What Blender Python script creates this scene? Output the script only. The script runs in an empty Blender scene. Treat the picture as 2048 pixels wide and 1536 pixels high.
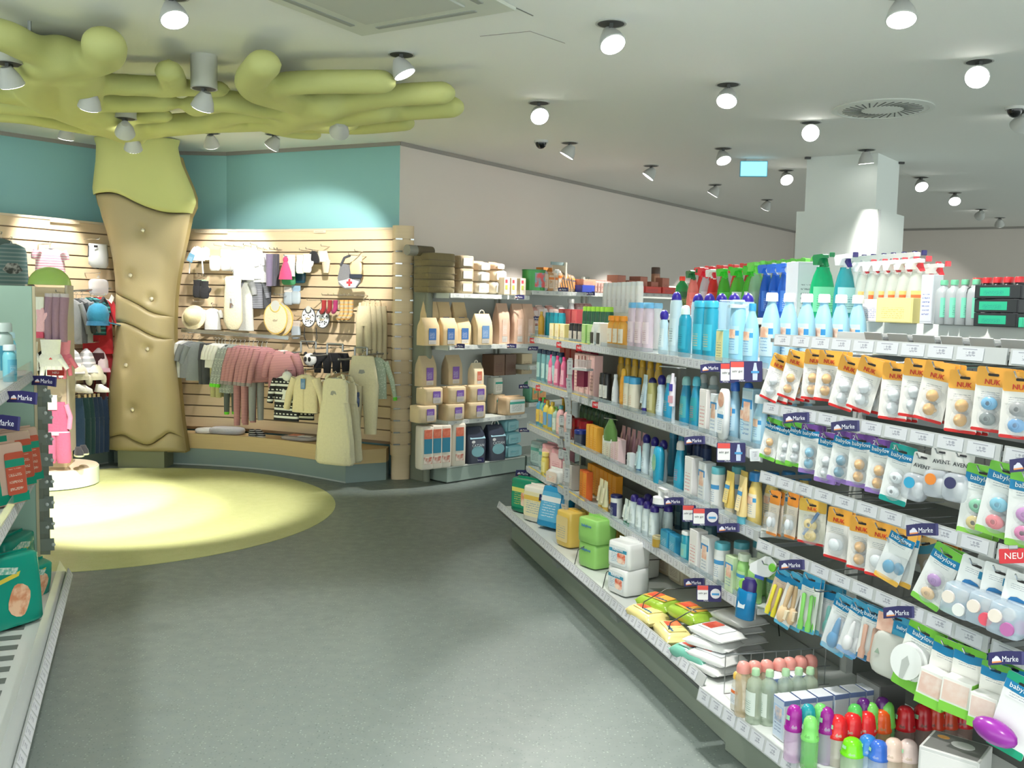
import bpy, bmesh, math, random
from mathutils import Vector, Matrix
random.seed(7)
SC = bpy.context.scene
COL = SC.collection
PI = math.pi
# ---------------------------------------------------------------- camera
FPX, HC = 1900.0, 1.60                       # focal length in pixels of the 2048 wide frame, eye height
PITCH, ROLL = math.atan(158 / FPX), 0.0225
_F = Vector((0, math.cos(PITCH), -math.sin(PITCH))); _R0 = Vector((1, 0, 0)); _U0 = _R0.cross(_F)
_R = _R0 * math.cos(ROLL) + _U0 * math.sin(ROLL); _U = _U0 * math.cos(ROLL) - _R0 * math.sin(ROLL)
CAM = Vector((0, 0, HC))
cd = bpy.data.cameras.new('camera'); cam = bpy.data.objects.new('camera', cd); COL.objects.link(cam)
cd.sensor_width = 36; cd.lens = 36 * FPX / 2048; cd.clip_start = .05; cd.clip_end = 100
m3 = Matrix((_R, _U, -_F)).transposed()
cam.matrix_world = Matrix.Translation(CAM) @ m3.to_4x4()
SC.camera = cam
# ---------------------------------------------------------------- world, exposure
SC.view_settings.view_transform = 'Standard'; SC.view_settings.look = 'None'
SC.view_settings.exposure = 0.2; SC.view_settings.gamma = 1.0; SC.view_settings.use_curve_mapping = False
W = bpy.data.worlds.new('ambient_world'); SC.world = W; W.use_nodes = True
W.node_tree.nodes['Background'].inputs[0].default_value = (.92, 1.0, .97, 1)
W.node_tree.nodes['Background'].inputs[1].default_value = 2.6   # even world fill, added for ambience; enters where unseen sides are left open
cy = SC.cycles; cy.max_bounces = 6; cy.diffuse_bounces = 3; cy.glossy_bounces = 2; cy.transmission_bounces = 2; cy.transparent_max_bounces = 6; cy.caustics_reflective = False; cy.caustics_refractive = False
SPOT_W = 80.0                                # watt of one ceiling spotlight
# ---------------------------------------------------------------- the photograph's rays, met with real planes
def ray(x, y): return _F * FPX + _R * (x - 1024) + _U * (768 - y)
def at_z(x, y, z):
    v = ray(x, y); return CAM + v * ((z - HC) / v.z)
def at_y(x, y, Y):
    v = ray(x, y); return CAM + v * (Y / v.y)
def at_line(x, z, p0, u):
    """the point of the horizontal line p0 + s*u (at height z) that lies in the photo's column x (camera level rows)"""
    p = Vector((p0[0], p0[1], z)) - CAM; uu = Vector((u[0], u[1], 0)); c = (x - 1024) / FPX
    s = (c * p.dot(_F) - p.dot(_R)) / (uu.dot(_R) - c * uu.dot(_F))
    return Vector((p0[0] + s * u[0], p0[1] + s * u[1], z))
def at_wall(x, y, p, n):
    v = ray(x, y); n = Vector((n[0], n[1], 0)); t = (Vector((p[0], p[1], 0)) - Vector((CAM.x, CAM.y, 0))).dot(n) / v.dot(n)
    return CAM + v * t
# ---------------------------------------------------------------- materials
MATS = {}
def srgb(c):
    return tuple((v / 12.92 if v <= .04045 else ((v + .055) / 1.055) ** 2.4) for v in (q / 255 for q in c)) + (1,)
def mat(c, rough=.45, metal=0., alpha=1., emit=0., kind='plain', c2=None, c3=None, scale=None):
    key = (tuple(c), rough, metal, alpha, emit, kind, c2, c3, scale)
    if key in MATS: return MATS[key]
    m = bpy.data.materials.new('%s_%02x%02x%02x' % (kind, *[int(q) for q in c])); m.use_nodes = True
    nt = m.node_tree; N = nt.nodes; L = nt.links; b = N['Principled BSDF']
    b.inputs['Base Color'].default_value = srgb(c); b.inputs['Roughness'].default_value = rough
    b.inputs['Metallic'].default_value = metal; b.inputs['Alpha'].default_value = alpha
    if emit:
        b.inputs['Emission Color'].default_value = srgb(c); b.inputs['Emission Strength'].default_value = emit
    def node(t, **kw):
        n = N.new(t)
        for k, v in kw.items(): setattr(n, k, v)
        return n
    def math_(op, a, b_):
        n = node('ShaderNodeMath', operation=op)
        for i, v in enumerate((a, b_)):
            if v is None: continue
            if isinstance(v, (int, float)): n.inputs[i].default_value = v
            else: L.new(v, n.inputs[i])
        return n.outputs[0]
    def mix(fac, a, b_):
        n = node('ShaderNodeMix', data_type='RGBA')
        if isinstance(fac, float): n.inputs[0].default_value = fac
        else: L.new(fac, n.inputs[0])
        for i, v in ((6, a), (7, b_)):
            if isinstance(v, tuple): n.inputs[i].default_value = v
            else: L.new(v, n.inputs[i])
        return n.outputs[2]
    tc = node('ShaderNodeTexCoord')
    def noise(sc, det=2, out='Object'):
        n = node('ShaderNodeTexNoise'); n.inputs['Scale'].default_value = sc; n.inputs['Detail'].default_value = det
        L.new(tc.outputs[out], n.inputs['Vector']); return n.outputs['Fac']
    def bump(h, dist, strength=.4):
        n = node('ShaderNodeBump'); n.inputs['Distance'].default_value = dist; n.inputs['Strength'].default_value = strength
        L.new(h, n.inputs['Height']); L.new(n.outputs[0], b.inputs['Normal'])
    def over(f, lo, hi):
        n = node('ShaderNodeMapRange'); L.new(f, n.inputs[0]); n.inputs[1].default_value = lo; n.inputs[2].default_value = hi
        return n.outputs[0]
    base = srgb(c)
    if kind == 'plain':
        f = noise(scale or 9, 0)
        L.new(mix(math_('MULTIPLY', f, .12), base, tuple(q * .8 for q in base[:3]) + (1,)), b.inputs['Base Color'])
    elif kind == 'fabric':
        f = noise(scale or 60, 3)
        L.new(mix(math_('MULTIPLY', f, .35), base, tuple(q * .62 for q in base[:3]) + (1,)), b.inputs['Base Color'])
        bump(f, .006, .5); b.inputs['Sheen Weight'].default_value = .15
    elif kind in ('stripe', 'stripe_x'):                 # woven stripes
        sp = node('ShaderNodeSeparateXYZ'); L.new(tc.outputs['Object'], sp.inputs[0])
        w = math_('FRACT', math_('MULTIPLY', sp.outputs[2 if kind == 'stripe' else 0], scale or 40), None)
        L.new(mix(math_('GREATER_THAN', w, .62), base, srgb(c2)), b.inputs['Base Color']); bump(noise(80), .004, .4)
    elif kind == 'motif':                                # scattered woven or printed figures
        v = node('ShaderNodeTexVoronoi'); v.inputs['Scale'].default_value = scale or 26; L.new(tc.outputs['Object'], v.inputs['Vector'])
        L.new(mix(math_('LESS_THAN', v.outputs['Distance'], .33), base, srgb(c2)), b.inputs['Base Color'])
    elif kind == 'band':                                 # knitted bands of figures
        sp = node('ShaderNodeSeparateXYZ'); L.new(tc.outputs['Object'], sp.inputs[0])
        zz = math_('FRACT', math_('MULTIPLY', sp.outputs[2], 14), None); xx = math_('FRACT', math_('MULTIPLY', sp.outputs[0], 26), None)
        a = math_('GREATER_THAN', zz, .72); q = math_('MULTIPLY', math_('GREATER_THAN', xx, .5), math_('GREATER_THAN', math_('FRACT', math_('MULTIPLY', zz, 3), None), .5))
        L.new(mix(math_('MAXIMUM', a, math_('MULTIPLY', q, math_('LESS_THAN', zz, .5))), base, srgb(c2)), b.inputs['Base Color'])
    elif kind == 'print':                                # small print: a head block, lines of lettering, a picture patch
        sp = node('ShaderNodeSeparateXYZ'); L.new(tc.outputs['Generated'], sp.inputs[0]); z = sp.outputs[2]; x = sp.outputs[0]
        ln = math_('GREATER_THAN', math_('FRACT', math_('MULTIPLY', z, scale or 11), None), .6)
        br = math_('GREATER_THAN', noise(24, 1, 'Generated'), .48)
        zone = math_('MULTIPLY', math_('LESS_THAN', z, .62), math_('GREATER_THAN', z, .1))
        inx = math_('MULTIPLY', math_('GREATER_THAN', x, .12), math_('LESS_THAN', x, .8))
        f = math_('MULTIPLY', math_('MULTIPLY', ln, br), math_('MULTIPLY', zone, inx))
        o = mix(math_('MULTIPLY', f, .75), base, srgb(c2 or (60, 60, 70)))
        if c3:
            head = math_('MULTIPLY', math_('GREATER_THAN', z, .66), math_('LESS_THAN', z, .84))
            o = mix(head, o, srgb(c3))
        L.new(o, b.inputs['Base Color'])
    elif kind == 'ticket':                               # shelf ticket: figures and a bar of code
        sp = node('ShaderNodeSeparateXYZ'); L.new(tc.outputs['Generated'], sp.inputs[0]); z = sp.outputs[2]; x = sp.outputs[0]
        big = math_('MULTIPLY', math_('MULTIPLY', math_('GREATER_THAN', x, .34), math_('LESS_THAN', x, .7)), math_('MULTIPLY', math_('GREATER_THAN', z, .3), math_('LESS_THAN', z, .74)))
        f = math_('MULTIPLY', big, math_('GREATER_THAN', noise(9, 1, 'Generated'), .5))
        tl = math_('MULTIPLY', math_('MULTIPLY', math_('GREATER_THAN', z, .82), math_('LESS_THAN', z, .9)), math_('MULTIPLY', math_('GREATER_THAN', x, .2), math_('LESS_THAN', x, .75)))
        L.new(mix(math_('MULTIPLY', math_('MAXIMUM', f, tl), .5), base, srgb(c2 or (70, 75, 105))), b.inputs['Base Color'])
    elif kind == 'camo':
        f = over(noise(scale or 22, 3), .42, .58); L.new(mix(f, base, srgb(c2)), b.inputs['Base Color'])
    elif kind == 'floor':
        v = node('ShaderNodeTexVoronoi'); v.inputs['Scale'].default_value = 75; L.new(tc.outputs['Object'], v.inputs['Vector'])
        s1 = math_('LESS_THAN', v.outputs['Distance'], .23); hue = node('ShaderNodeSeparateColor'); L.new(v.outputs['Color'], hue.inputs[0])
        dk = math_('MULTIPLY', s1, math_('GREATER_THAN', hue.outputs[0], .55)); lt = math_('MULTIPLY', s1, math_('LESS_THAN', hue.outputs[0], .3))
        o = mix(math_('MULTIPLY', noise(1.3, 3), .2), base, tuple(q * .85 for q in base[:3]) + (1,))
        o = mix(math_('MULTIPLY', dk, .6), o, srgb(c2)); o = mix(math_('MULTIPLY', lt, .45), o, srgb(c3)); L.new(o, b.inputs['Base Color'])
        L.new(over(noise(14, 3), -.6, 1.9), b.inputs['Roughness'])
    elif kind == 'wood':
        mp = node('ShaderNodeMapping'); mp.inputs['Scale'].default_value = (1.2, 1.2, 26); L.new(tc.outputs['Object'], mp.inputs[0])
        n = node('ShaderNodeTexNoise'); n.inputs['Scale'].default_value = 3; n.inputs['Detail'].default_value = 4; L.new(mp.outputs[0], n.inputs['Vector'])
        L.new(mix(math_('MULTIPLY', n.outputs['Fac'], .4), base, srgb(c2 or (190, 150, 105))), b.inputs['Base Color'])
    elif kind == 'paint':
        f = noise(140, 3); bump(f, .002, .25)
        L.new(mix(math_('MULTIPLY', noise(.8, 2), .1), base, tuple(q * .85 for q in base[:3]) + (1,)), b.inputs['Base Color'])
    elif kind == 'leather':
        f = noise(120, 4); bump(f, .002, .3)
        L.new(mix(math_('MULTIPLY', noise(6, 3), .2), base, tuple(q * .75 for q in base[:3]) + (1,)), b.inputs['Base Color'])
    elif kind == 'brick':
        pass
    MATS[key] = m
    return m
def clear(c=(235, 240, 242), alpha=.22, rough=.08): return mat(c, rough, 0, alpha, 0, 'clearfilm')
WHITE = (236, 238, 236); CHROME = mat((205, 208, 210), .22, .95); STEEL = mat((170, 174, 176), .35, .8); SHELFW = mat((214, 220, 216), .4)
# ---------------------------------------------------------------- mesh makers (all cached and shared)
CACHE = {}
def cached(fn):
    def g(*a, **k):
        key = (fn.__name__, repr(a), repr(sorted(k.items(), key=lambda q: q[0])))
        if key not in CACHE: CACHE[key] = fn(*a, **k)
        return CACHE[key]
    return g
def finish(vs, fs, m, smooth=True, sharp=.75, name='mesh'):
    me = bpy.data.meshes.new(name); me.from_pydata([tuple(v) for v in vs], [], fs); me.update()
    if smooth:
        me.polygons.foreach_set('use_smooth', [True] * len(me.polygons)); me.set_sharp_from_angle(angle=sharp)
    if m: me.materials.append(m)
    return me
def se(a, rx, ry, p):
    c, s = math.cos(a), math.sin(a)
    return (math.copysign(abs(c) ** (2 / p), c) * rx, math.copysign(abs(s) ** (2 / p), s) * ry)
@cached
def loft(rings, m, n=14, p=2., sharp=.75, cap=True, wob=0., k=8):
    """rings: (z, rx, ry[, cx, cy]) - closed rounded sections stacked along z"""
    vs, fs = [], []
    for r in rings:
        cx, cy = (r[3], r[4]) if len(r) > 3 else (0, 0)
        for i in range(n):
            a = 2 * PI * i / n; x, y = se(a, r[1], r[2], p)
            if wob: f = 1 + wob * math.sin(a * k + r[0] * 9); x *= f; y *= f
            vs.append((x + cx, y + cy, r[0]))
    for j in range(len(rings) - 1):
        for i in range(n):
            a, b = j * n + i, j * n + (i + 1) % n; fs.append((a, b, b + n, a + n))
    if cap: fs.append(tuple(range(n - 1, -1, -1))); q = (len(rings) - 1) * n; fs.append(tuple(range(q, q + n)))
    return finish(vs, fs, m, True, sharp)
@cached
def band(rings, m, a0, a1, off=.0008, n=8, p=2.):
    """a label that follows a lofted body between the angles a0..a1 (front is -pi/2)"""
    vs, fs = [], []
    for r in rings:
        for i in range(n + 1):
            a = a0 + (a1 - a0) * i / n; x, y = se(a, r[1] + off, r[2] + off, p); vs.append((x, y, r[0]))
    for j in range(len(rings) - 1):
        for i in range(n):
            a = j * (n + 1) + i; fs.append((a, a + 1, a + n + 2, a + n + 1))
    return finish(vs, fs, m)
@cached
def box(sx, sy, sz, m, bev=.0, cz=True):
    """box centred in x and y, standing on z = 0 (cz) with chamfered edges"""
    hx, hy = sx / 2, sy / 2; z0, z1 = (0, sz) if cz else (-sz / 2, sz / 2)
    if not bev:
        vs = [(x, y, z) for z in (z0, z1) for x, y in ((-hx, -hy), (hx, -hy), (hx, hy), (-hx, hy))]
        fs = [(3, 2, 1, 0), (4, 5, 6, 7), (0, 1, 5, 4), (1, 2, 6, 5), (2, 3, 7, 6), (3, 0, 4, 7)]
        return finish(vs, fs, m, False)
    b = min(bev, hx * .9, hy * .9, sz * .45); vs = []
    def ring(x, y, z): return [(-x + b, -y, z), (x - b, -y, z), (x, -y + b, z), (x, y - b, z), (x - b, y, z), (-x + b, y, z), (-x, y - b, z), (-x, -y + b, z)]
    def ring0(z): return [(max(-hx + b, min(hx - b, x)), max(-hy + b, min(hy - b, y)), z) for x, y, _ in ring(hx, hy, z)]
    vs = ring0(z0) + ring(hx, hy, z0 + b) + ring(hx, hy, z1 - b) + ring0(z1); fs = []
    for j in range(3):
        for i in range(8): a, c = j * 8 + i, j * 8 + (i + 1) % 8; fs.append((a, c, c + 8, a + 8))
    fs += [tuple(range(7, -1, -1)), tuple(range(24, 32))]
    return finish(vs, fs, m, False)
@cached
def tube(pts, r, m, n=6, r2=None):
    pts = [Vector(p) for p in pts]; vs, fs = [], []; k = len(pts)
    t0 = (pts[1] - pts[0]).normalized(); up = Vector((0, 0, 1)) if abs(t0.z) < .9 else Vector((1, 0, 0)); nx = t0.cross(up).normalized()
    for j, p in enumerate(pts):
        t = (pts[min(j + 1, k - 1)] - pts[max(j - 1, 0)]).normalized(); nx = (nx - t * nx.dot(t)).normalized(); ny = t.cross(nx)
        rr = r if r2 is None else r + (r2 - r) * j / (k - 1)
        for i in range(n): a = 2 * PI * i / n; vs.append(p + nx * math.cos(a) * rr + ny * math.sin(a) * rr)
    for j in range(k - 1):
        for i in range(n): a, b = j * n + i, j * n + (i + 1) % n; fs.append((a, b, b + n, a + n))
    fs += [tuple(range(n - 1, -1, -1)), tuple(range((k - 1) * n, k * n))]
    return finish(vs, fs, m, True, 1.0)
@cached
def prism(poly, th, m, bev=0.):
    """outline in the x-z plane, front at y = 0 (facing -y), thickness th backwards"""
    n = len(poly); vs = [(x, 0, z) for x, z in poly] + [(x, th, z) for x, z in poly]
    fs = [tuple(range(n)), tuple(range(2 * n - 1, n - 1, -1))] + [((i + 1) % n, i, i + n, (i + 1) % n + n) for i in range(n)]
    me = finish(vs, fs, m, False)
    bm = bmesh.new(); bm.from_mesh(me); bmesh.ops.recalc_face_normals(bm, faces=bm.faces); bm.to_mesh(me); bm.free()
    return me
def rrect(w, h, r, n=3, cx=0, cz=0):
    out = []
    for qx, qz, a in ((w / 2 - r, -h / 2 + r, -PI / 2), (w / 2 - r, h / 2 - r, 0), (-w / 2 + r, h / 2 - r, PI / 2), (-w / 2 + r, -h / 2 + r, PI)):
        for i in range(n + 1): t = a + PI / 2 * i / n; out.append((cx + qx + r * math.cos(t), cz + qz + r * math.sin(t)))
    return tuple(out)
@cached
def pillow(w, d, h, m, p=5., soft=.3, n=18, wob=0.):
    """soft filled pack standing on z = 0"""
    s = soft; R = ((0, .9), (.012, .96), (.045, 1), (.3, 1.015), (.5, 1.02), (.75, 1.01), (.955, 1), (.988, .95), (1, .88)) if s < .35 else ((0, .62), (.05, .85), (.18, 1), (.5, 1.04), (.82, 1), (.95, .85), (1, .62))
    return loft(tuple((h * z, w / 2 * q, d / 2 * q) for z, q in R), m, n, p, 1.2, True, wob, 7)
@cached
def dome(r, h, m, n=16):
    return loft(tuple((h * math.sin(a), r * math.cos(a) + .0002, r * math.cos(a) + .0002) for a in [PI / 2 * i / 6 for i in range(7)]), m, n, 2., 1.2)
@cached
def ellipsoid(rx, ry, rz, m, n=12, k=8):
    return loft(tuple((rz * math.sin(a), rx * math.cos(a) + 1e-4, ry * math.cos(a) + 1e-4) for a in [-PI / 2 + PI * i / k for i in range(k + 1)]), m, n, 2., 1.2)
@cached
def text(s, size, m, th=.0006, sx=1., shear=0.):
    cu = bpy.data.curves.new('lettering', 'FONT'); cu.body = s; cu.size = size; cu.align_x = 'CENTER'; cu.align_y = 'CENTER'; cu.extrude = th; cu.resolution_u = 2; cu.shear = shear
    o = bpy.data.objects.new('lettering', cu); COL.objects.link(o); dg = bpy.context.evaluated_depsgraph_get()
    me = bpy.data.meshes.new_from_object(o.evaluated_get(dg)); bpy.data.objects.remove(o); bpy.data.curves.remove(cu)
    for v in me.vertices: v.co = Vector((v.co.x * sx, -v.co.z, v.co.y))
    me.materials.clear(); me.materials.append(m); return me
# ---------------------------------------------------------------- things and parts
def P(name, me, loc=(0, 0, 0), rot=(0, 0, 0), kids=(), label=None): return (name, me, loc, rot, kids, label)
def add_part(par, spec):
    name, me, loc, rot, kids, label = spec
    o = bpy.data.objects.new(name, me); COL.objects.link(o); o.parent = par; o.location = loc; o.rotation_euler = rot
    if label: o['label'] = label
    for k in kids: add_part(o, k)
    return o
LABELS = {}
def thing(name, label, cat, parts, loc, rotz=0., group=None, rot=None, scale=None):
    """one top-level thing: an Empty at its base with its parts below it"""
    if len(parts) == 1 and not parts[0][4] and parts[0][2] == (0, 0, 0) and parts[0][3] == (0, 0, 0):
        o = bpy.data.objects.new(name, parts[0][1]); COL.objects.link(o); rest = ()
    else:
        o = bpy.data.objects.new(name, None); COL.objects.link(o); o.empty_display_size = .02; rest = parts
    o.location = loc; o.rotation_euler = rot if rot else (0, 0, rotz)
    if scale: o.scale = (scale,) * 3 if isinstance(scale, (int, float)) else scale
    o['label'] = label; o['category'] = cat
    if group: o['group'] = group
    for p in rest: add_part(o, p)
    LABELS.setdefault(label, []).append(o.name)
    return o
def struct(name, me, loc=(0, 0, 0), rotz=0., label=None, parts=()):
    o = bpy.data.objects.new(name, me); COL.objects.link(o); o.location = loc; o.rotation_euler = (0, 0, rotz); o['kind'] = 'structure'
    if label: o['label'] = label
    for p in parts: add_part(o, p)
    return o
ORD = 'first second third fourth fifth sixth seventh eighth ninth tenth eleventh twelfth thirteenth fourteenth fifteenth sixteenth seventeenth eighteenth'.split()
# ================================================================ the room
H = 3.05
CEIL = mat((238, 239, 235), .85, kind='paint'); WALLW = mat((214, 206, 198), .8, kind='paint'); BLUE = mat((142, 192, 194), .75, kind='paint')
FLOORM = mat((120, 131, 127), .38, kind='floor', c2=(84, 98, 94), c3=(178, 190, 180)); INLAY = mat((192, 196, 136), .38, kind='floor', c2=(158, 164, 104), c3=(216, 218, 166))
@cached
def plan_prism(poly, z0, z1, m):
    n = len(poly); vs = [(x, y, z0) for x, y in poly] + [(x, y, z1) for x, y in poly]
    fs = [tuple(range(n - 1, -1, -1)), tuple(range(n, 2 * n))] + [(i, (i + 1) % n, (i + 1) % n + n, i + n) for i in range(n)]
    me = finish(vs, fs, m, False); bm = bmesh.new(); bm.from_mesh(me); bmesh.ops.recalc_face_normals(bm, faces=bm.faces); bm.to_mesh(me); bm.free(); return me
def wall(name, p, q, z0, z1, m, th=.12, side=1, label=None, kids=()):
    d = (Vector(q) - Vector(p)).normalized(); n = Vector((-d.y, d.x)) * th * side
    return struct(name, plan_prism((tuple(p), tuple(q), tuple(Vector(q) + n), tuple(Vector(p) + n)), z0, z1, m), label=label, parts=kids)
WP0, WP1 = Vector((-1.06, 8.74)), Vector((5.06, 17.40)); WD = (WP1 - WP0).normalized(); WN = Vector((WD.y, -WD.x))   # white wall, its direction and its inner normal
BK = Vector((13.2, 12.46))
struct('floor', plan_prism(((-9, -3.5), (13.2, -3.5), (13.2, 18.5), (-9, 18.5)), -.1, 0, FLOORM), label='grey green speckled vinyl floor')
struct('floor_inlay', loft(((0, 1.77, 1.77), (.0025, 1.77, 1.77)), INLAY, 96), (-3.11, 7.06, .0005), label='lime green round inlay in the floor')
struct('ceiling', plan_prism(((-9, -3.5), (13.2, -3.5), (13.2, 18.5), (-9, 18.5)), H, H + .1, CEIL), label='plain pale grey ceiling')
wall('wall_back', WP0, WP1, 0, H, WALLW, label='white wall behind the shelves')
wall('wall_far', WP1, BK, 0, H, WALLW, label='distant white wall')
BL = [Vector(q) for q in ((-9, 3.25), (-3.86, 9.63), (-2.89, 9.60), (-1.06, 8.74))]
for i, nm in enumerate(('wall_left', 'wall_corner', 'wall_blue')): wall(nm, BL[i], BL[i + 1], 0, H, BLUE, label='turquoise painted wall')
GAP = mat((150, 146, 140), .7)
for i, (p, q) in enumerate(((WP0, WP1), (WP1, BK), (BL[0], BL[1]), (BL[1], BL[2]), (BL[2], BL[3]))):
    d = (q - p).normalized(); n = Vector((d.y, -d.x))
    wall('trim_%d' % (i + 1), p + n * .012, q + n * .012, H - .035, H, GAP, .012, label='grey shadow gap along the ceiling')
# pillar
PA, PB, PC = Vector((2.735, 9.11)), Vector((3.28, 8.78)), Vector((3.675, 9.28)); PD = PA + PC - PB
pc = (PA + PC) / 2; PW = mat((216, 222, 218), .6, kind='paint')
low = [pc + (q - pc) * 1.17 for q in (PA, PB, PC, PD)]
struct('pillar', plan_prism(tuple(tuple(q) for q in (PA, PB, PC, PD)), 2.5, H, PW), label='square white pillar rising to the ceiling', parts=(
    P('pillar_casing', plan_prism(tuple(tuple(q) for q in low), 0, 2.54, PW)),
    P('corner_bead', plan_prism(tuple(tuple(low[1] + Vector(o)) for o in ((-.012, -.014), (.012, -.006), (.014, .01), (-.01, .008))), 0, 2.535, mat((190, 194, 192), .5))),
    P('ceiling_clip', box(.05, .03, .02, mat((60, 60, 60))), (PA.x, PA.y - .02, H - .02)), P('ceiling_clip', box(.05, .03, .02, mat((60, 60, 60))), (PC.x + .01, PC.y - .02, H - .02))))
# ---------------------------------------------------------------- ceiling fixtures
LAMPW = mat((186, 188, 184), .45); DARKREC = mat((70, 72, 70), .6); LENS = mat((255, 253, 246), .3, emit=9.0); HOUS = mat((196, 198, 188), .5)
def spot_light(par, watts, deg, blend, col, radius=.05):
    l = bpy.data.lights.new('spot', 'SPOT'); l.energy = watts; l.spot_size = math.radians(deg); l.spot_blend = blend; l.color = col; l.shadow_soft_size = radius
    o = bpy.data.objects.new('spot_beam', l); COL.objects.link(o); o.parent = par; return o
NL = [0]
def lamp(pos, target, label, watts=1., deg=52, housing=0., col=(1, .965, .91), blend=.45, name='spotlight', group='swivel ceiling spotlights'):
    pos = Vector(pos); z = -housing
    head = Vector((0, 0, z - .075)); aim = (Vector(target) - pos - head).normalized(); q = aim.to_track_quat('-Z', 'Y').to_euler()
    refl = loft(((.055, .028, .028), (.045, .034, .034), (.0, .058, .058), (-.045, .07, .07), (-.048, .066, .066)), LAMPW, 18, 2., .9)
    parts = [P('recess', loft(((0, .07, .07), (.004, .07, .07)), DARKREC, 20), (0, 0, z - .006)), P('ring', loft(((0, .078, .078), (-.006, .08, .08), (-.006, .068, .068), (0, .068, .068)), LAMPW, 22, cap=False), (0, 0, z)),
             P('bracket', box(.02, .05, .05, DARKREC), (0, 0, z - .05))]
    if housing: parts.append(P('housing', loft(((-housing, .078, .078), (0, .078, .078)), HOUS, 24)))
    o = thing(name, label, 'ceiling lamp', parts, pos, 0, group)
    r = add_part(o, P('reflector', refl, head, q))
    add_part(r, P('lens', loft(((-.05, .063, .063), (-.046, .064, .064)), LENS, 20)))
    if watts:
        s = spot_light(o, SPOT_W * watts, deg, blend, col); s.location = head + aim * .07; s.rotation_euler = q
    return o
for x, y, t, lb, w, dg in (
    (345, -8, (-.6, 3.6, 0), 'lit spotlight cut by the top edge of the picture above the tree', 1.2, 70),
    (548, 268, (-3.2, 8.9, 1.5), 'lit spotlight under the right branch tips beside the turquoise wall', .8, 46),
    (803, 108, (.35, 5.6, .9), 'lit spotlight just right of the longest green branch', 1.3, 48),
    (1222, 46, (1.02, 3.7, .9), 'largest lit spotlight right of the square air conditioner', 2.2, 44),
    (1805, -12, (1.45, 3.5, .2), 'lit spotlight cut by the top edge above the round vent', 1.2, 60),
    (1456, 168, (.8, 4.9, .8), 'lit spotlight left of the round swirl vent', 1.3, 46),
    (1078, 205, (.5, 5.05, 1.35), 'lit spotlight above the black dome camera near the white wall', 2.6, 34),
    (1622, 244, (1.15, 3.6, 1.5), 'lit glaring spotlight facing the camera before the pillar', 2.4, 40),
    (1958, 122, (1.15, 3.2, 1.25), 'lit spotlight near the right edge above the round vent', 2.6, 36),
    (1446, 296, (2.2, 7.5, .9), 'half lit spotlight left of the blue exit sign', .9, 60),
    (1572, 340, (3., 7.6, .9), 'lit spotlight between exit sign and pillar', .9, 60),
    (1842, 354, (4.2, 8.2, .9), 'lit spotlight just right of the pillar', .9, 60),
    (1910, 385, (4.6, 9.6, 1.), 'small round lit spotlight facing the camera right of the pillar', .9, 60),
    (1139, 285, (-.45, 8.75, 1.35), 'unlit looking spotlight beside the black dome camera, turned to the wall', 3.4, 42),
    (1302, 331, (.5, 9.95, 1.75), 'grey spotlight turned to the white wall, second along it', 3.4, 44),
    (1430, 369, (1.7, 11.5, 1.9), 'grey spotlight turned to the white wall, third along it', 3., 48),
    (1534, 399, (2.9, 13.2, 1.9), 'grey spotlight turned to the white wall, farthest before the pillar', 3., 48),
    (1962, 418, (6.6, 15.3, 1.8), 'small grey spotlight turned to the distant wall on the right', 1.4, 50),
    (2000, 435, (7.6, 15, 1.8), 'small grey spotlight at the far right near the distant wall', 1.4, 50),
    (2046, 222, (3.6, 9.4, 1.2), 'grey spotlight cut by the right edge beside a dome camera', 1., 50),
    (1733, 299, (3.25, 8.74, 1.75), 'grey spotlight directly before the pillar top, lighting its corner', 1.6, 30),
    (133, 248, (-4.15, 8.6, 1.75), 'small grey spotlight before the turquoise wall left of the trunk', 2.6, 50),
    (422, 265, (-2.75, 9.3, 1.7), 'small grey spotlight before the turquoise wall right of the trunk', 1.5, 50)):
    lamp(at_z(x, y, H), t, lb, w, dg)
for x, y0, y1, t, lb, w, dg in (
    (18, 60, 126, (-2.6, 6.9, 0), 'lit spotlight at the left edge among green branches', 9.0, 40),
    (180, 145, 176, (-3.6, 7.3, 0), 'spotlight on a grey cylinder through the left branches', 9., 38),
    (408, 116, 176, (-3.1, 7.0, 0), 'spotlight on the tallest grey cylinder beside the middle branch', 5., 38),
    (250, 222, 236, (-3.6, 8.75, 1.5), 'upper of two stacked spotlights on the trunk top', .9, 30),
    (266, 248, 268, (-3.45, 8.75, 1.15), 'lower of two stacked spotlights on the trunk top', .8, 30),
    (680, 186, 234, (-1.95, 9.05, 1.75), 'spotlight on a grey cylinder through the right branches', 4.2, 44)):
    p = at_z(x, y1, H - .19); lamp((p.x, p.y, H), t, lb, w, dg, .19)
# unseen spots without fixtures, added for ambient light behind and beside the camera
k = 0
for x in (-5.5, -2.4, .6, 3.6, 6.6, 9.6):
    for y in (-2.6, .2, 2.8, 7., 11.):
        if y > 3 and x < 5: continue
        l = bpy.data.lights.new('fill_spot', 'SPOT'); l.energy = SPOT_W * 2.2; l.spot_size = math.radians(110); l.spot_blend = .6; l.color = (1, .975, .94); l.shadow_soft_size = .08
        o = bpy.data.objects.new('fill_spot_beam', l); COL.objects.link(o); o.location = (x, y, H - .05)
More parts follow.
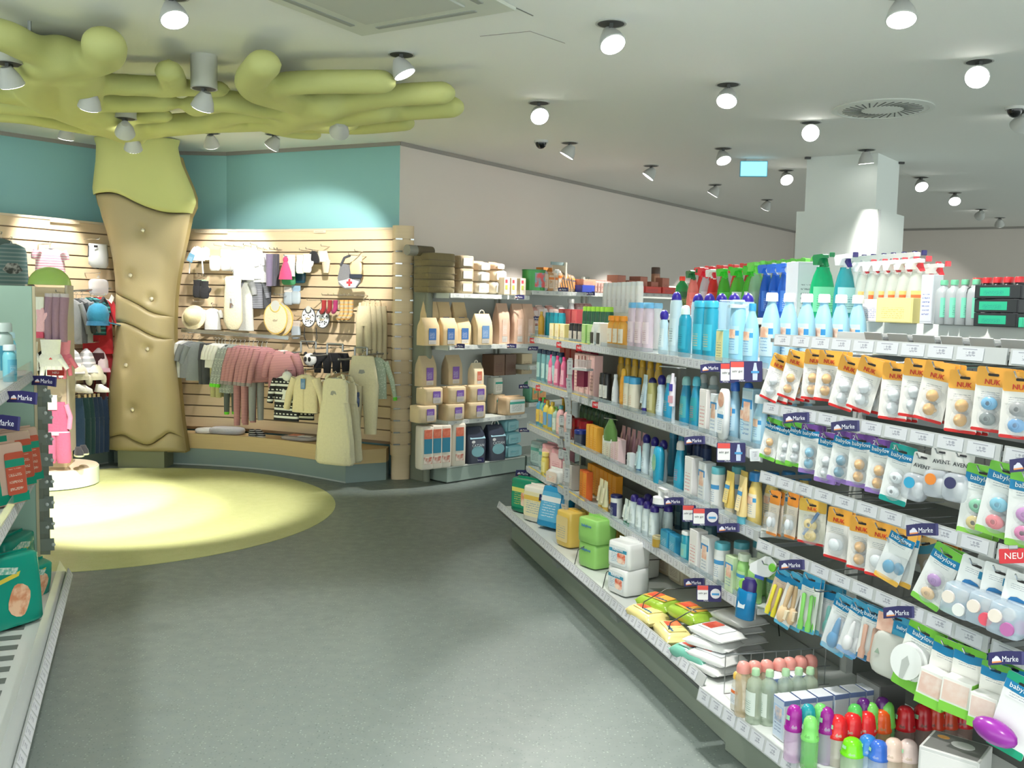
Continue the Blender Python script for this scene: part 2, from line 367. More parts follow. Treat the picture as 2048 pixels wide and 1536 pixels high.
# round swirl vent
VP = Vector((2.59, 6.9, H)); VW = mat((222, 226, 220), .5); VD = mat((92, 96, 92), .7)
vp = [P('rim', loft(((0, .34, .34), (-.008, .345, .345), (-.012, .31, .31), (0, .30, .30)), VW, 48, cap=False)), P('face_plate', loft(((-.010, .30, .30), (-.006, .31, .31)), VW, 48)), P('hub', loft(((-.016, .10, .10), (-.010, .125, .125)), VW, 28))]
for i in range(32):
    a = 2 * PI * i / 32; vp.append(P('slot', box(.14, .009, .004, VD if i % 3 else mat((60, 62, 60))), (.205 * math.cos(a) , .205 * math.sin(a), -.0125), (0, 0, a + .42)))
thing('ceiling_vent', 'round white swirl vent with radial slots in the ceiling', 'air vent', vp, VP)
# square air conditioner panel, partly in view, with its seam lines
c0, c1, c2 = at_z(628, 0, H), at_z(800, 62, H), at_z(975, 33, H)
cc = at_z(815, -30, H); an = math.atan2((c2 - c1).y, (c2 - c1).x)
AC = mat((204, 208, 196), .6); ac = [P('panel', box(.98, .98, .018, AC, .004), (0, 0, -.018)), P('grille', box(.62, .62, .012, mat((186, 190, 180), .7), .003), (0, 0, -.028))]
for i in range(4):
    a = i * PI / 2; ac.append(P('air_slot', box(.62, .03, .006, mat((150, 154, 146), .7)), (.4 * math.cos(a + PI / 2), .4 * math.sin(a + PI / 2), -.023), (0, 0, a)))
thing('air_conditioner', 'square ceiling air conditioner panel at the top edge', 'air conditioner', ac, (c1.x - .05, c1.y - .62, H), an + .0)
SE = mat((120, 122, 116), .7)
for i, (a, b) in enumerate((((995, -2), (1066, 31)), ((1060, 62), (1130, 86)), ((1060, 62), (960, 72)))):
    p, q = at_z(*a, H), at_z(*b, H); d = q - p
    struct('trim_%d' % (i + 6), box(d.length, .006 if i == 0 else .002, .003, SE if i == 0 else GAP), ((p.x + q.x) / 2, (p.y + q.y) / 2, H - .003), math.atan2(d.y, d.x), 'thin seam line in the ceiling')
# dome cameras
for x, y, lb in ((1082, 281, 'small black dome camera left of a grey spotlight'), (2030, 214, 'black dome camera at the right edge of the ceiling')):
    thing('dome_camera', lb, 'security camera', [P('mount', loft(((-.02, .062, .062), (0, .065, .065)), mat((200, 202, 198)), 20)), P('smoked_dome', dome(.05, .055, mat((16, 16, 18), .12)), (0, 0, -.018), (PI, 0, 0))], at_z(x, y, H))
# exit sign
es = at_z(1508, 318, H)
thing('exit_sign', 'pale blue lit exit sign hanging from the ceiling before the pillar', 'exit sign', [P('hanger', box(.14, .014, .02, LAMPW), (0, 0, -.02)), P('case', box(.26, .03, .15, mat((120, 190, 215)), .004), (0, 0, -.17)), P('lit_panel', box(.245, .004, .135, mat((140, 216, 240), .3, emit=1.05)), (0, -.017, -.163))], es, -.12)
# ================================================================ slat walls
SLAT = mat((222, 200, 165), .5, kind='wood', c2=(196, 168, 130)); GROOVE = mat((150, 125, 95), .6); BASEG = mat((132, 150, 146), .5); LEDGE = mat((216, 190, 142), .5, kind='wood', c2=(190, 160, 112))
def spline(pts, n):
    out = []; pts = [Vector(p) for p in pts]
    for i in range(len(pts) - 1):
        a, b, c, d = pts[max(i - 1, 0)], pts[i], pts[i + 1], pts[min(i + 2, len(pts) - 1)]
        for k in range(n): t = k / n; out.append(.5 * ((2 * b) + (c - a) * t + (2 * a - 5 * b + 4 * c - d) * t * t + (3 * b - 3 * c + d - a) * t ** 3))
    return out + [pts[-1]]
def off_curve(c, d):
    r = []
    for i in range(len(c)): t = (c[min(i + 1, len(c) - 1)] - c[max(i - 1, 0)]).normalized(); r.append(c[i] + Vector((-t.y, t.x)) * d)
    return r
def strip(c, z0, z1, front, back, m):
    a, b = off_curve(c, -front), off_curve(c, back); return plan_prism(tuple(tuple(q) for q in a + b[::-1]), z0, z1, m)
SR = spline(((-3.42, 9.40), (-2.70, 9.30), (-2.10, 9.10), (-1.55, 8.84), (-1.06, 8.60)), 6)      # right slat wall in plan
SL = spline(((-6.6, 5.55), (-5.2, 7.25), (-4.45, 8.17), (-3.95, 9.05), (-3.78, 9.42)), 5)            # left slat wall
PITCHS = .108
def slat_wall(label, c, z0, z1):
    parts = [P('backing', strip(c, z0, z1, -.012, .03, GROOVE))]
    z = z1 - .09; parts.append(P('top_band', strip(c, z + .006, z1, .006, .03, SLAT)))
    parts.append(P('top_rail', strip(c, z1, z1 + .02, .012, .035, mat((205, 190, 165), .4))))
    while z - PITCHS > z0 - .02: parts.append(P('slat', strip(c, max(z - PITCHS + .006, z0), z - .006, .006, -.01, SLAT))); z -= PITCHS
    thing('slat_wall', label, 'display wall', parts, (0, 0, 0))
slat_wall('curved beige slat wall hung with baby clothes right of the tree', SR, .30, 2.25)
slat_wall('beige slat wall hung with clothes left of the tree', SL, .30, 2.27)
# rounded end post with metal inserts
pp = [P('core', loft(((0, .085, .055), (2.27, .085, .055)), SLAT, 20, 3.))]
z = 2.25 - .09; pp.append(P('post_slat', loft(((z + .006, .095, .065), (2.28, .095, .065)), SLAT, 20, 3.)))
while z > .25:
    pp += [P('post_slat', loft(((z - PITCHS + .006, .095, .065), (z - .006, .095, .065)), SLAT, 20, 3.)), P('metal_insert', box(.06, .01, .012, CHROME), (-.05, -.066, z - .006)), P('metal_insert', box(.03, .01, .012, CHROME), (.07, -.06, z - .006))]; z -= PITCHS
thing('slat_post', 'rounded beige end post of the curved slat wall', 'post', pp, (-1.0, 8.56, 0), .3)
# platform under the right wall, and under the left wall
FR = spline(((-3.30, 9.06), (-2.75, 8.98), (-2.27, 8.82), (-1.83, 8.56), (-1.45, 8.28)), 6)
def platform(label, front, back, h1=.16, h2=.30):
    poly = [tuple(q) for q in front] + [tuple(q) for q in back]
    inner = [tuple(q) for q in off_curve(front, .03)] + [tuple(q) for q in back]
    thing('display_platform', label, 'platform', [P('step', plan_prism(tuple(poly), 0, h1, BASEG)), P('wood_front', plan_prism(tuple([tuple(q) for q in off_curve(front, .012)] + [tuple(q) for q in off_curve(front, .04)][::-1]), h1, h2, LEDGE)),
        P('deck', plan_prism(tuple(inner), h1, h2 - .015, LEDGE)), P('skirting', strip(front, 0, .012, .004, 0, mat((180, 188, 184), .4)))], (0, 0, 0))
platform('grey and beige curved platform under the right slat wall', FR, [Vector((-1.12, 8.48))] + SR[::-1][1:])
platform('platform under the left slat wall', spline(((-6.4, 5.4), (-5.0, 7.15), (-4.33, 8.24), (-3.86, 9.02)), 5), SL[::-1])
# small printed lines on the top rails
for c, i, s, lb in ((SR, 4, .34, 'small dark lettering line on the top rail of the right slat wall, left end'), (SR, 15, .14, 'small dark lettering line on the top rail near the end post'), (SL, 13, .30, 'small reddish lettering line on the top rail of the left slat wall')):
    q = c[i]; t = c[i + 1] - c[i]; n = Vector((t.y, -t.x)).normalized() * .02; colr = (120, 70, 60) if c is SL else (70, 64, 58)
    thing('sign_strip', lb, 'sign', [P('strip', box(s, .002, .026, mat((222, 205, 178), .5, kind='print', c2=colr, scale=1.6)))], (q.x + n.x, q.y + n.y, 2.2305 if c is SR else 2.2505), math.atan2(t.y, t.x))
# ================================================================ the tree
TG = mat((196, 200, 130), .7, kind='leather'); TT = mat((170, 155, 116), .42, kind='leather'); TY = 8.78
def edge_tab(tab):
    T = [(at_y(0, y, TY).z, at_y(a, y, TY).x, at_y(b, y, TY).x) for y, a, b in tab]
    T = [(at_y((a + b) / 2, y, TY).z, at_y(a, y, TY).x, at_y(b, y, TY).x) for y, a, b in tab]
    T.sort()
    def f(z):
        if z <= T[0][0]: return T[0][1], T[0][2]
        for p, q in zip(T, T[1:]):
            if z <= q[0]: t = (z - p[0]) / (q[0] - p[0]); t = t * t * (3 - 2 * t) if False else t; return p[1] + (q[1] - p[1]) * t, p[2] + (q[2] - p[2]) * t
        return T[-1][1], T[-1][2]
    return f
def seam(pts):
    Q = [at_y(x, y, TY) for x, y in pts]; S = spline([(q.x, q.z) for q in Q], 6)
    def f(x):
        if x <= S[0][0]: return S[0][1]
        for a, b in zip(S, S[1:]):
            if x <= b[0]: return a[1] + (b[1] - a[1]) * (x - a[0]) / max(b[0] - a[0], 1e-6)
        return S[-1][1]
    return f
TAN = edge_tab(((390, 183, 373), (430, 193, 371), (470, 206, 363), (520, 217, 352), (560, 222, 345), (600, 223, 341), (660, 222, 339), (690, 220, 340), (730, 216, 343), (760, 211, 347), (800, 208, 351), (840, 207, 355), (880, 206, 361), (905, 205, 365), (935, 204, 367)))
CAPE = edge_tab(((225, 120, 410), (245, 158, 372), (265, 176, 354), (290, 185, 347), (320, 184, 353), (350, 180, 366), (375, 177, 377), (400, 179, 384), (425, 190, 375), (440, 195, 370)))
S0 = seam(((160, 388), (180, 388), (205, 386), (228, 386), (250, 392), (280, 407), (310, 419), (340, 426), (372, 425), (400, 424)))
S1 = seam(((200, 580), (223, 585), (253, 597), (281, 611), (305, 625), (340, 634), (360, 638)))
S2 = seam(((200, 645), (225, 645), (248, 645), (270, 653), (300, 669), (321, 677), (340, 679), (360, 680)))
S3 = seam(((190, 882), (222, 874), (248, 870), (277, 884), (300, 889), (323, 875), (340, 866), (370, 884)))
BUT = [at_y(x, y, TY) for x, y in ((288, 461), (263, 551), (305, 598), (297, 698), (254, 730), (267, 819))]
def cushion(edge, lo, hi, m, dep=.17, nu=40, nv=34):
    vs, fs = [], []
    for j in range(nv + 1):
        for i in range(nu + 1):
            u = .5 - .5 * math.cos(PI * i / nu); v = .5 - .5 * math.cos(PI * j / nv); x = 0.
            zc = None
            zm = (lo(-3.6) + hi(-3.6)) / 2; xl, xr = edge(zm); x = xl + (xr - xl) * u
            for _ in range(3):
                zc = lo(x) + (hi(x) - lo(x)) * v; xl, xr = edge(zc); x = xl + (xr - xl) * u
            e = math.sqrt(max(0, 1 - abs(2 * u - 1) ** 3.0)); dv = min(zc - lo(x), hi(x) - zc); ev = min(1, max(0, dv) / .045); ev = math.sqrt(max(0, 1 - (1 - ev) ** 2))
            y = TY + .12 - dep * e + .045 * (1 - ev) * e
            for b in BUT:
                r = math.hypot(b.x - x, b.z - zc); y += .038 * math.exp(-(r / .042) ** 2) * e
            vs.append((x, y, zc))
    for j in range(nv):
        for i in range(nu): a = j * (nu + 1) + i; fs.append((a, a + 1, a + nu + 2, a + nu + 1))
    return finish(vs, fs, m, True, 1.2)
top = lambda x: H - .01
bot = lambda x: .16
tree = [P('upper_trunk_cushion', cushion(TAN, S1, S0, TT)), P('middle_trunk_cushion', cushion(TAN, S2, S1, TT)), P('lower_trunk_cushion', cushion(TAN, S3, S2, TT)), P('trunk_hem', cushion(TAN, bot, S3, TT, .15, 40, 12)), P('crown_cushion', cushion(CAPE, S0, top, TG, .24))]
for b in BUT: tree.append(P('button', dome(.02, .012, mat((222, 214, 190), .2, .5)), (b.x, TY - .026, b.z), (PI / 2, 0, 0)))
zs = [.14 + (H - .15 - .14) * i / 30 for i in range(31)]
core = [((TAN if z < 2.42 else CAPE)(z), z) for z in zs]; cp = [(e[0] + .01, z) for e, z in core] + [(e[1] - .01, z) for e, z in reversed(core)]
tree.append(P('trunk_core', prism(tuple(cp), .13, mat((150, 134, 84), .6, kind='leather')), (0, TY + .11, 0)))
a, b = at_y(233, 925, TY), at_y(326, 925, TY); tree.append(P('plinth', box(b.x - a.x, .26, .22, mat((134, 138, 112), .6)), ((a.x + b.x) / 2, TY + .16, 0)))
a, b = at_y(203, 925, TY), at_y(368, 925, TY); tree.append(P('plinth_back', box(b.x - a.x, .16, .2, mat((96, 108, 102), .6)), ((a.x + b.x) / 2, TY + .36, 0)))
# canopy: rounded upholstered branches hung under the ceiling
CZ = 2.90
BR = [([(262, 262), (330, 252), (420, 244), (520, 240), (600, 232)], .12), ([(600, 232), (640, 222), (700, 222), (760, 214)], .15), ([(560, 240), (620, 216), (660, 205)], .16),
      ([(610, 212), (560, 196), (515, 182), (503, 160), (528, 128)], .115), ([(600, 205), (560, 172), (640, 164), (765, 164)], .10), ([(640, 222), (700, 205), (800, 190), (885, 186)], .10), ([(700, 230), (790, 222), (905, 214)], .10),
      ([(560, 250), (640, 252), (720, 254), (812, 246)], .085), ([(520, 250), (580, 264), (630, 268)], .07), ([(600, 226), (520, 214), (450, 202), (390, 212)], .105), ([(640, 236), (690, 236)], .14), ([(420, 244), (480, 226), (560, 232)], .10),
      ([(255, 262), (210, 245), (150, 222), (100, 200)], .15), ([(100, 200), (70, 170), (80, 130), (120, 112)], .16), ([(150, 215), (160, 170), (150, 135)], .17), ([(120, 115), (60, 96), (10, 72), (-50, 60)], .115), ([(100, 120), (160, 125), (205, 112), (208, 88)], .13),
      ([(140, 160), (220, 168), (300, 172), (345, 172), (338, 142)], .095), ([(330, 172), (400, 178), (440, 178)], .075), ([(150, 200), (230, 204), (330, 203)], .10), ([(220, 232), (280, 234), (330, 231)], .075),
      ([(110, 195), (50, 190), (-40, 176)], .11), ([(255, 262), (180, 252), (100, 238), (40, 228), (-60, 222)], .10), ([(150, 222), (60, 212), (-40, 206)], .10), ([(100, 130), (40, 140), (-40, 128)], .11), ([(262, 264), (240, 240), (180, 215)], .16), ([(262, 266), (300, 256), (350, 247)], .10)]
bmv, bmf = [], []
for pts, r in BR:
    c = spline([tuple(at_z(x, y, CZ))[:2] for x, y in pts], 6); c = [Vector((q[0], q[1], 0)) for q in c]
    r *= .90
    for q in c:                                     # overlapping balls and links, fused below
        base = len(bmv); n = 12
        for j in range(1, 8):
            for i in range(n): t, f = PI * j / 8, 2 * PI * i / n; bmv.append((q.x + r * math.sin(t) * math.cos(f), q.y + r * math.sin(t) * math.sin(f), r * math.cos(t)))
        bmv += [(q.x, q.y, r), (q.x, q.y, -r)]
        for j in range(6):
            for i in range(n): a, b = base + j * n + i, base + j * n + (i + 1) % n; bmf.append((a, a + n, b + n, b))
        tp = base + 7 * n
        for i in range(n): bmf.append((tp, base + i, base + (i + 1) % n)); bmf.append((tp + 1, base + 6 * n + (i + 1) % n, base + 6 * n + i))
    for q, w in zip(c, c[1:]):
        d = (w - q); s = Vector((-d.y, d.x, 0)).normalized(); base = len(bmv); n = 12
        for e in (q, w):
            for i in range(n): t = 2 * PI * i / n; bmv.append(tuple(e + s * math.cos(t) * r + Vector((0, 0, math.sin(t) * r))))
        for i in range(n): a, b = base + i, base + (i + 1) % n; bmf.append((a, b, b + n, a + n))
        bmf += [tuple(range(base + n - 1, base - 1, -1)), tuple(range(base + n, base + 2 * n))]
me = bpy.data.meshes.new('branches'); me.from_pydata(bmv, [], bmf); me.update()
o = bpy.data.objects.new('branches', me); COL.objects.link(o)
md = o.modifiers.new('fuse', 'REMESH'); md.mode = 'VOXEL'; md.voxel_size = .028; md.use_smooth_shade = True
md = o.modifiers.new('relax', 'SMOOTH'); md.factor = .5; md.iterations = 9
dg = bpy.context.evaluated_depsgraph_get(); cm = bpy.data.meshes.new_from_object(o.evaluated_get(dg)); bpy.data.objects.remove(o)
for v in cm.vertices: v.co.z = v.co.z * .8
cm.materials.clear(); cm.materials.append(TG); cm.polygons.foreach_set('use_smooth', [True] * len(cm.polygons)); cm.update()
tree.append(P('branch_canopy', cm, (0, 0, CZ)))
for x, y in ((150, 190), (600, 222), (330, 172), (740, 212), (60, 100)):
    q = at_z(x, y, CZ); tree.append(P('ceiling_hanger', tube(((q.x, q.y, CZ), (q.x, q.y, H)), .01, STEEL)))
thing('decorative_tree', 'padded tree with buttoned tan trunk and green branches spread under the ceiling', 'decorative tree', tree, (0, 0, 0))
# ================================================================ goods: makers that return the parts of one thing (front faces -y, stands on z = 0)
INK = (70, 74, 92)
def pl(c, **k): return mat(c, k.pop('rough', .35), **k)
def printed(c, ink=INK, head=None, scale=None): return mat(c, .5, kind='print', c2=ink, c3=head, scale=scale)
SHAPES = {'oval': ((0, .9), (.02, 1), (.62, 1), (.74, .93), (.82, .66), (.86, .42), (.9, .4)), 'round': ((0, .94), (.015, 1), (.68, 1), (.78, .86), (.83, .5), (.86, .42), (.9, .42)),
          'lotion': ((0, .88), (.02, .96), (.3, 1), (.5, .97), (.66, .84), (.78, .6), (.85, .43), (.9, .42)), 'slope': ((0, .95), (.03, 1), (.4, .98), (.6, .86), (.75, .7), (.86, .5), (.9, .48)),
          'block': ((0, .97), (.01, 1), (.82, 1), (.88, .9), (.9, .86)), 'waist': ((0, .9), (.03, 1), (.25, .98), (.45, .8), (.58, .78), (.72, .86), (.82, .6), (.88, .4), (.9, .4))}
def bottle(w, d, h, body, cap, shape='oval', top='flip', lab=None, ink=INK, head=None, alpha=1., p=2.4, zone=(.16, .6), n=14, sticker=None):
    bm = clear(body, alpha, .12) if alpha < 1 else pl(body)
    R = tuple((h * z, w / 2 * q, d / 2 * q) for z, q in SHAPES[shape]); out = [P('body', loft(R, bm, n, p))]
    cm = pl(cap) if not isinstance(cap, bpy.types.Material) else cap; nr = R[-1][1]; nd = min(R[-1][2], nr * 1.2); z0 = h * .885
    if top == 'flip': out.append(P('cap', loft(((z0, nr * 1.15, nd * 1.15), (h * .97, nr * 1.15, nd * 1.15), (h, nr, nd)), cm, n, 2.4)))
    elif top == 'wide': out.append(P('cap', loft(((h * .84, w * .46, d * .46), (h * .97, w * .45, d * .45), (h, w * .4, d * .4)), cm, n, p)))
    elif top == 'screw': out.append(P('cap', loft(((z0, nr * 1.2, nr * 1.2), (h * .98, nr * 1.15, nr * 1.15), (h, nr, nr)), cm, n, 2., .6)))
    elif top == 'ball': out.append(P('cap', ellipsoid(w * .42, d * .44, h * .14, cm, 14), (0, 0, h * .9)))
    elif top == 'roundcap': out.append(P('cap', loft(((h * .82, w * .36, d * .4), (h * .93, w * .34, d * .38), (h * .985, w * .25, d * .28), (h, w * .1, d * .1)), cm, n, 2., 1.2)))
    elif top == 'pump':
        out.append(P('collar', loft(((z0, nr * 1.15, nr * 1.15), (h * .93, nr * 1.15, nr * 1.15), (h * .95, nr * .5, nr * .5)), cm, n)))
        out.append(P('pump_head', loft(((0, nr * .5, nr * .5), (h * .05, nr * .5, nr * .5), (h * .055, nr * 1.1, nr * .7), (h * .085, nr, nr * .6)), cm, 10), (0, 0, h * .93))); out.append(P('spout', box(nr * .5, nr * 2.2, h * .022, cm, .001), (0, -nr * 1.3, h * .985)))
    elif top == 'trigger':
        out.append(P('collar', loft(((z0 - h * .02, nr * 1.25, nr * 1.25), (h * .93, nr * 1.2, nr * 1.2)), cm, n)))
        tc = head_c = cm
        out.append(P('spray_head', prism(((-.012, 0), (.012, 0), (.016, .018), (.020, .034), (.014, .046), (-.05, .048), (-.056, .040), (-.056, .028), (-.03, .024), (-.016, .014)), .024, cm), (0, -.012, h * .925), (0, 0, PI / 2)))
    elif top == 'dome': out.append(P('cap', loft(((h * .8, w * .47, d * .47), (h * .9, w * .46, d * .46), (h * .97, w * .34, d * .34), (h, w * .08, d * .08)), cm, n, 2., 1.3)))
    if lab:
        z = [h * (zone[0] + (zone[1] - zone[0]) * i / 4) for i in range(5)]
        def rad(zz):
            for a, b in zip(R, R[1:]):
                if zz <= b[0]: t = (zz - a[0]) / (b[0] - a[0]); return a[1] + (b[1] - a[1]) * t, a[2] + (b[2] - a[2]) * t
            return R[-1][1:]
        rr = tuple((q,) + tuple(rad(q)) for q in z); lm = printed(lab, ink, head)
        kids = ()
        out.append(P('label', band(rr, lm, -PI / 2 - 1.15, -PI / 2 + 1.15, .0008, 8, p)))
        if sticker:
            zs = h * (zone[0] + (zone[1] - zone[0]) * .72); rx, ry = rad(zs)
            out.append(P('picture', band(((zs - h * .07, rx, ry), (zs + h * .07, rx, ry)), mat(sticker, .5, kind='camo', c2=(250, 226, 206)), -PI / 2 - .6, -PI / 2 + .6, .0014, 6, p)))
    return out
def trig_bottle(w, d, h, body, head, trigger, lab, ink=INK, alpha=.75, shape='slope', hd=None, flat=False):
    bm = clear(body, alpha, .12) if alpha < 1 else pl(body)
    R = tuple((h * .8 * z / .9, w / 2 * q, d / 2 * q) for z, q in SHAPES[shape]); hm = pl(head); tm = pl(trigger)
    out = [P('body', loft(R, bm, 14, 2.6)), P('collar', loft(((h * .78, .016, .016), (h * .84, .015, .015)), hm, 12)),
           P('spray_head', prism(((.014, 0), (.018, h * .06), (.024, h * .12), (.016, h * .155), (-.05, h * .16), (-.058, h * .145), (-.058, h * .1), (-.03, h * .09), (-.014, 0)), .026, hm), (-.013, 0, h * .83), (0, 0, PI / 2)),
           P('trigger', prism(((-.022, 0), (-.012, .0), (-.026, -h * .06), (-.046, -h * .13), (-.056, -h * .12), (-.046, -h * .05), (-.042, 0)), .014, tm), (-.007, 0, h * .925), (0, 0, PI / 2)), P('nozzle', box(.02, .012, .02, tm, .002), (0, -.062, h * .945))]
    if lab:
        zz = (h * .12, h * .25, h * .4, h * .5); rr = tuple((z, w / 2 * 1.0, d / 2 * 1.0) for z in zz); out.append(P('label', band(rr, printed(lab, ink, hd), -PI / 2 - 1.1, -PI / 2 + 1.1, .001, 8, 2.6)))
    return out
def jar(w, h, body, lid, lab=None, alpha=1., lidh=.25, ink=INK, head=None):
    bm = clear(body, alpha) if alpha < 1 else pl(body); out = [P('body', loft(((0, w * .46, w * .46), (h * .03, w / 2, w / 2), (h * (1 - lidh), w / 2, w / 2)), bm, 16)), P('lid', loft(((h * (1 - lidh), w * .51, w * .51), (h * .97, w * .51, w * .51), (h, w * .47, w * .47)), pl(lid), 16, 2., .6))]
    if lab: out.append(P('label', band(tuple((h * z, w / 2, w / 2) for z in (.1, .4, .68)), printed(lab, ink, head), -PI / 2 - 1.3, -PI / 2 + 1.3, .0008, 8)))
    return out
def carton(w, d, h, c, front=None, ink=INK, head=None, side=None, bev=.0015, band_c=None, pic=None):
    out = [P('carton', box(w, d, h, pl(c, rough=.55), bev))]
    out.append(P('front_print', box(w * .92, .0012, h * .9, printed(front or c, ink, head)), (0, -d / 2 - .0004, h * .05)))
    if side: out.append(P('side_print', box(.0012, d * .9, h * .9, printed(side, ink)), (-w / 2 - .0004, 0, h * .05))); out.append(P('side_print', box(.0012, d * .9, h * .9, printed(side, ink)), (w / 2 + .0004, 0, h * .05)))
    if band_c: out.append(P('lid_band', box(w * 1.01, d * 1.01, h * .12, pl(band_c)), (0, 0, h * .87)))
    if pic: out.append(P('picture', box(w * .6, .0012, h * .34, mat(pic, .5, kind='camo', c2=(240, 214, 196))), (0, -d / 2 - .0012, h * .42)))
    return out
def squeeze(w, d, h, c, cap, lab=None, ink=INK, head=None, capc=None):
    """tube standing on its cap, flat crimp on top"""
    out = [P('tube', loft(((h * .16, w * .44, d * .48), (h * .3, w * .48, d * .46), (h * .7, w * .5, d * .3), (h * .96, w * .52, d * .06), (h, w * .52, d * .05)), pl(c), 14, 2.3)), P('cap', loft(((0, w * .38, d * .46), (h * .17, w * .38, d * .46)), pl(cap), 14))]
    if lab: out.append(P('front_print', prism(rrect(w * .6, h * .5, .004), .001, printed(lab, ink, head)), (0, -d * .47, h * .52), (-.14, 0, 0)))
    return out
def soft_pack(w, d, h, c, front=None, ink=INK, head=None, logo=None, p=5., soft=.3, tag=None, pic=None, seam=True, side=None):
    """foil pack of nappies, wadding or wipes"""
    out = [P('wrap', pillow(w, d, h, pl(c, rough=.25), p, soft, 18, .012))]
    if front: out.append(P('front_print', prism(rrect(w * .78, h * .72, .012), .001, printed(front, ink, head)), (0, -d * .515, h * .5)))
    if pic: out.append(P('picture', prism(rrect(w * .36, h * .4, .012), .001, mat(pic, .45, kind='camo', c2=(250, 222, 200))), (w * .16, -d * .515 - .001, h * .42)))
    if logo: out.append(P('logo', text(logo[0], logo[2], pl(logo[1])), (0, -d * .515 - .0016, h * logo[3])))
    if side: out.append(P('side_print', box(.001, d * .7, h * .7, printed(side, ink)), (-w * .515, 0, h * .15)))
    if seam: out.append(P('seal_fin', box(w * .9, .003, .012, pl(c, rough=.3)), (0, 0, h * .985)))
    return out
def paper_bag(w, d, h, c, stripe, ink=INK, handle=False, fold=True, window=None, logo=None):
    R = ((0, w / 2, d / 2), (h * .5, w * .5, d * .5), (h * .72, w * .49, d * .42), (h * .9, w * .47, d * .16), (h, w * .46, d * .02))
    out = [P('bag', loft(R, mat(c, .75, kind='fabric', scale=14), 16, 7., .6)), P('front_label', prism(((-w * .22, 0), (w * .22, 0), (w * .22, h * .42), (-w * .22, h * .42)), .001, printed(stripe, (235, 235, 240))), (0, -d * .5 - .0015, h * .2))]
    out.append(P('label_foot', prism(((-w * .22, 0), (w * .22, 0), (w * .22, h * .14), (-w * .22, h * .14)), .001, printed((205, 198, 190), (90, 90, 110))), (0, -d * .5 - .0015, h * .05)))
    if window: out.append(P('top_label', prism(((-w * .22, 0), (w * .22, 0), (w * .2, h * .16), (-w * .2, h * .16)), .001, printed(window, (245, 235, 230))), (0, -d * .44, h * .64), (-.45, 0, 0)))
    if handle: out.append(P('carry_handle', tube(tuple((w * .16 * math.cos(a), 0, h * .98 + w * .2 * math.sin(a)) for a in [PI * i / 8 for i in range(9)]), .006, mat((236, 226, 208), .6), 6)))
    if logo: out.append(P('logo', text(logo[0], logo[2], pl(logo[1])), (0, -d * .5 - .003, h * logo[3])))
    return out
def flow_pack(l, w, h, c, top=None, ink=INK, patch=None):
    """flat film pack of wet wipes with crimped ends"""
    R = tuple((l * q, max(.002, h / 2 * a), w / 2 * b) for q, a, b in ((-.5, .05, .92), (-.46, .06, .92), (-.42, .6, .98), (-.36, .95, 1.), (0, 1.05, 1.02), (.36, .95, 1.), (.42, .6, .98), (.46, .06, .92), (.5, .05, .92)))
    out = [P('film', loft(R, pl(c, rough=.22), 16, 3.2, 1.2, True, .012, 5), (0, 0, h / 2), (0, PI / 2, 0))]
    if top: out.append(P('top_print', box(l * .62, w * .62, .002, mat(top, .35, kind='print', c2=ink)), (0, 0, h * 1.005)))
    if patch: out.append(P('picture', box(l * .26, w * .5, .002, mat(patch, .35, kind='camo', c2=(214, 80, 60))), (-l * .14, .006, h * 1.005 + .002)))
    return out
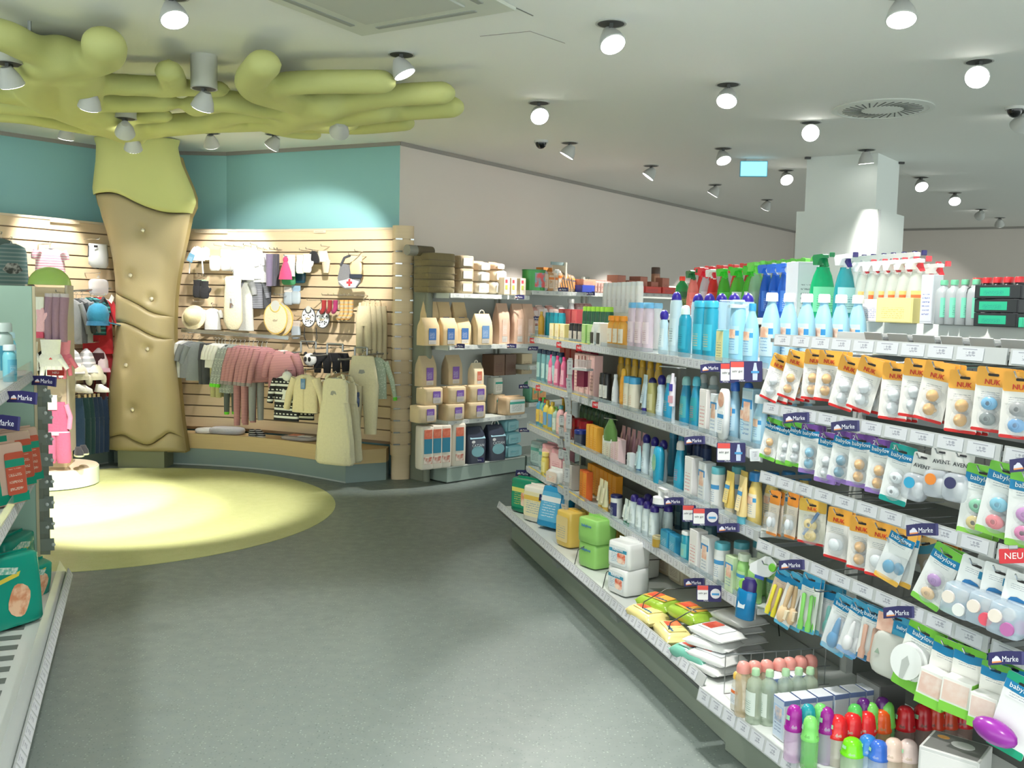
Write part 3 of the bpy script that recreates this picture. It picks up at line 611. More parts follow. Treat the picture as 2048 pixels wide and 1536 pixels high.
# ---------------------------------------------------------------- hanging blister cards
CLEARP = clear((236, 241, 244), .17, .03)
def blister(w, h, card, head, foot, words=None, content='teat', cc=(222, 180, 110), hh=.3, fh=.06, wc=(205, 40, 45), band_c=None, cc2=None):
    """card hanging from a hook: origin at the hole; header, printed field, clear bubbles, foot strip"""
    out = [P('card', prism(rrect(w, h, .007, 3, 0, -h / 2 + .02), .0015, mat(card, .5)), (0, 0, 0)),
           P('header', prism(rrect(w * .995, h * hh, .006, 3, 0, .02 - h * hh / 2), .0012, mat(head, .5, kind='plain', scale=20)), (0, -.0008, 0)),
           P('hang_hole', prism(rrect(.028, .007, .0034, 3, 0, 0), .0004, mat((40, 36, 34), .6)), (0, -.0014, 0)),
           P('foot_strip', prism(rrect(w * .995, h * fh, .004, 2, 0, .02 - h + h * fh / 2), .0012, mat(foot, .5)), (0, -.0008, 0)),
           P('small_print', box(w * .8, .001, h * .16, printed(card, (110, 120, 140), None, 5)), (0, -.0006, .02 - h * (hh + .18)))]
    if band_c: out.append(P('brand_band', prism(((-w * .49, -.012), (0, -.016), (w * .49, -.010), (w * .49, .012), (0, .008), (-w * .49, .012)), .001, mat(band_c, .4)), (0, -.0014, .02 - h * (hh + .02))))
    if words: out.append(P('lettering', text(words[0], words[1], mat(words[2], .4)), (0, -.0035, .02 - h * (hh + .02) if band_c else .02 - h * (hh * .78))))
    zc = .02 - h * .68; b = w * .33
    if content == 'teat':
        for dz in (h * .115, -h * .115): out.append(P('bubble', dome(b, b * .95, CLEARP, 14), (0, -.002, zc + dz), (PI / 2, 0, 0), (P('teat', loft(((0, b * .62, b * .62), (b * .2, b * .6, b * .6), (b * .32, b * .3, b * .3), (b * .75, b * .22, b * .22), (b * .85, b * .06, b * .06)), mat(cc, .25), 12, 2., 1.2)),)))
    elif content == 'soother':
        for dz, q in ((h * .12, cc), (-h * .12, cc2 or cc)): out.append(P('bubble', dome(b, b * .8, CLEARP, 14), (0, -.002, zc + dz), (PI / 2, 0, 0), (P('soother', ellipsoid(b * .74, b * .6, b * .22, mat(q, .25), 12, 6), (0, 0, b * .2)), P('soother_ring', loft(((0, b * .3, b * .3), (b * .12, b * .3, b * .3), (b * .12, b * .2, b * .2), (0, b * .2, b * .2)), mat(q, .25), 14), (0, 0, b * .42)))))
    elif content == 'bag': out.append(P('bubble', pillow(w * .8, .03, h * .42, CLEARP, 3., .4, 12), (0, -.016, zc - h * .22), (0, 0, 0), (P('part_inside', ellipsoid(w * .24, .008, h * .12, mat(cc, .3), 10, 6), (0, 0, h * .2)),)))
    elif content == 'box': out.append(P('carton', box(w * .92, .05, h * .52, pl((238, 238, 232)), .001), (0, -.026, .02 - h * .97), (0, 0, 0), (P('carton_front', box(w * .8, .001, h * .3, mat(cc, .5, kind='camo', c2=(235, 215, 205))), (0, -.0255, h * .17)), P('carton_side', box(.001, .046, h * .5, mat(foot, .5)), (w * .4635, 0, h * .01)), P('carton_foot', box(w * .925, .052, h * .14, mat(foot, .5))))))
    elif content == 'spoon': out.append(P('scoop', ellipsoid(w * .24, .014, h * .15, mat(cc, .3), 12, 6), (0, -.014, .02 - h * .76))); out.append(P('grip', loft(((0, w * .16, .008), (h * .22, w * .1, .007), (h * .28, w * .05, .004)), mat(cc, .3), 10), (0, -.012, .02 - h * .64))); out.append(P('film', pillow(w * .86, .03, h * .62, clear((235, 240, 244), .16), 3., .4, 12), (0, -.014, .02 - h * .95)))
    elif content == 'brush':
        out.append(P('brush_head', ellipsoid(w * .3, .016, h * .17, mat(cc, .5), 12, 6), (0, -.018, .02 - h * .74))); out.append(P('handle', loft(((0, w * .12, .009), (h * .3, w * .15, .01), (h * .42, w * .1, .008)), mat(cc, .5, kind='wood', c2=(170, 120, 80)), 10), (0, -.018, .02 - h * .62)))
        for i in range(6): out.append(P('bristle_row', box(w * .2, .016, .005, mat((240, 226, 196), .8)), (w * .26, -.02, .02 - h * (.66 + .028 * i))))
    elif content == 'sticks':
        for i in (-1, 1): out.append(P('utensil', loft(((0, w * .14, .007), (h * .12, w * .16, .006), (h * .2, w * .09, .005), (h * .6, w * .11, .006), (h * .62, w * .05, .004)), mat(cc, .35), 10), (i * w * .21, -.01, .02 - h * .96)))
    elif content == 'case': out.append(P('case', pillow(w * .98, .07, h * .5, clear((205, 222, 236), .5, .12), 4., .3, 14), (0, -.036, .02 - h * .98), (0, 0, 0), (P('round_valve', loft(((0, w * .2, w * .2), (.006, w * .19, w * .19)), mat((238, 226, 214), .4), 16), (-w * .2, -.038, h * .3), (PI / 2, 0, 0)), P('round_valve', loft(((0, w * .2, w * .2), (.006, w * .19, w * .19)), mat(cc, .4), 16), (w * .2, -.038, h * .16), (PI / 2, 0, 0)))))
    return out
def disc_roll(r, m):
    return [P('foam_disc', loft(((0, r * .9, r), (.028, r * .9, r)), m, 28), (0, 0, 0), (PI / 2, 0, 0)), P('slot', prism(((-.006, -r), (.006, -r), (.012, .0), (0, .02), (-.012, 0)), .001, mat((196, 200, 196))), (0, -.029, 0))]
# ---------------------------------------------------------------- shelf flags and cards
NAVY = mat((38, 34, 92), .45)
def marke_flag(w=.082, h=.034, word='Marke'):
    return [P('flag', prism(((-w / 2, -h / 2), (0, -h * .42), (w / 2, -h * .5), (w / 2, h * .5), (0, h * .55), (-w / 2, h * .42)), .0012, NAVY)), P('clip', box(.007, .003, h * .95, mat((70, 68, 120), .5), cz=False), (w / 2 - .002, .001, 0)),
            P('emblem', prism(((-.011, -.008), (.011, -.008), (.009, -.002), (.003, .006), (-.002, .007), (-.006, .002), (-.01, .0)), .0008, mat((225, 225, 240), .4)), (-w * .27, -.0012, 0), (0, 0, 0), (P('emblem_ribbon', prism(((-.011, -.0105), (.011, -.0085), (.011, -.005), (-.011, -.007)), .0006, mat((240, 150, 90), .4)), (0, -.0008, 0)),)),
            P('lettering', text(word, h * .6, mat((240, 240, 250), .4), .0004, .74), (w * .105, -.0022, -.001))]
def neu_flag(w=.05, h=.024):
    return [P('flag', prism(rrect(w, h, .003), .0012, mat((214, 44, 54), .4))), P('clip', box(w * .3, .004, h * .3, STEEL), (0, .002, h * .4)), P('lettering', text('NEU', h * .62, mat((250, 244, 240), .4), .0004), (0, -.0014, 0))]
def test_card(w, h, pic, wide=True):
    ww = h * .62
    out = [P('card', prism(rrect(w, h, .004), .0012, NAVY)), P('test_panel', prism(rrect(ww, h * .86, .002), .001, mat((238, 238, 236), .5)), (-w / 2 + ww / 2 + .003, -.001, h * .04), (0, 0, 0), (P('test_head', prism(rrect(ww, h * .26, .001), .0008, mat((226, 80, 72), .5)), (0, -.0008, h * .3)), P('lettering', text('sehr gut', h * .15, mat((60, 60, 66)), .0003), (0, -.0012, -h * .02)))),
           P('footer', text('Marke', h * .11, mat((230, 230, 240)), .0003), (-w * .12, -.0016, -h * .44))]
    if wide: out.append(P('picture', prism(tuple((h * .3 * math.cos(a), h * .3 * math.sin(a)) for a in [2 * PI * i / 16 for i in range(16)]) if pic == 'disc' else ((-.008, -h * .42), (.008, -h * .42), (.009, 0), (.005, h * .28), (.004, h * .42), (-.004, h * .42), (-.005, h * .28), (-.009, 0)), .0008, mat((226, 222, 226) if pic == 'disc' else (196, 208, 232), .4)), (w / 2 - h * .34, -.001, 0), (0, 0, 0), (P('picture_band', prism(((-.014, -.004), (.014, -.004), (.014, .004), (-.014, .004)), .0006, mat((70, 150, 205))), (0, -.0008, -.002)),)))
    return out
# ================================================================ the long gondola on the right: shelves (A) and hook rails (B)
class Frame:
    def __init__(s, a, k):
        q = math.hypot(1, k); s.p0 = Vector((a, 0)); s.u = Vector((k / q, -1 / q)); s.v = Vector((1 / q, k / q)); s.rz = math.atan2(s.u.y, s.u.x)
    def at(s, px, z, d=0.): return at_line(px, z, s.p0 + s.v * d, s.u)
    def hit(s, px, py, d=0.): return at_wall(px, py, s.p0 + s.v * d, s.v)
    def s_of(s, p): return (Vector((p[0], p[1])) - s.p0).dot(s.u)
    def w(s, ss, d, z): q = s.p0 + s.u * ss + s.v * d; return Vector((q.x, q.y, z))
A = Frame(1.82, .265); B = Frame(2.025, .333)
GON = mat((168, 178, 164), .5); RAIL = mat((186, 190, 190), .4); TICK = mat((206, 209, 214), .5, kind='ticket'); KICK = mat((150, 160, 146), .55); PEGB = mat((96, 100, 96), .6); TICKY = mat((228, 214, 150), .5, kind='ticket')
sA0, sA1 = -6.66, -3.53; LA = sA1 - sA0; cA = (sA0 + sA1) / 2
AZ = (1.39, 1.09, .795, .505)
parts = [P('base', box(LA, .517, .2, KICK, .004), (cA, .1615, 0)), P('bottom_deck', box(LA, .60, .03, SHELFW, .003), (cA, .11, .2)), P('back_panel', box(LA, .03, 1.28, mat((176, 180, 176), .5)), (cA, .43, .2)), P('floor_gap', box(LA, .5, .012, mat((60, 66, 62), .7)), (cA, .165, .0005))]
def rail(L, cx, d, z, tilt=0., hgt=.04, step=.062, tick=TICK, skip=()):
    n = int(L / step); kids = tuple(P('price_ticket', box(step * .86, .001, hgt * .8, tick, cz=False), (-L / 2 + step * (i + .5), -.0035, 0)) for i in range(n) if i not in skip)
    return P('price_rail', box(L, .005, hgt, RAIL, cz=False), (cx, d, z - hgt / 2), (tilt, 0, 0), kids)
parts.append(rail(LA, cA, -.196, .268, -.35, .046, .075))
parts.append(P('bumper', box(LA, .012, .012, mat((88, 92, 90), .5)), (cA, -.196, .205)))
for z in AZ:
    parts += [P('shelf', box(LA, .40, .022, SHELFW, .002), (cA, .205, z - .022)), P('clear_lip', box(LA, .002, .022, clear((190, 210, 220), .35)), (cA, .004, z)), rail(LA, cA, -.003, z + .002)]
    parts.append(P('edge_strip', box(1.15, .012, .003, mat((236, 206, 96), .5)), (sA0 + .62, .004, z + .002)))
for s in (sA0 + .01, sA0 + 1.57, sA1 - .01):
    parts.append(P('upright', box(.03, .04, 1.5, mat((198, 202, 198), .4)), (s, .40, .02)))
    for z in AZ: parts.append(P('bracket', prism(((0, 0), (.34, 0), (0, -.06)), .004, mat((190, 194, 190), .4)), (s, .38, z - .022), (0, 0, -PI / 2)))
for px in (1043, 1124, 1139, 1255, 1357):
    q = A.s_of(A.at(px, .15, -.1)); parts.append(P('screw', loft(((0, .006, .006), (.003, .006, .006)), mat((20, 20, 20)), 10), (q, -.097, .165), (PI / 2, 0, 0)))
for px in (1020, 1108, 1228):
    q = A.s_of(A.at(px, .2, -.19)); parts.append(P('ledge_bracket', prism(((0, 0), (.1, 0), (.09, -.05), (.02, -.075)), .09, mat((140, 146, 140), .5)), (q, -.19, .225), (0, 0, PI / 2)))
thing('shelf_gondola', 'long grey gondola with four shelves of bottles and a bottom ledge, right side', 'shelving', parts, (A.p0.x, A.p0.y, 0), A.rz)
# --- hook section
sB0, sB1 = -3.56, -1.75; LB = sB1 - sB0; cB = (sB0 + sB1) / 2; BZ = (1.52, 1.277, 1.028, .78)
HOOKS = []
pB = [P('base', box(LB, .50, .2, KICK, .004), (cB, .15, 0)), P('bottom_shelf', box(LB, .62, .03, SHELFW, .003), (cB, .105, .22)), P('back_panel', box(LB, .03, 1.28, PEGB), (cB, .43, .2)), P('upright', box(.03, .04, 1.49, mat((198, 202, 198))), (sB0 + .02, .405, 0)), P('floor_gap', box(LB, .48, .012, mat((60, 66, 62), .7)), (cB, .16, .0005))]
pB.append(rail(LB, cB, -.217, .252, -.2, .05, .085))
for i, z in enumerate(BZ):
    z1 = z - .02; j = sB0 + .62 + .30
    pB += [rail(1.06 - .05 * (i == 0), sB0 + .53 + .025 * (i == 0), 0, z1 + .02, -.12, .042, .105), rail(.66, sB0 + 1.40, 0, z1 + .02, -.12, .042, .105), P('cross_bar', box(LB, .02, .02, STEEL), (cB, .405, z - .05))]
    for s in (sB0 + .03, sB0 + 1.065): pB.append(P('rail_arm', box(.008, .40, .014, STEEL), (s, .2, z - .03)))
pB.append(P('top_bar', box(LB - .2, .03, .03, mat((190, 194, 194), .4)), (cB + .1, .16, 1.505)))
for i in range(13): pB.append(P('hook_plate', box(.085, .004, .026, mat((176, 180, 180), .4), .001), (sB0 + .42 + i * .11, .12, 1.515), (.35, 0, .04 * ((i * 7) % 3 - 1)))); pB.append(P('hook_clip', box(.03, .03, .02, CHROME, .002), (sB0 + .46 + i * .11, .145, 1.508)))
LR, cR = 4.88, -4.2
pR = [P('rear_shelf', box(LR, .44, .03, mat((226, 230, 226), .4), .002), (cR, .72, 1.535)), P('rear_lip', box(2.2, .012, .055, mat((232, 235, 230), .4), .002), (-2.86, .496, 1.512)), P('rear_body', box(LR, .42, 1.5, mat((176, 180, 176), .5)), (cR, .73, .02))]
thing('rear_gondola', 'gondola back to back behind the hooks, white top shelf with sprays', 'shelving', pR, (A.p0.x, A.p0.y, 0), A.rz)
# ---------------------------------------------------------------- placing goods
def row(F, px, z, parts, name, cat, desc, place, n=1, m=1, su=.07, sv=.07, d=.05, jit=.05, grp=None, tilt=0., yaw=0., dz=0.):
    p = F.at(px, z, d); s0 = F.s_of(p)
    for i in range(n):
        for j in range(m):
            w = F.w(s0 + i * su, d + j * sv, z + .001 + dz)
            rw = ('front row', 'second row', 'third row', 'fourth row', 'fifth row', 'sixth row', 'back row')[min(j, 6)]
            lb = desc + ' ' + place if n * m == 1 else ORD[i] + ' ' + desc + ' from left, ' + place if m == 1 else (ORD[j] + ' ' + desc + ' from the front, ' + place if n == 1 else ORD[i] + ' ' + desc + ' from left, ' + rw + ', ' + place)
            thing(name, lb, cat, parts, w, 0, grp or (desc + ' ' + place if n * m > 1 else None), (tilt, 0, F.rz + yaw + random.uniform(-jit, jit)))
S1_, S2_, S3_, S4_ = 'top right shelf', 'second right shelf', 'third right shelf', 'fourth right shelf'
# ---- top shelf
z = AZ[0]
TEAL = (30, 150, 178); LBL = (150, 205, 232); PUR = (48, 30, 150); SKIN = (226, 176, 150)
row(A, 1082, z, bottle(.055, .04, .17, (226, 170, 60), (232, 190, 90), 'oval', 'flip'), 'shampoo_bottle', 'bottle', 'amber yellow bottle standing at far end of', S1_)
row(A, 1096, z, bottle(.06, .045, .165, (20, 160, 180), (30, 150, 175), 'block', 'wide'), 'shower_gel', 'bottle', 'bright teal bottle', 'far end of ' + S1_, n=4, su=.1, d=.10)
row(A, 1110, z, carton(.09, .05, .10, (250, 226, 150), (250, 240, 200), (200, 120, 40)), 'cream_carton', 'box', 'pale yellow carton', 'far end of ' + S1_, n=3, su=.11, d=.03)
row(A, 1132, z, carton(.12, .08, .19, (226, 92, 100), (236, 110, 112), (120, 20, 40)), 'gift_carton', 'box', 'coral red carton behind yellow cartons', S1_, n=3, su=.14, d=.22)
row(A, 1144, z, bottle(.05, .04, .11, (50, 46, 48), (30, 30, 32), 'block', 'wide', (210, 200, 188)), 'face_bottle', 'bottle', 'short black bottle with beige label', S1_, n=4, su=.085, d=.03)
row(A, 1172, z, bottle(.05, .05, .21, (34, 88, 62), (150, 200, 60), 'block', 'wide', (60, 120, 80)), 'hair_tonic', 'bottle', 'dark green bottle with lime cap', S1_, n=6, su=.075, d=.10)
row(A, 1173, z, carton(.07, .04, .11, (160, 200, 120), (176, 212, 140), (70, 120, 60)), 'tea_carton', 'box', 'pale green carton before lime capped bottles', S1_, n=2, su=.1, d=.02)
row(A, 1193, z, [P('holder', prism(((0, 0), (.07, 0), (.07, .12), (.055, .125), (0, .06)), .06, mat((226, 228, 222), .4)), (-.03, -.03, 0)), P('dark_insert', box(.002, .045, .07, mat((40, 44, 42))), (-.031, 0, .004)), P('front_insert', box(.05, .002, .06, mat((54, 58, 54))), (.005, -.0315, .01))], 'tester_holder', 'holder', 'slanted white tester holder with dark window', S1_, n=2, su=.1, d=.03)
row(A, 1223, z, bottle(.055, .045, .165, (232, 170, 70), (246, 158, 40), 'oval', 'wide', (245, 235, 215), (200, 120, 40)), 'honey_shampoo', 'bottle', 'amber bottle with orange cap', S1_, n=3, su=.078, d=.035)
row(A, 1264, z, bottle(.07, .045, .235, (238, 216, 228), (120, 190, 232), 'block', 'flip', (246, 224, 232), (190, 120, 150), alpha=.75), 'pink_lotion', 'bottle', 'clear pink bottle with sky blue cap', S1_, n=3, su=.098, d=.04)
row(A, 1268, z, bottle(.06, .05, .235, (236, 238, 236), (150, 205, 240), 'block', 'flip'), 'white_lotion', 'bottle', 'white bottle behind the clear pink bottles', S1_, n=4, su=.098, d=.16)
row(A, 1326, z, bottle(.055, .045, .195, (196, 222, 232), PUR, 'waist', 'ball', (215, 232, 236), (40, 60, 120)), 'globe_bottle', 'bottle', 'low white bottle with violet ball cap', S1_, d=.035)
row(A, 1349, z, bottle(.062, .05, .275, (196, 218, 226), PUR, 'block', 'ball', (206, 226, 232), (40, 90, 80)), 'globe_bottle', 'bottle', 'tall white bottle with violet ball cap in front row,', S1_, d=.05)
row(A, 1392, z, bottle(.066, .055, .27, (180, 208, 222), PUR, 'block', 'ball'), 'globe_bottle', 'bottle', 'tall bottle with violet ball cap behind teal bottles', S1_, n=5, su=.115, d=.17)
row(A, 1368, z, bottle(.066, .05, .225, TEAL, (214, 232, 226), 'oval', 'roundcap', (40, 160, 186), (20, 80, 120)), 'teal_shower', 'bottle', 'teal bottle with round white cap', S1_, d=.03)
row(A, 1398, z, bottle(.078, .05, .245, TEAL, (60, 176, 205), 'block', 'flip', (60, 180, 205), (236, 190, 60)), 'teal_shampoo', 'bottle', 'broad teal bottle with flip cap', S1_, n=2, su=.098, d=.035)
row(A, 1444, z, carton(.06, .03, .13, (120, 185, 190), (226, 220, 160), (60, 100, 110)), 'soap_carton', 'box', 'small teal carton before pump bottle', S1_, d=.02)
row(A, 1472, z, bottle(.075, .05, .245, LBL, (196, 222, 232), 'block', 'pump', (170, 214, 236), (50, 130, 190), (60, 150, 205), sticker=SKIN), 'pump_bottle', 'bottle', 'pale blue pump bottle with baby picture', S1_, d=.035)
row(A, 1500, z, bottle(.068, .05, .235, LBL, (50, 150, 205), 'lotion', 'flip', (176, 216, 236), (50, 130, 190), (60, 150, 205), sticker=SKIN), 'lotion_bottle', 'bottle', 'pale blue bottle with mid blue cap', S1_, d=.035)
row(A, 1538, z, bottle(.088, .06, .275, (158, 208, 234), (240, 243, 242), 'lotion', 'screw', (196, 224, 238), (50, 130, 190), (50, 140, 200), sticker=SKIN), 'bath_bottle', 'bottle', 'large pale blue bottle with white cap', S1_, m=6, sv=.072, d=.045, jit=.02)
# ---- second shelf
z = AZ[1]
row(A, 1080, z, bottle(.05, .05, .22, (120, 175, 180), (40, 60, 90), 'block', 'wide', (190, 225, 220)), 'spray_can', 'can', 'sea green can with navy cap', 'far end of ' + S2_, n=5, su=.11, d=.05)
row(A, 1102, z, bottle(.06, .045, .2, (240, 120, 160), (236, 60, 130), 'waist', 'flip', (250, 190, 205), (200, 40, 90)), 'pink_bottle', 'bottle', 'hot pink bottle', 'far end of ' + S2_, n=4, su=.13, d=.03)
row(A, 1131, z, carton(.1, .06, .26, (200, 50, 50), (180, 60, 60)), 'red_carton', 'box', 'red carton behind pink bottles', S2_, n=3, su=.12, d=.25)
row(A, 1160, z, carton(.075, .05, .24, (236, 190, 186), (240, 200, 196), (150, 80, 90)), 'care_carton', 'box', 'tall pale pink carton', S2_, n=4, su=.088, d=.04)
row(A, 1164, z, carton(.07, .05, .27, (160, 30, 60), (150, 36, 66)), 'wine_carton', 'box', 'tall wine red carton behind pink cartons', S2_, n=3, su=.09, d=.2)
row(A, 1206, z, bottle(.045, .045, .155, (34, 32, 34), (22, 22, 24), 'block', 'wide', (225, 222, 215)), 'mens_gel', 'bottle', 'slim black bottle with white label', S2_, n=2, su=.06, d=.03)
row(A, 1230, z, bottle(.036, .036, .16, (226, 232, 236), (214, 222, 228), 'slope', 'flip', (236, 238, 240)), 'serum_bottle', 'bottle', 'slim white bottle beside orange tube', S2_, d=.03)
row(A, 1246, z, bottle(.05, .035, .2, (244, 170, 60), (250, 190, 60), 'oval', 'roundcap', (246, 180, 80), (200, 80, 30)), 'sun_lotion', 'bottle', 'orange sun lotion bottle with rounded top', S2_, d=.03)
row(A, 1240, z, bottle(.05, .04, .24, (240, 196, 90), (244, 190, 50), 'oval', 'roundcap'), 'sun_lotion', 'bottle', 'yellow capped bottle in the back', S2_, n=6, su=.105, d=.2)
row(A, 1258, z, jar(.062, .165, (232, 226, 204), (70, 160, 205), (236, 228, 206), 1., .2, (220, 140, 60)), 'cream_tub', 'tub', 'tall cream coloured tub with blue lid', S2_, n=2, su=.07, d=.035)
row(A, 1289, z, squeeze(.05, .03, .19, (200, 222, 232), (52, 40, 140), (214, 230, 236), (40, 60, 120)), 'care_tube', 'tube', 'white tube standing on violet cap', S2_, d=.03)
row(A, 1303, z, bottle(.055, .045, .175, (176, 172, 110), (36, 34, 96), 'block', 'ball', (200, 196, 150)), 'olive_bottle', 'bottle', 'olive bottle with dark blue ball cap', S2_, d=.035)
row(A, 1321, z, bottle(.05, .045, .195, (200, 220, 232), (40, 34, 120), 'waist', 'ball', (214, 228, 236)), 'white_bottle', 'bottle', 'white waisted bottle with navy ball cap', S2_, d=.035)
row(A, 1338, z, bottle(.062, .05, .21, (40, 150, 190), (210, 222, 216), 'slope', 'roundcap', (40, 150, 190), (230, 190, 80)), 'teal_shower', 'bottle', 'teal bottle with white rounded cap', S2_, d=.04)
row(A, 1370, z, bottle(.06, .05, .215, (36, 144, 184), (150, 205, 205), 'slope', 'roundcap', (70, 165, 175), (226, 196, 90)), 'teal_shower', 'bottle', 'teal bottle with pale cap and yellow motif', S2_, d=.045)
row(A, 1390, z, bottle(.06, .045, .225, (36, 144, 178), (90, 185, 205), 'slope', 'roundcap', (40, 150, 160), (226, 80, 80)), 'teal_shower', 'bottle', 'teal bottle with red dot beside white carton', S2_, d=.03)
row(A, 1413, z, carton(.062, .045, .18, (232, 228, 224), (236, 232, 228), (205, 80, 90)), 'baby_carton', 'box', 'white carton with red corner print', S2_, d=.03)
row(A, 1404, z, bottle(.05, .05, .22, (190, 210, 215), (225, 228, 226), 'round', 'roundcap'), 'white_bottle', 'bottle', 'pale bottle with white ball top behind teal bottles', S2_, n=2, su=.1, d=.16)
row(A, 1436, z, carton(.06, .05, .17, (226, 234, 238), (230, 236, 240), (90, 140, 190), (70, 150, 205), pic=SKIN), 'wipe_box', 'box', 'white carton with baby picture and blue band', S2_, d=.03)
row(A, 1446, z, [P('pouch', pillow(.07, .03, .2, pl((236, 238, 238)), 3., .4, 14)), P('face_picture', prism(tuple((.024 * math.cos(a), .03 * math.sin(a)) for a in [2 * PI * i / 16 for i in range(16)]), .001, mat((232, 190, 166), .5, kind='camo', c2=(214, 160, 136))), (0, -.0165, .158)), P('front_print', prism(rrect(.05, .09, .004), .001, printed((236, 240, 242), (90, 140, 190), (70, 150, 205))), (0, -.0165, .07))], 'baby_pouch', 'pouch', 'white rounded pouch with large baby face', S2_, d=.0)
row(A, 1466, z, bottle(.062, .045, .235, (166, 208, 230), (44, 100, 190), 'lotion', 'roundcap', (186, 218, 234), (50, 130, 190), (50, 140, 200), sticker=SKIN), 'lotion_bottle', 'bottle', 'pale blue bottle with royal blue cap', S2_, n=2, su=.105, d=.04)
row(A, 1500, z, carton(.075, .04, .215, (170, 205, 222), (196, 216, 226), (50, 120, 180), (50, 140, 200), pic=SKIN), 'baby_carton', 'box', 'pale blue carton with large baby photo', S2_, d=.04)
row(A, 1519, z, bottle(.058, .05, .20, (162, 208, 232), (226, 234, 236), 'lotion', 'wide', (190, 222, 236), (50, 130, 190), (50, 140, 200), sticker=SKIN), 'lotion_bottle', 'bottle', 'pale blue bottle with white cap', S2_, n=1, m=4, sv=.065, d=.03)
# ---- third shelf
z = AZ[2]
row(A, 1079, z, bottle(.055, .05, .19, (90, 160, 190), (232, 70, 50), 'round', 'flip', (236, 200, 90), (200, 60, 60)), 'kids_bottle', 'bottle', 'colourful childrens bottle with red cap', 'far end of ' + S3_, n=2, su=.13, d=.05)
row(A, 1086, z, bottle(.055, .05, .2, (120, 190, 150), (90, 200, 60), 'round', 'flip', (230, 190, 120), (60, 80, 160)), 'kids_bottle', 'bottle', 'colourful childrens bottle with green cap at far end of', S3_, d=.05)
row(A, 1094, z, bottle(.075, .055, .19, (236, 210, 90), (246, 200, 70), 'oval', 'flip', (110, 170, 210), (230, 120, 50)), 'kids_bottle', 'bottle', 'yellow childrens bottle', 'far end of ' + S3_, n=2, su=.11, d=.05)
row(A, 1112, z, bottle(.05, .05, .17, (180, 210, 190), (120, 190, 80), 'round', 'pump', (226, 236, 220), (60, 130, 120)), 'kids_bottle', 'bottle', 'pale green pump bottle near clip strip on', S3_, d=.04)
row(A, 1121, z, bottle(.07, .055, .19, (244, 190, 190), (90, 170, 170), 'oval', 'flip', (250, 210, 200), (220, 90, 90)), 'kids_bottle', 'bottle', 'pink childrens bottle', 'behind clip strip, ' + S3_, n=2, su=.13, d=.04)
row(A, 1126, z, [P('toy_ball', ellipsoid(.045, .045, .045, pl((200, 60, 40)), 14), (0, 0, .045)), P('toy_stem', tube(((0, 0, .085), (0, 0, .2)), .012, pl((236, 190, 60)), 8)), P('toy_top', ellipsoid(.04, .04, .04, pl((190, 40, 40)), 14), (0, 0, .22))], 'bath_toy', 'toy', 'red ball topped bath toy', 'behind childrens bottles, ' + S3_, n=2, su=.14, d=.22)
row(A, 1161, z, jar(.075, .09, (50, 56, 80), (40, 60, 150), (90, 96, 110)), 'gel_jar', 'jar', 'dark jar with blue lid', S3_, n=1, d=.04)
row(A, 1158, z, jar(.085, .12, (150, 24, 34), (200, 30, 44), None, 1., .4), 'red_jar', 'jar', 'dark red jar behind blue jar', S3_, n=2, su=.12, d=.13)
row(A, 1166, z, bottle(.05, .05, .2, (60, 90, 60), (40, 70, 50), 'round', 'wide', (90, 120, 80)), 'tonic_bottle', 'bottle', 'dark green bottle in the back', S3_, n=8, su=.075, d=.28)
row(A, 1181, z, carton(.055, .04, .145, (244, 176, 60), (246, 184, 70), (214, 100, 30)), 'sun_carton', 'box', 'orange carton', S3_, n=3, su=.062, d=.035)
row(A, 1214, z, carton(.05, .04, .12, (226, 222, 200), (232, 226, 206), (150, 80, 60)), 'herb_carton', 'box', 'cream carton under green hanging bag', S3_, n=2, su=.058, d=.03)
row(A, 1231, z, carton(.055, .04, .125, (236, 206, 206), (240, 214, 212), (200, 110, 120)), 'cream_carton', 'box', 'pale pink carton', S3_, n=2, su=.066, d=.035)
row(A, 1246, z, squeeze(.05, .035, .17, (200, 150, 160), (70, 66, 80), (206, 160, 168), (120, 60, 80)), 'care_tube', 'tube', 'dusky pink tube', S3_, n=5, su=.072, d=.13)
row(A, 1262, z, carton(.04, .03, .085, (214, 222, 224), (220, 226, 228), (40, 70, 140)), 'cream_carton', 'box', 'small white carton with navy print', S3_, n=1, d=.02)
row(A, 1277, z, squeeze(.04, .03, .135, (180, 214, 220), (60, 110, 150), (200, 224, 228), (50, 100, 140)), 'care_tube', 'tube', 'pale aqua tube', S3_, d=.025)
row(A, 1291, z, bottle(.05, .045, .19, (206, 224, 232), (36, 26, 110), 'waist', 'ball', (212, 228, 234), (40, 70, 120)), 'white_bottle', 'bottle', 'white bottle with navy ball cap', S3_, n=3, su=.1, d=.045)
row(A, 1316, z, [P('bottle_body', loft(((0, .03, .02), (.01, .034, .022), (.07, .038, .023), (.12, .04, .024), (.155, .034, .022), (.168, .02, .014)), pl((40, 160, 196)), 16, 2.2)), P('round_badge', prism(tuple((.024 * math.cos(a), .04 * math.sin(a)) for a in [2 * PI * i / 18 for i in range(18)]), .001, printed((130, 196, 170), (226, 200, 90))), (0, -.0245, .095)), P('cap_foot', loft(((-.001, .026, .019), (.022, .026, .019)), pl((232, 236, 236)), 14))], 'teal_bottle', 'bottle', 'rounded teal bottle with oval badge', S3_, n=1, d=.015)
row(A, 1358, z, bottle(.06, .045, .225, (36, 146, 180), (216, 212, 208), 'slope', 'roundcap', (40, 150, 178), (230, 80, 90)), 'teal_shower', 'bottle', 'tall teal bottle with whitish ball cap', S3_, n=1, d=.03)
row(A, 1344, z, bottle(.06, .05, .225, (44, 120, 150), (50, 130, 165), 'slope', 'roundcap'), 'teal_shower', 'bottle', 'darker teal bottle in the back', S3_, n=2, su=.1, d=.16)
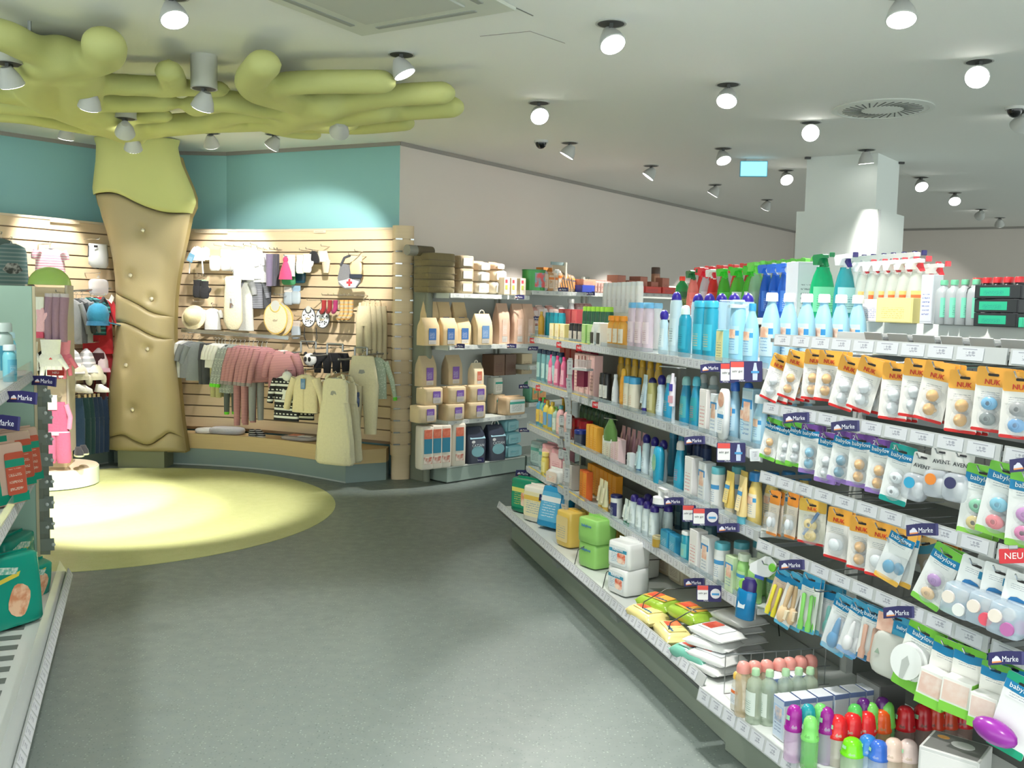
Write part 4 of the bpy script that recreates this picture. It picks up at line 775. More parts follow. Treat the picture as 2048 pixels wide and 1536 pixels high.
row(A, 1350, z, bottle(.055, .05, .17, (60, 80, 130), (40, 50, 90), 'block', 'wide', (120, 150, 180)), 'gel_bottle', 'bottle', 'dark blue bottle in the back', S3_, n=5, su=.085, d=.28)
row(A, 1385, z, carton(.07, .05, .175, (226, 224, 222), (232, 230, 228), (205, 80, 90)), 'baby_carton', 'box', 'white carton with red foot print', S3_, n=1, d=.03)
row(A, 1412, z, carton(.065, .05, .17, (214, 220, 222), (222, 226, 226), (90, 120, 160), (70, 140, 195), pic=SKIN), 'baby_carton', 'box', 'pale carton with baby face', S3_, n=1, d=.04)
row(A, 1434, z, jar(.055, .17, (224, 226, 222), (90, 170, 180), (226, 228, 226), 1., .16, (70, 130, 180), (70, 150, 205)), 'powder_can', 'can', 'white powder can with aqua lid', S3_, m=2, sv=.09, d=.03)
row(A, 1458, z, squeeze(.06, .035, .17, (238, 206, 110), (236, 226, 200), (240, 214, 130), (60, 130, 190), (70, 150, 205)), 'baby_tube', 'tube', 'yellow tube standing before yellow bottles,', S3_, m=3, sv=.06, d=.03)
row(A, 1483, z, squeeze(.06, .035, .18, (240, 214, 150), (90, 170, 190), (244, 224, 170), (60, 130, 190), (70, 150, 205)), 'baby_tube', 'tube', 'cream yellow tube with blue cap', S3_, d=.0)
row(A, 1508, z, bottle(.062, .05, .2, (240, 210, 124), (40, 120, 180), 'lotion', 'wide', (236, 226, 200), (50, 130, 190), (60, 150, 205), sticker=SKIN), 'oil_bottle', 'bottle', 'pale yellow bottle with blue cap', S3_, m=4, sv=.068, d=.035)
# ---- fourth shelf
z = AZ[3]
row(A, 1083, z, soft_pack(.16, .1, .17, (150, 176, 180), (170, 196, 196), (60, 90, 110), (90, 170, 160), None, 5., .3), 'tissue_pack', 'tissue pack', 'grey blue foil pack', 'far end of ' + S4_, n=2, su=.2, d=.1, yaw=.3)
row(A, 1090, z, bottle(.07, .05, .15, (240, 220, 110), (244, 226, 130), 'oval', 'wide', (250, 236, 160), (120, 170, 90)), 'kids_bottle', 'bottle', 'yellow bottle before foil packs,', 'far end of ' + S4_, d=.02)
row(A, 1106, z, soft_pack(.15, .1, .2, (238, 170, 180), (244, 196, 200), (200, 80, 100), None, None, 5., .3), 'tissue_pack', 'tissue pack', 'pink foil pack', 'far end of ' + S4_, n=2, su=.2, d=.08, yaw=.3)
row(A, 1114, z, soft_pack(.14, .09, .09, (236, 236, 232), (240, 220, 206), (226, 120, 80), None, None, 3., .4), 'tissue_pack', 'tissue pack', 'small white pack lying beside clip strip,', S4_, d=.01, yaw=.3)
row(A, 1136, z, carton(.08, .05, .15, (200, 196, 190), (206, 200, 196)), 'grey_carton', 'box', 'grey white carton behind clip strip,', S4_, n=2, su=.1, d=.05)
row(A, 1168, z, carton(.05, .04, .165, (236, 110, 50), (240, 150, 50), (200, 40, 40)), 'sun_carton', 'box', 'red and orange carton', S4_, n=2, su=.06, d=.03)
row(A, 1184, z, carton(.06, .04, .17, (244, 160, 40), (246, 170, 60), (200, 70, 30)), 'sun_carton', 'box', 'bright orange carton', S4_, n=7, su=.068, d=.14)
row(A, 1202, z, squeeze(.06, .035, .165, (236, 226, 190), (230, 190, 90), (238, 230, 200), (190, 120, 60)), 'sun_tube', 'tube', 'cream tube', S4_, n=2, su=.066, d=.03)
row(A, 1232, z, jar(.062, .12, (232, 234, 230), (30, 34, 90), (40, 44, 100), 1., .12, (230, 232, 236)), 'striped_jar', 'jar', 'navy and white striped jar', S4_, d=.035)
row(A, 1252, z, squeeze(.04, .03, .13, (220, 232, 226), (90, 150, 120), (226, 236, 230), (40, 110, 90)), 'care_tube', 'tube', 'white and green tube', S4_, n=2, su=.05, d=.03)
row(A, 1268, z, bottle(.056, .045, .17, (214, 228, 230), (52, 36, 130), 'oval', 'dome', (220, 232, 232), (60, 90, 70)), 'deo_bottle', 'bottle', 'white bottle with violet dome cap', S4_, n=4, su=.082, m=2, sv=.07, d=.04)
row(A, 1316, z, jar(.055, .05, (200, 160, 60), (214, 200, 150)), 'honey_jar', 'jar', 'low amber jar', S4_, n=1, d=.01)
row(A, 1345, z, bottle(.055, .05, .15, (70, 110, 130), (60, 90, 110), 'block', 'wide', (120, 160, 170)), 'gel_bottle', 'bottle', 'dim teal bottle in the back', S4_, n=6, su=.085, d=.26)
row(A, 1335, z, carton(.075, .04, .09, (40, 140, 180), (60, 160, 195), (226, 232, 236)), 'teal_carton', 'box', 'low teal carton', S4_, n=2, su=.09, d=.03)
row(A, 1371, z, bottle(.05, .04, .135, (50, 160, 185), (214, 220, 218), 'block', 'flip', (110, 190, 190), (230, 200, 90), alpha=.85), 'travel_bottle', 'bottle', 'small teal bottle with white cap', S4_, d=.025)
row(A, 1395, z, carton(.07, .05, .165, (226, 224, 222), (232, 230, 228), (205, 80, 90)), 'baby_carton', 'box', 'white carton with red lettering', S4_, d=.03)
row(A, 1418, z, carton(.065, .05, .16, (220, 224, 224), (226, 228, 228), (90, 120, 160), (70, 140, 195), pic=SKIN), 'baby_carton', 'box', 'white carton with baby head', S4_, d=.035)
row(A, 1442, z, jar(.062, .165, (226, 228, 226), (90, 170, 185), (230, 232, 230), 1., .16, (70, 130, 180), (70, 150, 205)), 'powder_can', 'can', 'white powder can with sea blue lid', S4_, m=3, sv=.085, d=.03)
row(A, 1465, z, carton(.06, .04, .14, (196, 218, 176), (206, 224, 190), (70, 130, 180), (70, 150, 205), pic=SKIN), 'baby_carton', 'box', 'pale green carton with baby picture', S4_, d=.02)
row(A, 1486, z, bottle(.06, .05, .165, (160, 214, 130), (216, 228, 206), 'oval', 'wide', (190, 224, 160), (70, 130, 180), (70, 150, 205)), 'green_bottle', 'bottle', 'light green bottle with whitish cap', S4_, n=2, su=.085, m=2, sv=.08, d=.035)
# ---- bottom ledge
z = .236; L_ = 'bottom right ledge'
row(A, 1058, z, soft_pack(.24, .14, .22, (10, 138, 104), (20, 150, 110), (240, 210, 90), (236, 226, 120), pic=(240, 160, 110)), 'nappy_pack', 'nappy pack', 'dark green nappy pack at the far end of', L_, d=-.04, yaw=.5)
row(A, 1083, z, soft_pack(.22, .15, .22, (240, 236, 224), (244, 232, 190), (90, 150, 190), (240, 200, 90)), 'nappy_pack', 'nappy pack', 'white and yellow nappy pack on', L_, d=-.03, yaw=.45)
row(A, 1106, z, soft_pack(.2, .13, .25, (40, 148, 200), (90, 175, 215), (240, 244, 246), (236, 238, 238)), 'nappy_pack', 'nappy pack', 'leaning blue and white nappy pack on', L_, d=-.02, yaw=.5, tilt=-.25)
row(A, 1142, z, soft_pack(.15, .13, .2, (232, 196, 96), (238, 214, 150), (120, 150, 190)), 'cotton_pack', 'cotton pack', 'yellow cotton pack', L_, m=3, sv=.14, d=-.04, yaw=.3)
row(A, 1192, z, soft_pack(.15, .14, .13, (150, 206, 110), None, INK, None, ('babylove', (60, 120, 190), .022, .72), 6., .3), 'wipes_pack', 'wipes pack', 'lower light green pack on', L_, d=-.045, yaw=.3)
row(A, 1193, z, soft_pack(.16, .15, .13, (150, 206, 110), None, INK, None, ('babylove', (60, 120, 190), .022, .72), 6., .3), 'wipes_pack', 'wipes pack', 'upper light green pack on', L_, d=-.045, yaw=.34, dz=.13)
for k, nm in ((0, 'lower'), (1, 'upper')):
    row(A, 1256, z, soft_pack(.15, .15, .125, (236, 238, 236), (226, 232, 232), (60, 130, 170), (60, 150, 180), ('babylove', (240, 244, 246), .02, .72), 7., .3, pic=(226, 110, 80)), 'cotton_pads', 'cotton pack', nm + ' white cotton pack with blue print', L_, n=1, d=-.05, yaw=.3 + .05 * k, dz=.126 * k)
    row(A, 1282, z, soft_pack(.14, .14, .125, (232, 234, 230), (226, 230, 230), (60, 130, 170), None, None, 7., .3), 'cotton_pads', 'cotton pack', nm + ' plain white cotton pack behind', L_, n=1, d=.12, yaw=.3, dz=.126 * k)
for k, nm in ((0, 'lower'), (1, 'upper')):
    row(A, 1318, z, soft_pack(.15, .13, .125, (222, 206, 176), (226, 214, 190), (150, 110, 80), None, None, 7., .3), 'cotton_pack', 'cotton pack', nm + ' beige pack', 'back of ' + L_, n=3, su=.165, d=.30, yaw=.1, dz=.126 * k)
    row(A, 1205, z, soft_pack(.14, .13, .125, (214, 196, 150), (220, 206, 170), (150, 110, 80), None, None, 7., .3), 'cotton_pack', 'cotton pack', nm + ' tan pack behind green packs', L_, n=2, su=.16, d=.22, yaw=.1, dz=.126 * k)
WI = [(1295, -.13, .0, .1, 0), (1318, -.06, .035, .4, 1), (1345, -.12, .0, -.1, 0), (1380, -.02, .06, .2, 1), (1392, -.13, .0, .3, 2)]
WN_ = ('yellow wipes pack lying nearest the cotton packs on', 'yellow wipes pack lying behind the front ones on', 'yellow wipes pack with green edge in front on', 'topmost green and orange wipes pack on', 'wipes pack with teal end beside white wipes on')
for (px, d, dz, yw, kk), nm in zip(WI, WN_):
    c = ((238, 222, 150), (160, 196, 70), (120, 190, 170))[kk]
    row(A, px, z, flow_pack(.21, .12, .06, c, ((240, 226, 150), (236, 180, 80), (200, 226, 220))[kk], (90, 140, 60), ((236, 130, 90), (226, 110, 70), (236, 120, 110))[kk]) + [P('logo', text('babylove', .02, pl((60, 120, 180))), (.03, -.02, .0635), (-PI / 2, 0, 0))], 'wipes_pack', 'wipes pack', nm, L_, d=d, yaw=yw, dz=dz)
for k in range(4):
    nm = ('lowest', 'second lowest', 'second highest', 'topmost')[k]
    row(A, 1425 + 6 * (k % 2), z, flow_pack(.2, .14, .036, (236, 237, 235), (232, 236, 238), (60, 120, 180), (226, 110, 90)), 'wipes_pack', 'wipes pack', nm + ' white wipes pack of the front stack on', L_, d=-.10 + .012 * k, yaw=.15 * (k % 3) + .25, dz=.036 * k)
    row(A, 1470 + 5 * (k % 2), z, flow_pack(.21, .15, .038, (226, 227, 225)), 'wipes_pack', 'wipes pack', nm + ' white wipes pack of the rear stack on', L_, d=.10, yaw=.1 * (k % 2) + .1, dz=.037 * k)
for px, lb in ((1148, 'thin wire divider beside the yellow cotton packs'), (1204, 'thin wire divider beside the green packs'), (1278, 'thin wire divider beside the yellow wipes packs'), (1330, 'thin wire divider between yellow and white wipes')):
    p = A.at(px, .236, -.17); s = A.s_of(p); thing('wire_divider', lb, 'shelf divider', [P('wire', tube(((0, 0, .0), (0, .02, .09), (0, .12, .14), (0, .5, .14), (0, .52, .0)), .0028, mat((90, 92, 90), .3, .7)), (0, 0, 0)), P('foot_clip', box(.012, .03, .006, STEEL))], A.w(s, -.17, .237), A.rz)
# wire basket between ledge and hook section
p = A.at(1448, .25, -.18); q = []
for i in range(9): q.append(P('wire', tube(((0, .0 + i * .05, .0), (0, i * .05, .14)), .002, STEEL)))
for zz in (0, .07, .14): q.append(P('wire', tube(((0, 0, zz), (0, .42, zz)), .0025, STEEL)))
thing('wire_basket_side', 'upright wire grid between white wipes and baby bottles', 'wire divider', q, (p.x, p.y, .25), A.rz)
# ---- rear top shelf: sprays and cleaners seen over the lotions
z = 1.566; R_ = 'rear top shelf'
D0 = .60
def rear(px, parts, name, cat, desc, d=D0, yaw=PI * .5, **k): row(A, px, z, parts, name, cat, desc, R_, d=d, yaw=yaw, jit=.08, **k)
row(A, 1212, z, bottle(.05, .05, .2, (240, 240, 238), (232, 234, 234), 'block', 'wide', (236, 236, 236), (150, 150, 170)), 'white_can', 'can', 'white can with white cap', R_, n=8, su=.085, d=.56)
rear(1362, bottle(.075, .06, .22, (20, 140, 70), (236, 70, 50), 'oval', 'flip', (30, 110, 70), (236, 220, 120)), 'cleaner_bottle', 'bottle', 'dark green bottle with red cap on')
rear(1384, trig_bottle(.07, .06, .25, (240, 130, 120), (20, 110, 60), (20, 110, 60), (236, 120, 110), (250, 230, 210)), 'spray_bottle', 'spray bottle', 'salmon spray bottle with dark green head on')
rear(1408, trig_bottle(.07, .06, .26, (196, 200, 206), (226, 40, 60), (226, 40, 60), (206, 208, 212)), 'spray_bottle', 'spray bottle', 'silver spray bottle with red head on')
rear(1424, trig_bottle(.07, .06, .25, (214, 40, 46), (236, 236, 236), (226, 40, 60), (226, 60, 60), (250, 240, 230)), 'spray_bottle', 'spray bottle', 'red spray bottle with white collar on')
rear(1446, trig_bottle(.08, .06, .25, (60, 180, 60), (60, 200, 50), (60, 200, 50), (110, 200, 90), (110, 60, 140)), 'spray_bottle', 'spray bottle', 'green spray bottle with lime trigger and violet print on')
rear(1474, trig_bottle(.1, .07, .25, (80, 190, 60), (60, 200, 50), (60, 200, 50), (236, 240, 232), (120, 160, 110)), 'spray_bottle', 'spray bottle', 'broad green spray bottle with white label', n=2, su=.13)
rear(1508, trig_bottle(.075, .06, .27, (170, 205, 170), (120, 220, 90), (120, 220, 90), None, INK, .6), 'spray_bottle', 'spray bottle', 'clear greenish spray bottle with lime head on')
rear(1530, trig_bottle(.07, .06, .255, (30, 90, 190), (40, 110, 220), (236, 238, 240), (60, 120, 210), (236, 240, 246), .9), 'spray_bottle', 'spray bottle', 'blue spray bottle with white trigger', n=3, su=.083)
rear(1512, trig_bottle(.07, .06, .285, (120, 205, 110), (120, 220, 90), (120, 220, 90), None, INK, .8), 'spray_bottle', 'spray bottle', 'lime headed spray bottle behind blue ones', n=6, su=.09, d=.74)
rear(1400, trig_bottle(.07, .06, .28, (214, 60, 60), (232, 60, 66), (232, 60, 66), None, INK, .9), 'spray_bottle', 'spray bottle', 'red headed spray bottle behind green ones', n=5, su=.14, d=.74)
rear(1600, carton(.1, .1, .25, (196, 200, 206), (200, 204, 210)), 'grey_divider', 'box', 'plain grey carton between blue and green sprays,', d=.56)
rear(1641, trig_bottle(.115, .07, .275, (10, 170, 110), (10, 120, 70), (10, 120, 70), (120, 210, 160), (20, 120, 80), .9), 'spray_bottle', 'spray bottle', 'large emerald spray bottle with dark green head on', d=.52)
rear(1626, bottle(.12, .08, .24, (30, 186, 120), (236, 238, 238), 'block', 'wide', None, alpha=.9), 'refill_bottle', 'bottle', 'emerald refill bottle with white top', d=.62)
rear(1686, trig_bottle(.09, .06, .265, (30, 150, 160), (236, 238, 238), (46, 40, 110), (160, 210, 210), (30, 90, 110), .8), 'spray_bottle', 'spray bottle', 'teal spray bottle with white head on', d=.50)
rear(1704, trig_bottle(.07, .06, .275, (226, 232, 230), (238, 240, 240), (46, 40, 110), (232, 236, 236), (60, 120, 160), .7), 'spray_bottle', 'spray bottle', 'clear spray bottle with navy trigger', n=7, su=.064, d=.72)
rear(1722, trig_bottle(.07, .06, .235, (220, 226, 216), (238, 240, 238), (226, 66, 76), (240, 200, 120), (60, 140, 120), .6, hd=(232, 110, 60)), 'spray_bottle', 'spray bottle', 'clear spray bottle with red trigger', n=6, su=.064, d=.56)
rear(1850, trig_bottle(.07, .06, .225, (220, 226, 216), (238, 240, 238), (226, 66, 76), (226, 210, 160), (60, 140, 120), .6), 'spray_bottle', 'spray bottle', 'clear spray bottle with red head behind grey carton', n=2, su=.05, d=.72)
rear(1743, carton(.11, .05, .085, (232, 232, 232), (236, 226, 226), (60, 100, 170)), 'tablet_box', 'box', 'tilted white tablet carton on', d=.48, yaw=.5)
rear(1800, carton(.16, .07, .09, (226, 214, 140), (232, 220, 150), (200, 170, 80)), 'yellow_box', 'box', 'long yellow carton on', d=.48, yaw=.2)
rear(1860, carton(.045, .06, .17, (206, 210, 216), (206, 210, 220), (60, 70, 150)), 'grey_carton', 'box', 'narrow grey carton with blue print on', d=.50, yaw=.3)
rear(1884, bottle(.05, .05, .15, (168, 174, 176), (110, 190, 150), 'round', 'flip', (120, 210, 180)), 'grey_bottle', 'bottle', 'grey bottle with mint cap', n=4, su=.05, d=.48)
rear(1950, bottle(.07, .05, .155, (36, 36, 40), (214, 50, 56), 'round', 'flip', (226, 228, 232)), 'black_bottle', 'bottle', 'black bottle with red cap', n=5, su=.045, d=.50)
for k in range(3): rear(2010, carton(.16, .09, .042, (34, 36, 40), (40, 44, 46)) + [P('green_label', box(.1, .0012, .026, printed((40, 170, 130), (30, 60, 110))), (-.01, -.046, .008))], 'polish_box', 'box', ('lowest', 'middle', 'topmost')[k] + ' flat black carton with green label on', d=.47, yaw=.15, dz=.043 * k)
row(A, 2032, z, carton(.09, .05, .03, (60, 180, 140), (60, 180, 140)), 'small_box', 'box', 'small mint carton at the right edge of', R_, d=.462, yaw=.1)
# ---------------------------------------------------------------- hook section goods
def hang(px, py, parts, name, desc, m=1, d=.03, twist=.35, lean=-.06, roll=0., sv=.018, cat='blister pack', grp=None, hook=True):
    p = B.hit(px, py, d); s = B.s_of(p)
    if hook: HOOKS.append((s, p.z))
    for j in range(m):
        w = B.w(s, d + j * sv, p.z - .002 * j); lb = desc if m == 1 else desc + (', front', ', second behind', ', third behind', ', fourth behind')[j] + ' on hook'
        thing(name, lb, cat, parts, w, 0, grp or 'blister packs on hooks', (lean, roll if j == 0 else roll * .4, B.rz + twist * (1 if j == 0 else .6)))
NUKC = ((236, 232, 226), (246, 176, 70), (212, 44, 44)); BLV = (24, 130, 180)
def nuk(content, cc, cc2=None, w=.085, h=.168): return blister(w, h, NUKC[0], NUKC[1], NUKC[2], ('NUK', .019, (214, 40, 46)), content, cc, .3, .05, cc2=cc2)
def blove(head, foot, content, cc, cc2=None, w=.085, h=.17, hh=.17): return blister(w, h, (236, 238, 236), head, foot, ('babylove', .0185, (245, 250, 252)), content, cc, hh, .09, band_c=BLV, cc2=cc2)
AMB = (232, 178, 96); CLR = (226, 232, 236)
for i, (x, y, c, ct, rl, w) in enumerate(((1562, 722, CLR, 'teat', .3, .075), (1594, 714, AMB, 'teat', .22, .075), (1632, 711, AMB, 'teat', .02, .085), (1661, 712, AMB, 'teat', .06, .085), (1703, 727, CLR, 'teat', .2, .085), (1744, 729, CLR, 'teat', .24, .085), (1794, 740, CLR, 'teat', .02, .09), (1836, 732, CLR, 'teat', .04, .085), (1879, 739, AMB, 'teat', .16, .085), (1931, 756, AMB, 'teat', .02, .088), (1988, 750, (90, 170, 215), 'soother', .03, .088), (2044, 760, (150, 150, 150), 'soother', 0, .09))):
    what = ('clear teats', 'amber teats')[c == AMB] if ct == 'teat' else 'soothers'
    hang(x, y, nuk(ct, c, (120, 130, 130) if i == 10 else (90, 160, 215), w), 'teat_pack', ORD[i] + ' orange headed pack of ' + what + ' from left, upper hooks', 3, roll=rl, sv=.022, grp='orange headed packs on the upper hooks')
GRN = (120, 200, 70)
for i, (x, y, c, rl) in enumerate(((1549, 849, AMB, .18), (1577, 857, CLR, .06), (1599, 858, CLR, .1))):
    hang(x, y, blove((90, 170, 60), GRN, 'teat', c, w=.07, h=.15), 'soother_pack', ORD[i] + ' green headed small pack from left, second hooks', 1, roll=rl, grp='green headed packs on the second hooks')
for i, (x, y, c, rl) in enumerate(((1624, 861, (120, 190, 220), .0), (1660, 878, CLR, .05), (1692, 876, (90, 150, 175), .12), (1725, 882, AMB, .02), (1766, 893, AMB, .05))):
    hang(x, y, blove((112, 70, 150), (150, 120, 190), 'teat', c, w=.082, h=.165) + [P('size_figure', text('2', .02, mat((238, 238, 240))), (-.028, -.003, .006))], 'soother_pack', ORD[i] + ' violet headed pack with figure 2 from left, second hooks', 2, roll=rl, grp='violet headed packs on the second hooks')
hang(1806, 904, blove((20, 150, 140), (20, 160, 150), 'soother', CLR, w=.085, h=.175) + [P('size_figure', text('3', .02, mat((238, 238, 240))), (-.028, -.003, .006))], 'soother_pack', 'teal headed pack with figure 3 on the second hooks', 1, roll=.14)
for i, (x, y, dc, rl) in enumerate(((1847, 921, (60, 165, 205), .12), (1884, 911, (236, 140, 60), -.02), (1926, 918, (60, 60, 100), .03))):
    pk = [P('card', prism(rrect(.062, .06, .006, 3, 0, -.01), .0015, mat((232, 232, 228), .5))), P('hang_hole', prism(rrect(.02, .006, .003), .0004, mat((60, 60, 64))), (0, -.001, .008)), P('lettering', text('AVENT', .0155, mat((70, 72, 78))), (0, -.002, -.018)),
          P('case', pillow(.07, .04, .075, clear((215, 222, 230), .45, .08), 4., .35, 14), (0, -.016, -.115)), P('dot', loft(((0, .016, .016), (.002, .016, .016)), mat(dc, .35), 16), (-.008, -.038, -.065), (PI / 2, 0, 0)), P('teat', ellipsoid(.02, .012, .024, mat((240, 240, 240), .3), 10, 6), (.01, -.014, -.085))]
    hang(x, y, pk, 'soother_case', ('left', 'middle', 'right')[i] + ' clear soother case with ' + ('blue', 'orange', 'navy')[i] + ' dot, second hooks', 1, roll=rl, grp='clear soother cases')
for i, (x, y, a, b_, rl) in enumerate(((1969, 947, (120, 200, 160), (214, 190, 110), .08), (2016, 944, (110, 190, 215), (232, 110, 120), .14), (2060, 960, (190, 120, 190), (220, 110, 170), 0))):
    hang(x, y, blove(GRN, (140, 205, 80), 'soother', a, b_, w=.095, h=.19), 'soother_pack', ('left', 'middle', 'rightmost cut off')[i] + ' large green headed soother pack, second hooks', 2, roll=rl, grp='large green headed soother packs')
OR2 = ((236, 222, 205), (240, 150, 60), (226, 140, 70))
for i, (x, y, rl) in enumerate(((1551, 993, .03), (1587, 997, .02))):
    hang(x, y, blister(.052, .16, OR2[0], OR2[1], OR2[2], None, 'bag', CLR, .3, .06), 'straw_pack', ('left', 'right')[i] + ' narrow orange headed pack, third hooks', 2, roll=rl, twist=.15)
hang(1626, 1011, blister(.105, .15, (226, 222, 206), (240, 190, 80), (214, 50, 50), ('NUK', .017, (214, 70, 50)), 'soother', (226, 200, 120), .28, .05, cc2=(226, 200, 120)) + [P('brush_stick', tube(((-.02, -.012, -.10), (.03, -.012, -.02)), .006, mat((110, 140, 180), .4), 8))], 'brush_pack', 'wide orange headed pack with blue stick and two yellow pots', 1, roll=-.02)
for i, (x, y, c, rl, ct) in enumerate(((1680, 1030, CLR, .04, 'bag'), (1725, 1047, AMB, .0, 'teat'), (1764, 1059, CLR, .02, 'bag'))):
    hang(x, y, nuk(ct, c, None, .085, .165), 'feeding_pack', ORD[i] + ' orange headed pack from left, third hooks', 2, roll=rl, grp='orange headed packs on the third hooks')
hang(1807, 1072, blove((244, 180, 80), (244, 190, 80), 'bag', (60, 150, 190), w=.08, h=.17), 'feeding_pack', 'orange headed blue banded pack swinging left, third hooks', 2, roll=.3)
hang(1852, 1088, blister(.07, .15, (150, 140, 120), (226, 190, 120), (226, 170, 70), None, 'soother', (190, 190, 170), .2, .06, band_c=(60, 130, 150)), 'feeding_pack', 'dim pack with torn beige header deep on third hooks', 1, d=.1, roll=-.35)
hang(1896, 1110, blove(GRN, (130, 205, 80), 'soother', (170, 120, 190), (226, 190, 140), w=.085, h=.18), 'soother_pack', 'green headed pack with violet soother swinging left, third hooks', 2, roll=.36)
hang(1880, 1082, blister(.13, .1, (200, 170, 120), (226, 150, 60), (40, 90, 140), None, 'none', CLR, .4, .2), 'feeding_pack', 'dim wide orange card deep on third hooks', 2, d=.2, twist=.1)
for i, (x, y, c, rl) in enumerate(((1954, 1132, (236, 236, 232), .18), (2001, 1146, (236, 90, 110), .1), (2046, 1164, (190, 110, 170), .12))):
    hang(x, y, blister(.085, .155, (238, 240, 238), (238, 240, 238), (200, 214, 226), None, 'case', c, .12, .04) + [P('blue_mark', box(.022, .001, .02, mat((30, 130, 170))), (.022, -.002, -.03)), P('blue_arch', prism(((-.03, -.055), (.02, -.055), (.01, -.046), (-.01, -.042), (-.024, -.046)), .001, mat((40, 120, 180))), (.004, -.002, 0))], 'milk_pot_pack', ('left', 'middle', 'right')[i] + ' white card over a clear milk pot case, third hooks', 2, roll=rl, sv=.05, grp='clear milk pot cases')
# fourth hooks
p_card = prism(((-.03, .02), (-.012, .034), (.022, .03), (.036, .006), (.026, -.03), (-.006, -.062), (-.05, -.07), (-.062, -.05)), .0015, mat((236, 238, 238), .4))
hang(1536, 1132, [P('card', p_card, (0, 0, 0), (0, .5, 0)), P('green_seal', loft(((0, .016, .016), (.004, .014, .014)), mat(GRN, .3), 14), (.022, -.004, .0), (PI / 2, 0, 0)), P('blue_print', box(.04, .001, .012, mat((60, 90, 170))), (-.028, -.004, -.056)), P('bottle_body', bottle(.075, .05, .12, (20, 130, 190), (50, 40, 110), 'block', 'wide', None, alpha=.9)[0][1], (-.06, -.02, -.21)), P('bottle_cap', loft(((0, .03, .022), (.03, .03, .022), (.045, .02, .016)), mat((54, 44, 110), .3), 14), (-.055, -.02, -.105)), P('cat_print', prism(((-.016, 0), (.014, .002), (.016, .02), (.006, .014), (-.008, .016), (-.014, .024)), .001, mat((226, 236, 240))), (-.06, -.047, -.17)), P('green_ring', loft(((0, .022, .022), (.006, .02, .02)), mat((150, 210, 90), .3), 14), (-.07, -.03, -.085), (PI / 2, 0, 0))], 'drinking_bottle', 'blue drinking bottle hanging under a white curved card', 1, roll=.05, cat='bottle')
BLH = (70, 160, 195); BLF = (90, 175, 210)
hang(1567, 1151, blister(.062, .18, (226, 200, 180), BLH, BLF, None, 'sticks', (226, 214, 60), .12, .07, band_c=BLV), 'brush_pack', 'blue headed pack with yellow and green toothbrush, fourth hooks', 2, roll=.25)
hang(1594, 1160, blister(.062, .2, (236, 236, 232), BLH, BLF, None, 'brush', (232, 202, 160), .14, .06, band_c=BLV), 'brush_pack', 'blue headed pack with wooden hair brush, fourth hooks', 2, roll=.28)
hang(1624, 1160, blister(.07, .2, (226, 228, 222), BLH, BLF, None, 'sticks', (130, 205, 100), .14, .08, band_c=BLV), 'spoon_pack', 'blue headed pack with green spoons, fourth hooks', 2, roll=.06)
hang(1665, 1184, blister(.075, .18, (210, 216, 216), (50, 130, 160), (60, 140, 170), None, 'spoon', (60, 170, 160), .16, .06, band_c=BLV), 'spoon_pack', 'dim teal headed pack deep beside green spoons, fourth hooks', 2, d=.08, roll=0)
hang(1693, 1208, blove(BLH, BLF, 'spoon', (60, 140, 190), w=.085, h=.19, hh=.14), 'potty_pack', 'blue headed pack with blue scoop, fourth hooks', 2, roll=.24)
hang(1723, 1217, blove(BLH, (120, 170, 225), 'spoon', (240, 240, 240), w=.07, h=.18, hh=.14), 'syringe_pack', 'blue headed pack with white scoop, fourth hooks', 2, roll=.26)
hang(1750, 1228, blove(BLH, (60, 120, 160), 'sticks', (200, 160, 140), w=.075, h=.17, hh=.14), 'thermometer_pack', 'blue headed pack with brownish sticks, fourth hooks', 2, roll=.1)
hang(1796, 1244, [P('header_card', prism(rrect(.13, .06, .004, 3, 0, -.012), .0015, mat(BLH, .5))), P('hang_hole', prism(rrect(.024, .006, .003), .0004, mat((40, 40, 44))), (0, -.001, .008)), P('baby_picture', box(.05, .001, .055, mat((236, 196, 176), .5, kind='camo', c2=(226, 170, 150))), (-.038, -.0012, -.042)), P('brand_band', prism(((-.01, -.012), (.062, -.016), (.062, .008), (-.01, .012)), .001, mat(BLV)), (0, -.0012, -.012), (0, 0, 0), (P('lettering', text('babylove', .015, mat((246, 250, 252))), (.026, -.001, -.002)),)), P('bag', pillow(.13, .03, .13, clear((226, 228, 220), .7, .3), 3., .4, 14), (0, 0, -.17)), P('recycling_mark', prism(((-.008, -.008), (.008, -.008), (0, .008)), .001, mat((150, 170, 150))), (-.04, -.017, -.1))], 'pad_pack', 'whitish bag of pads under a blue header with baby face', 1, roll=.08)
hang(1851, 1267, blister(.105, .2, (236, 238, 232), (120, 200, 60), (130, 205, 70), ('babylove', .019, (245, 250, 252)), 'none', CLR, .14, .22, band_c=BLV) + [P('foam_disc', loft(((0, .046, .052), (.035, .046, .052)), mat((238, 240, 238), .5), 26), (-.012, -.002, -.09), (PI / 2, 0, 0)), P('slot', prism(((-.006, -.05), (.006, -.05), (.012, .0), (0, .02), (-.012, 0)), .001, mat((190, 194, 190))), (-.012, -.038, -.09))], 'door_stop_pack', 'green headed pack with a white foam ring, fourth hooks', 2, roll=.22)
hang(1897, 1294, blister(.085, .19, (240, 238, 232), (120, 200, 60), (130, 205, 70), None, 'box', (226, 190, 176), .14, .16, band_c=BLV), 'safety_pack', 'left green and white box pack on fourth hooks', 2, roll=.12, sv=.06)
hang(1940, 1310, blister(.085, .18, (240, 238, 232), (120, 200, 60), (130, 205, 70), None, 'box', (230, 200, 186), .14, .16, band_c=BLV), 'safety_pack', 'middle green and white box pack on fourth hooks', 2, roll=.06, sv=.06)
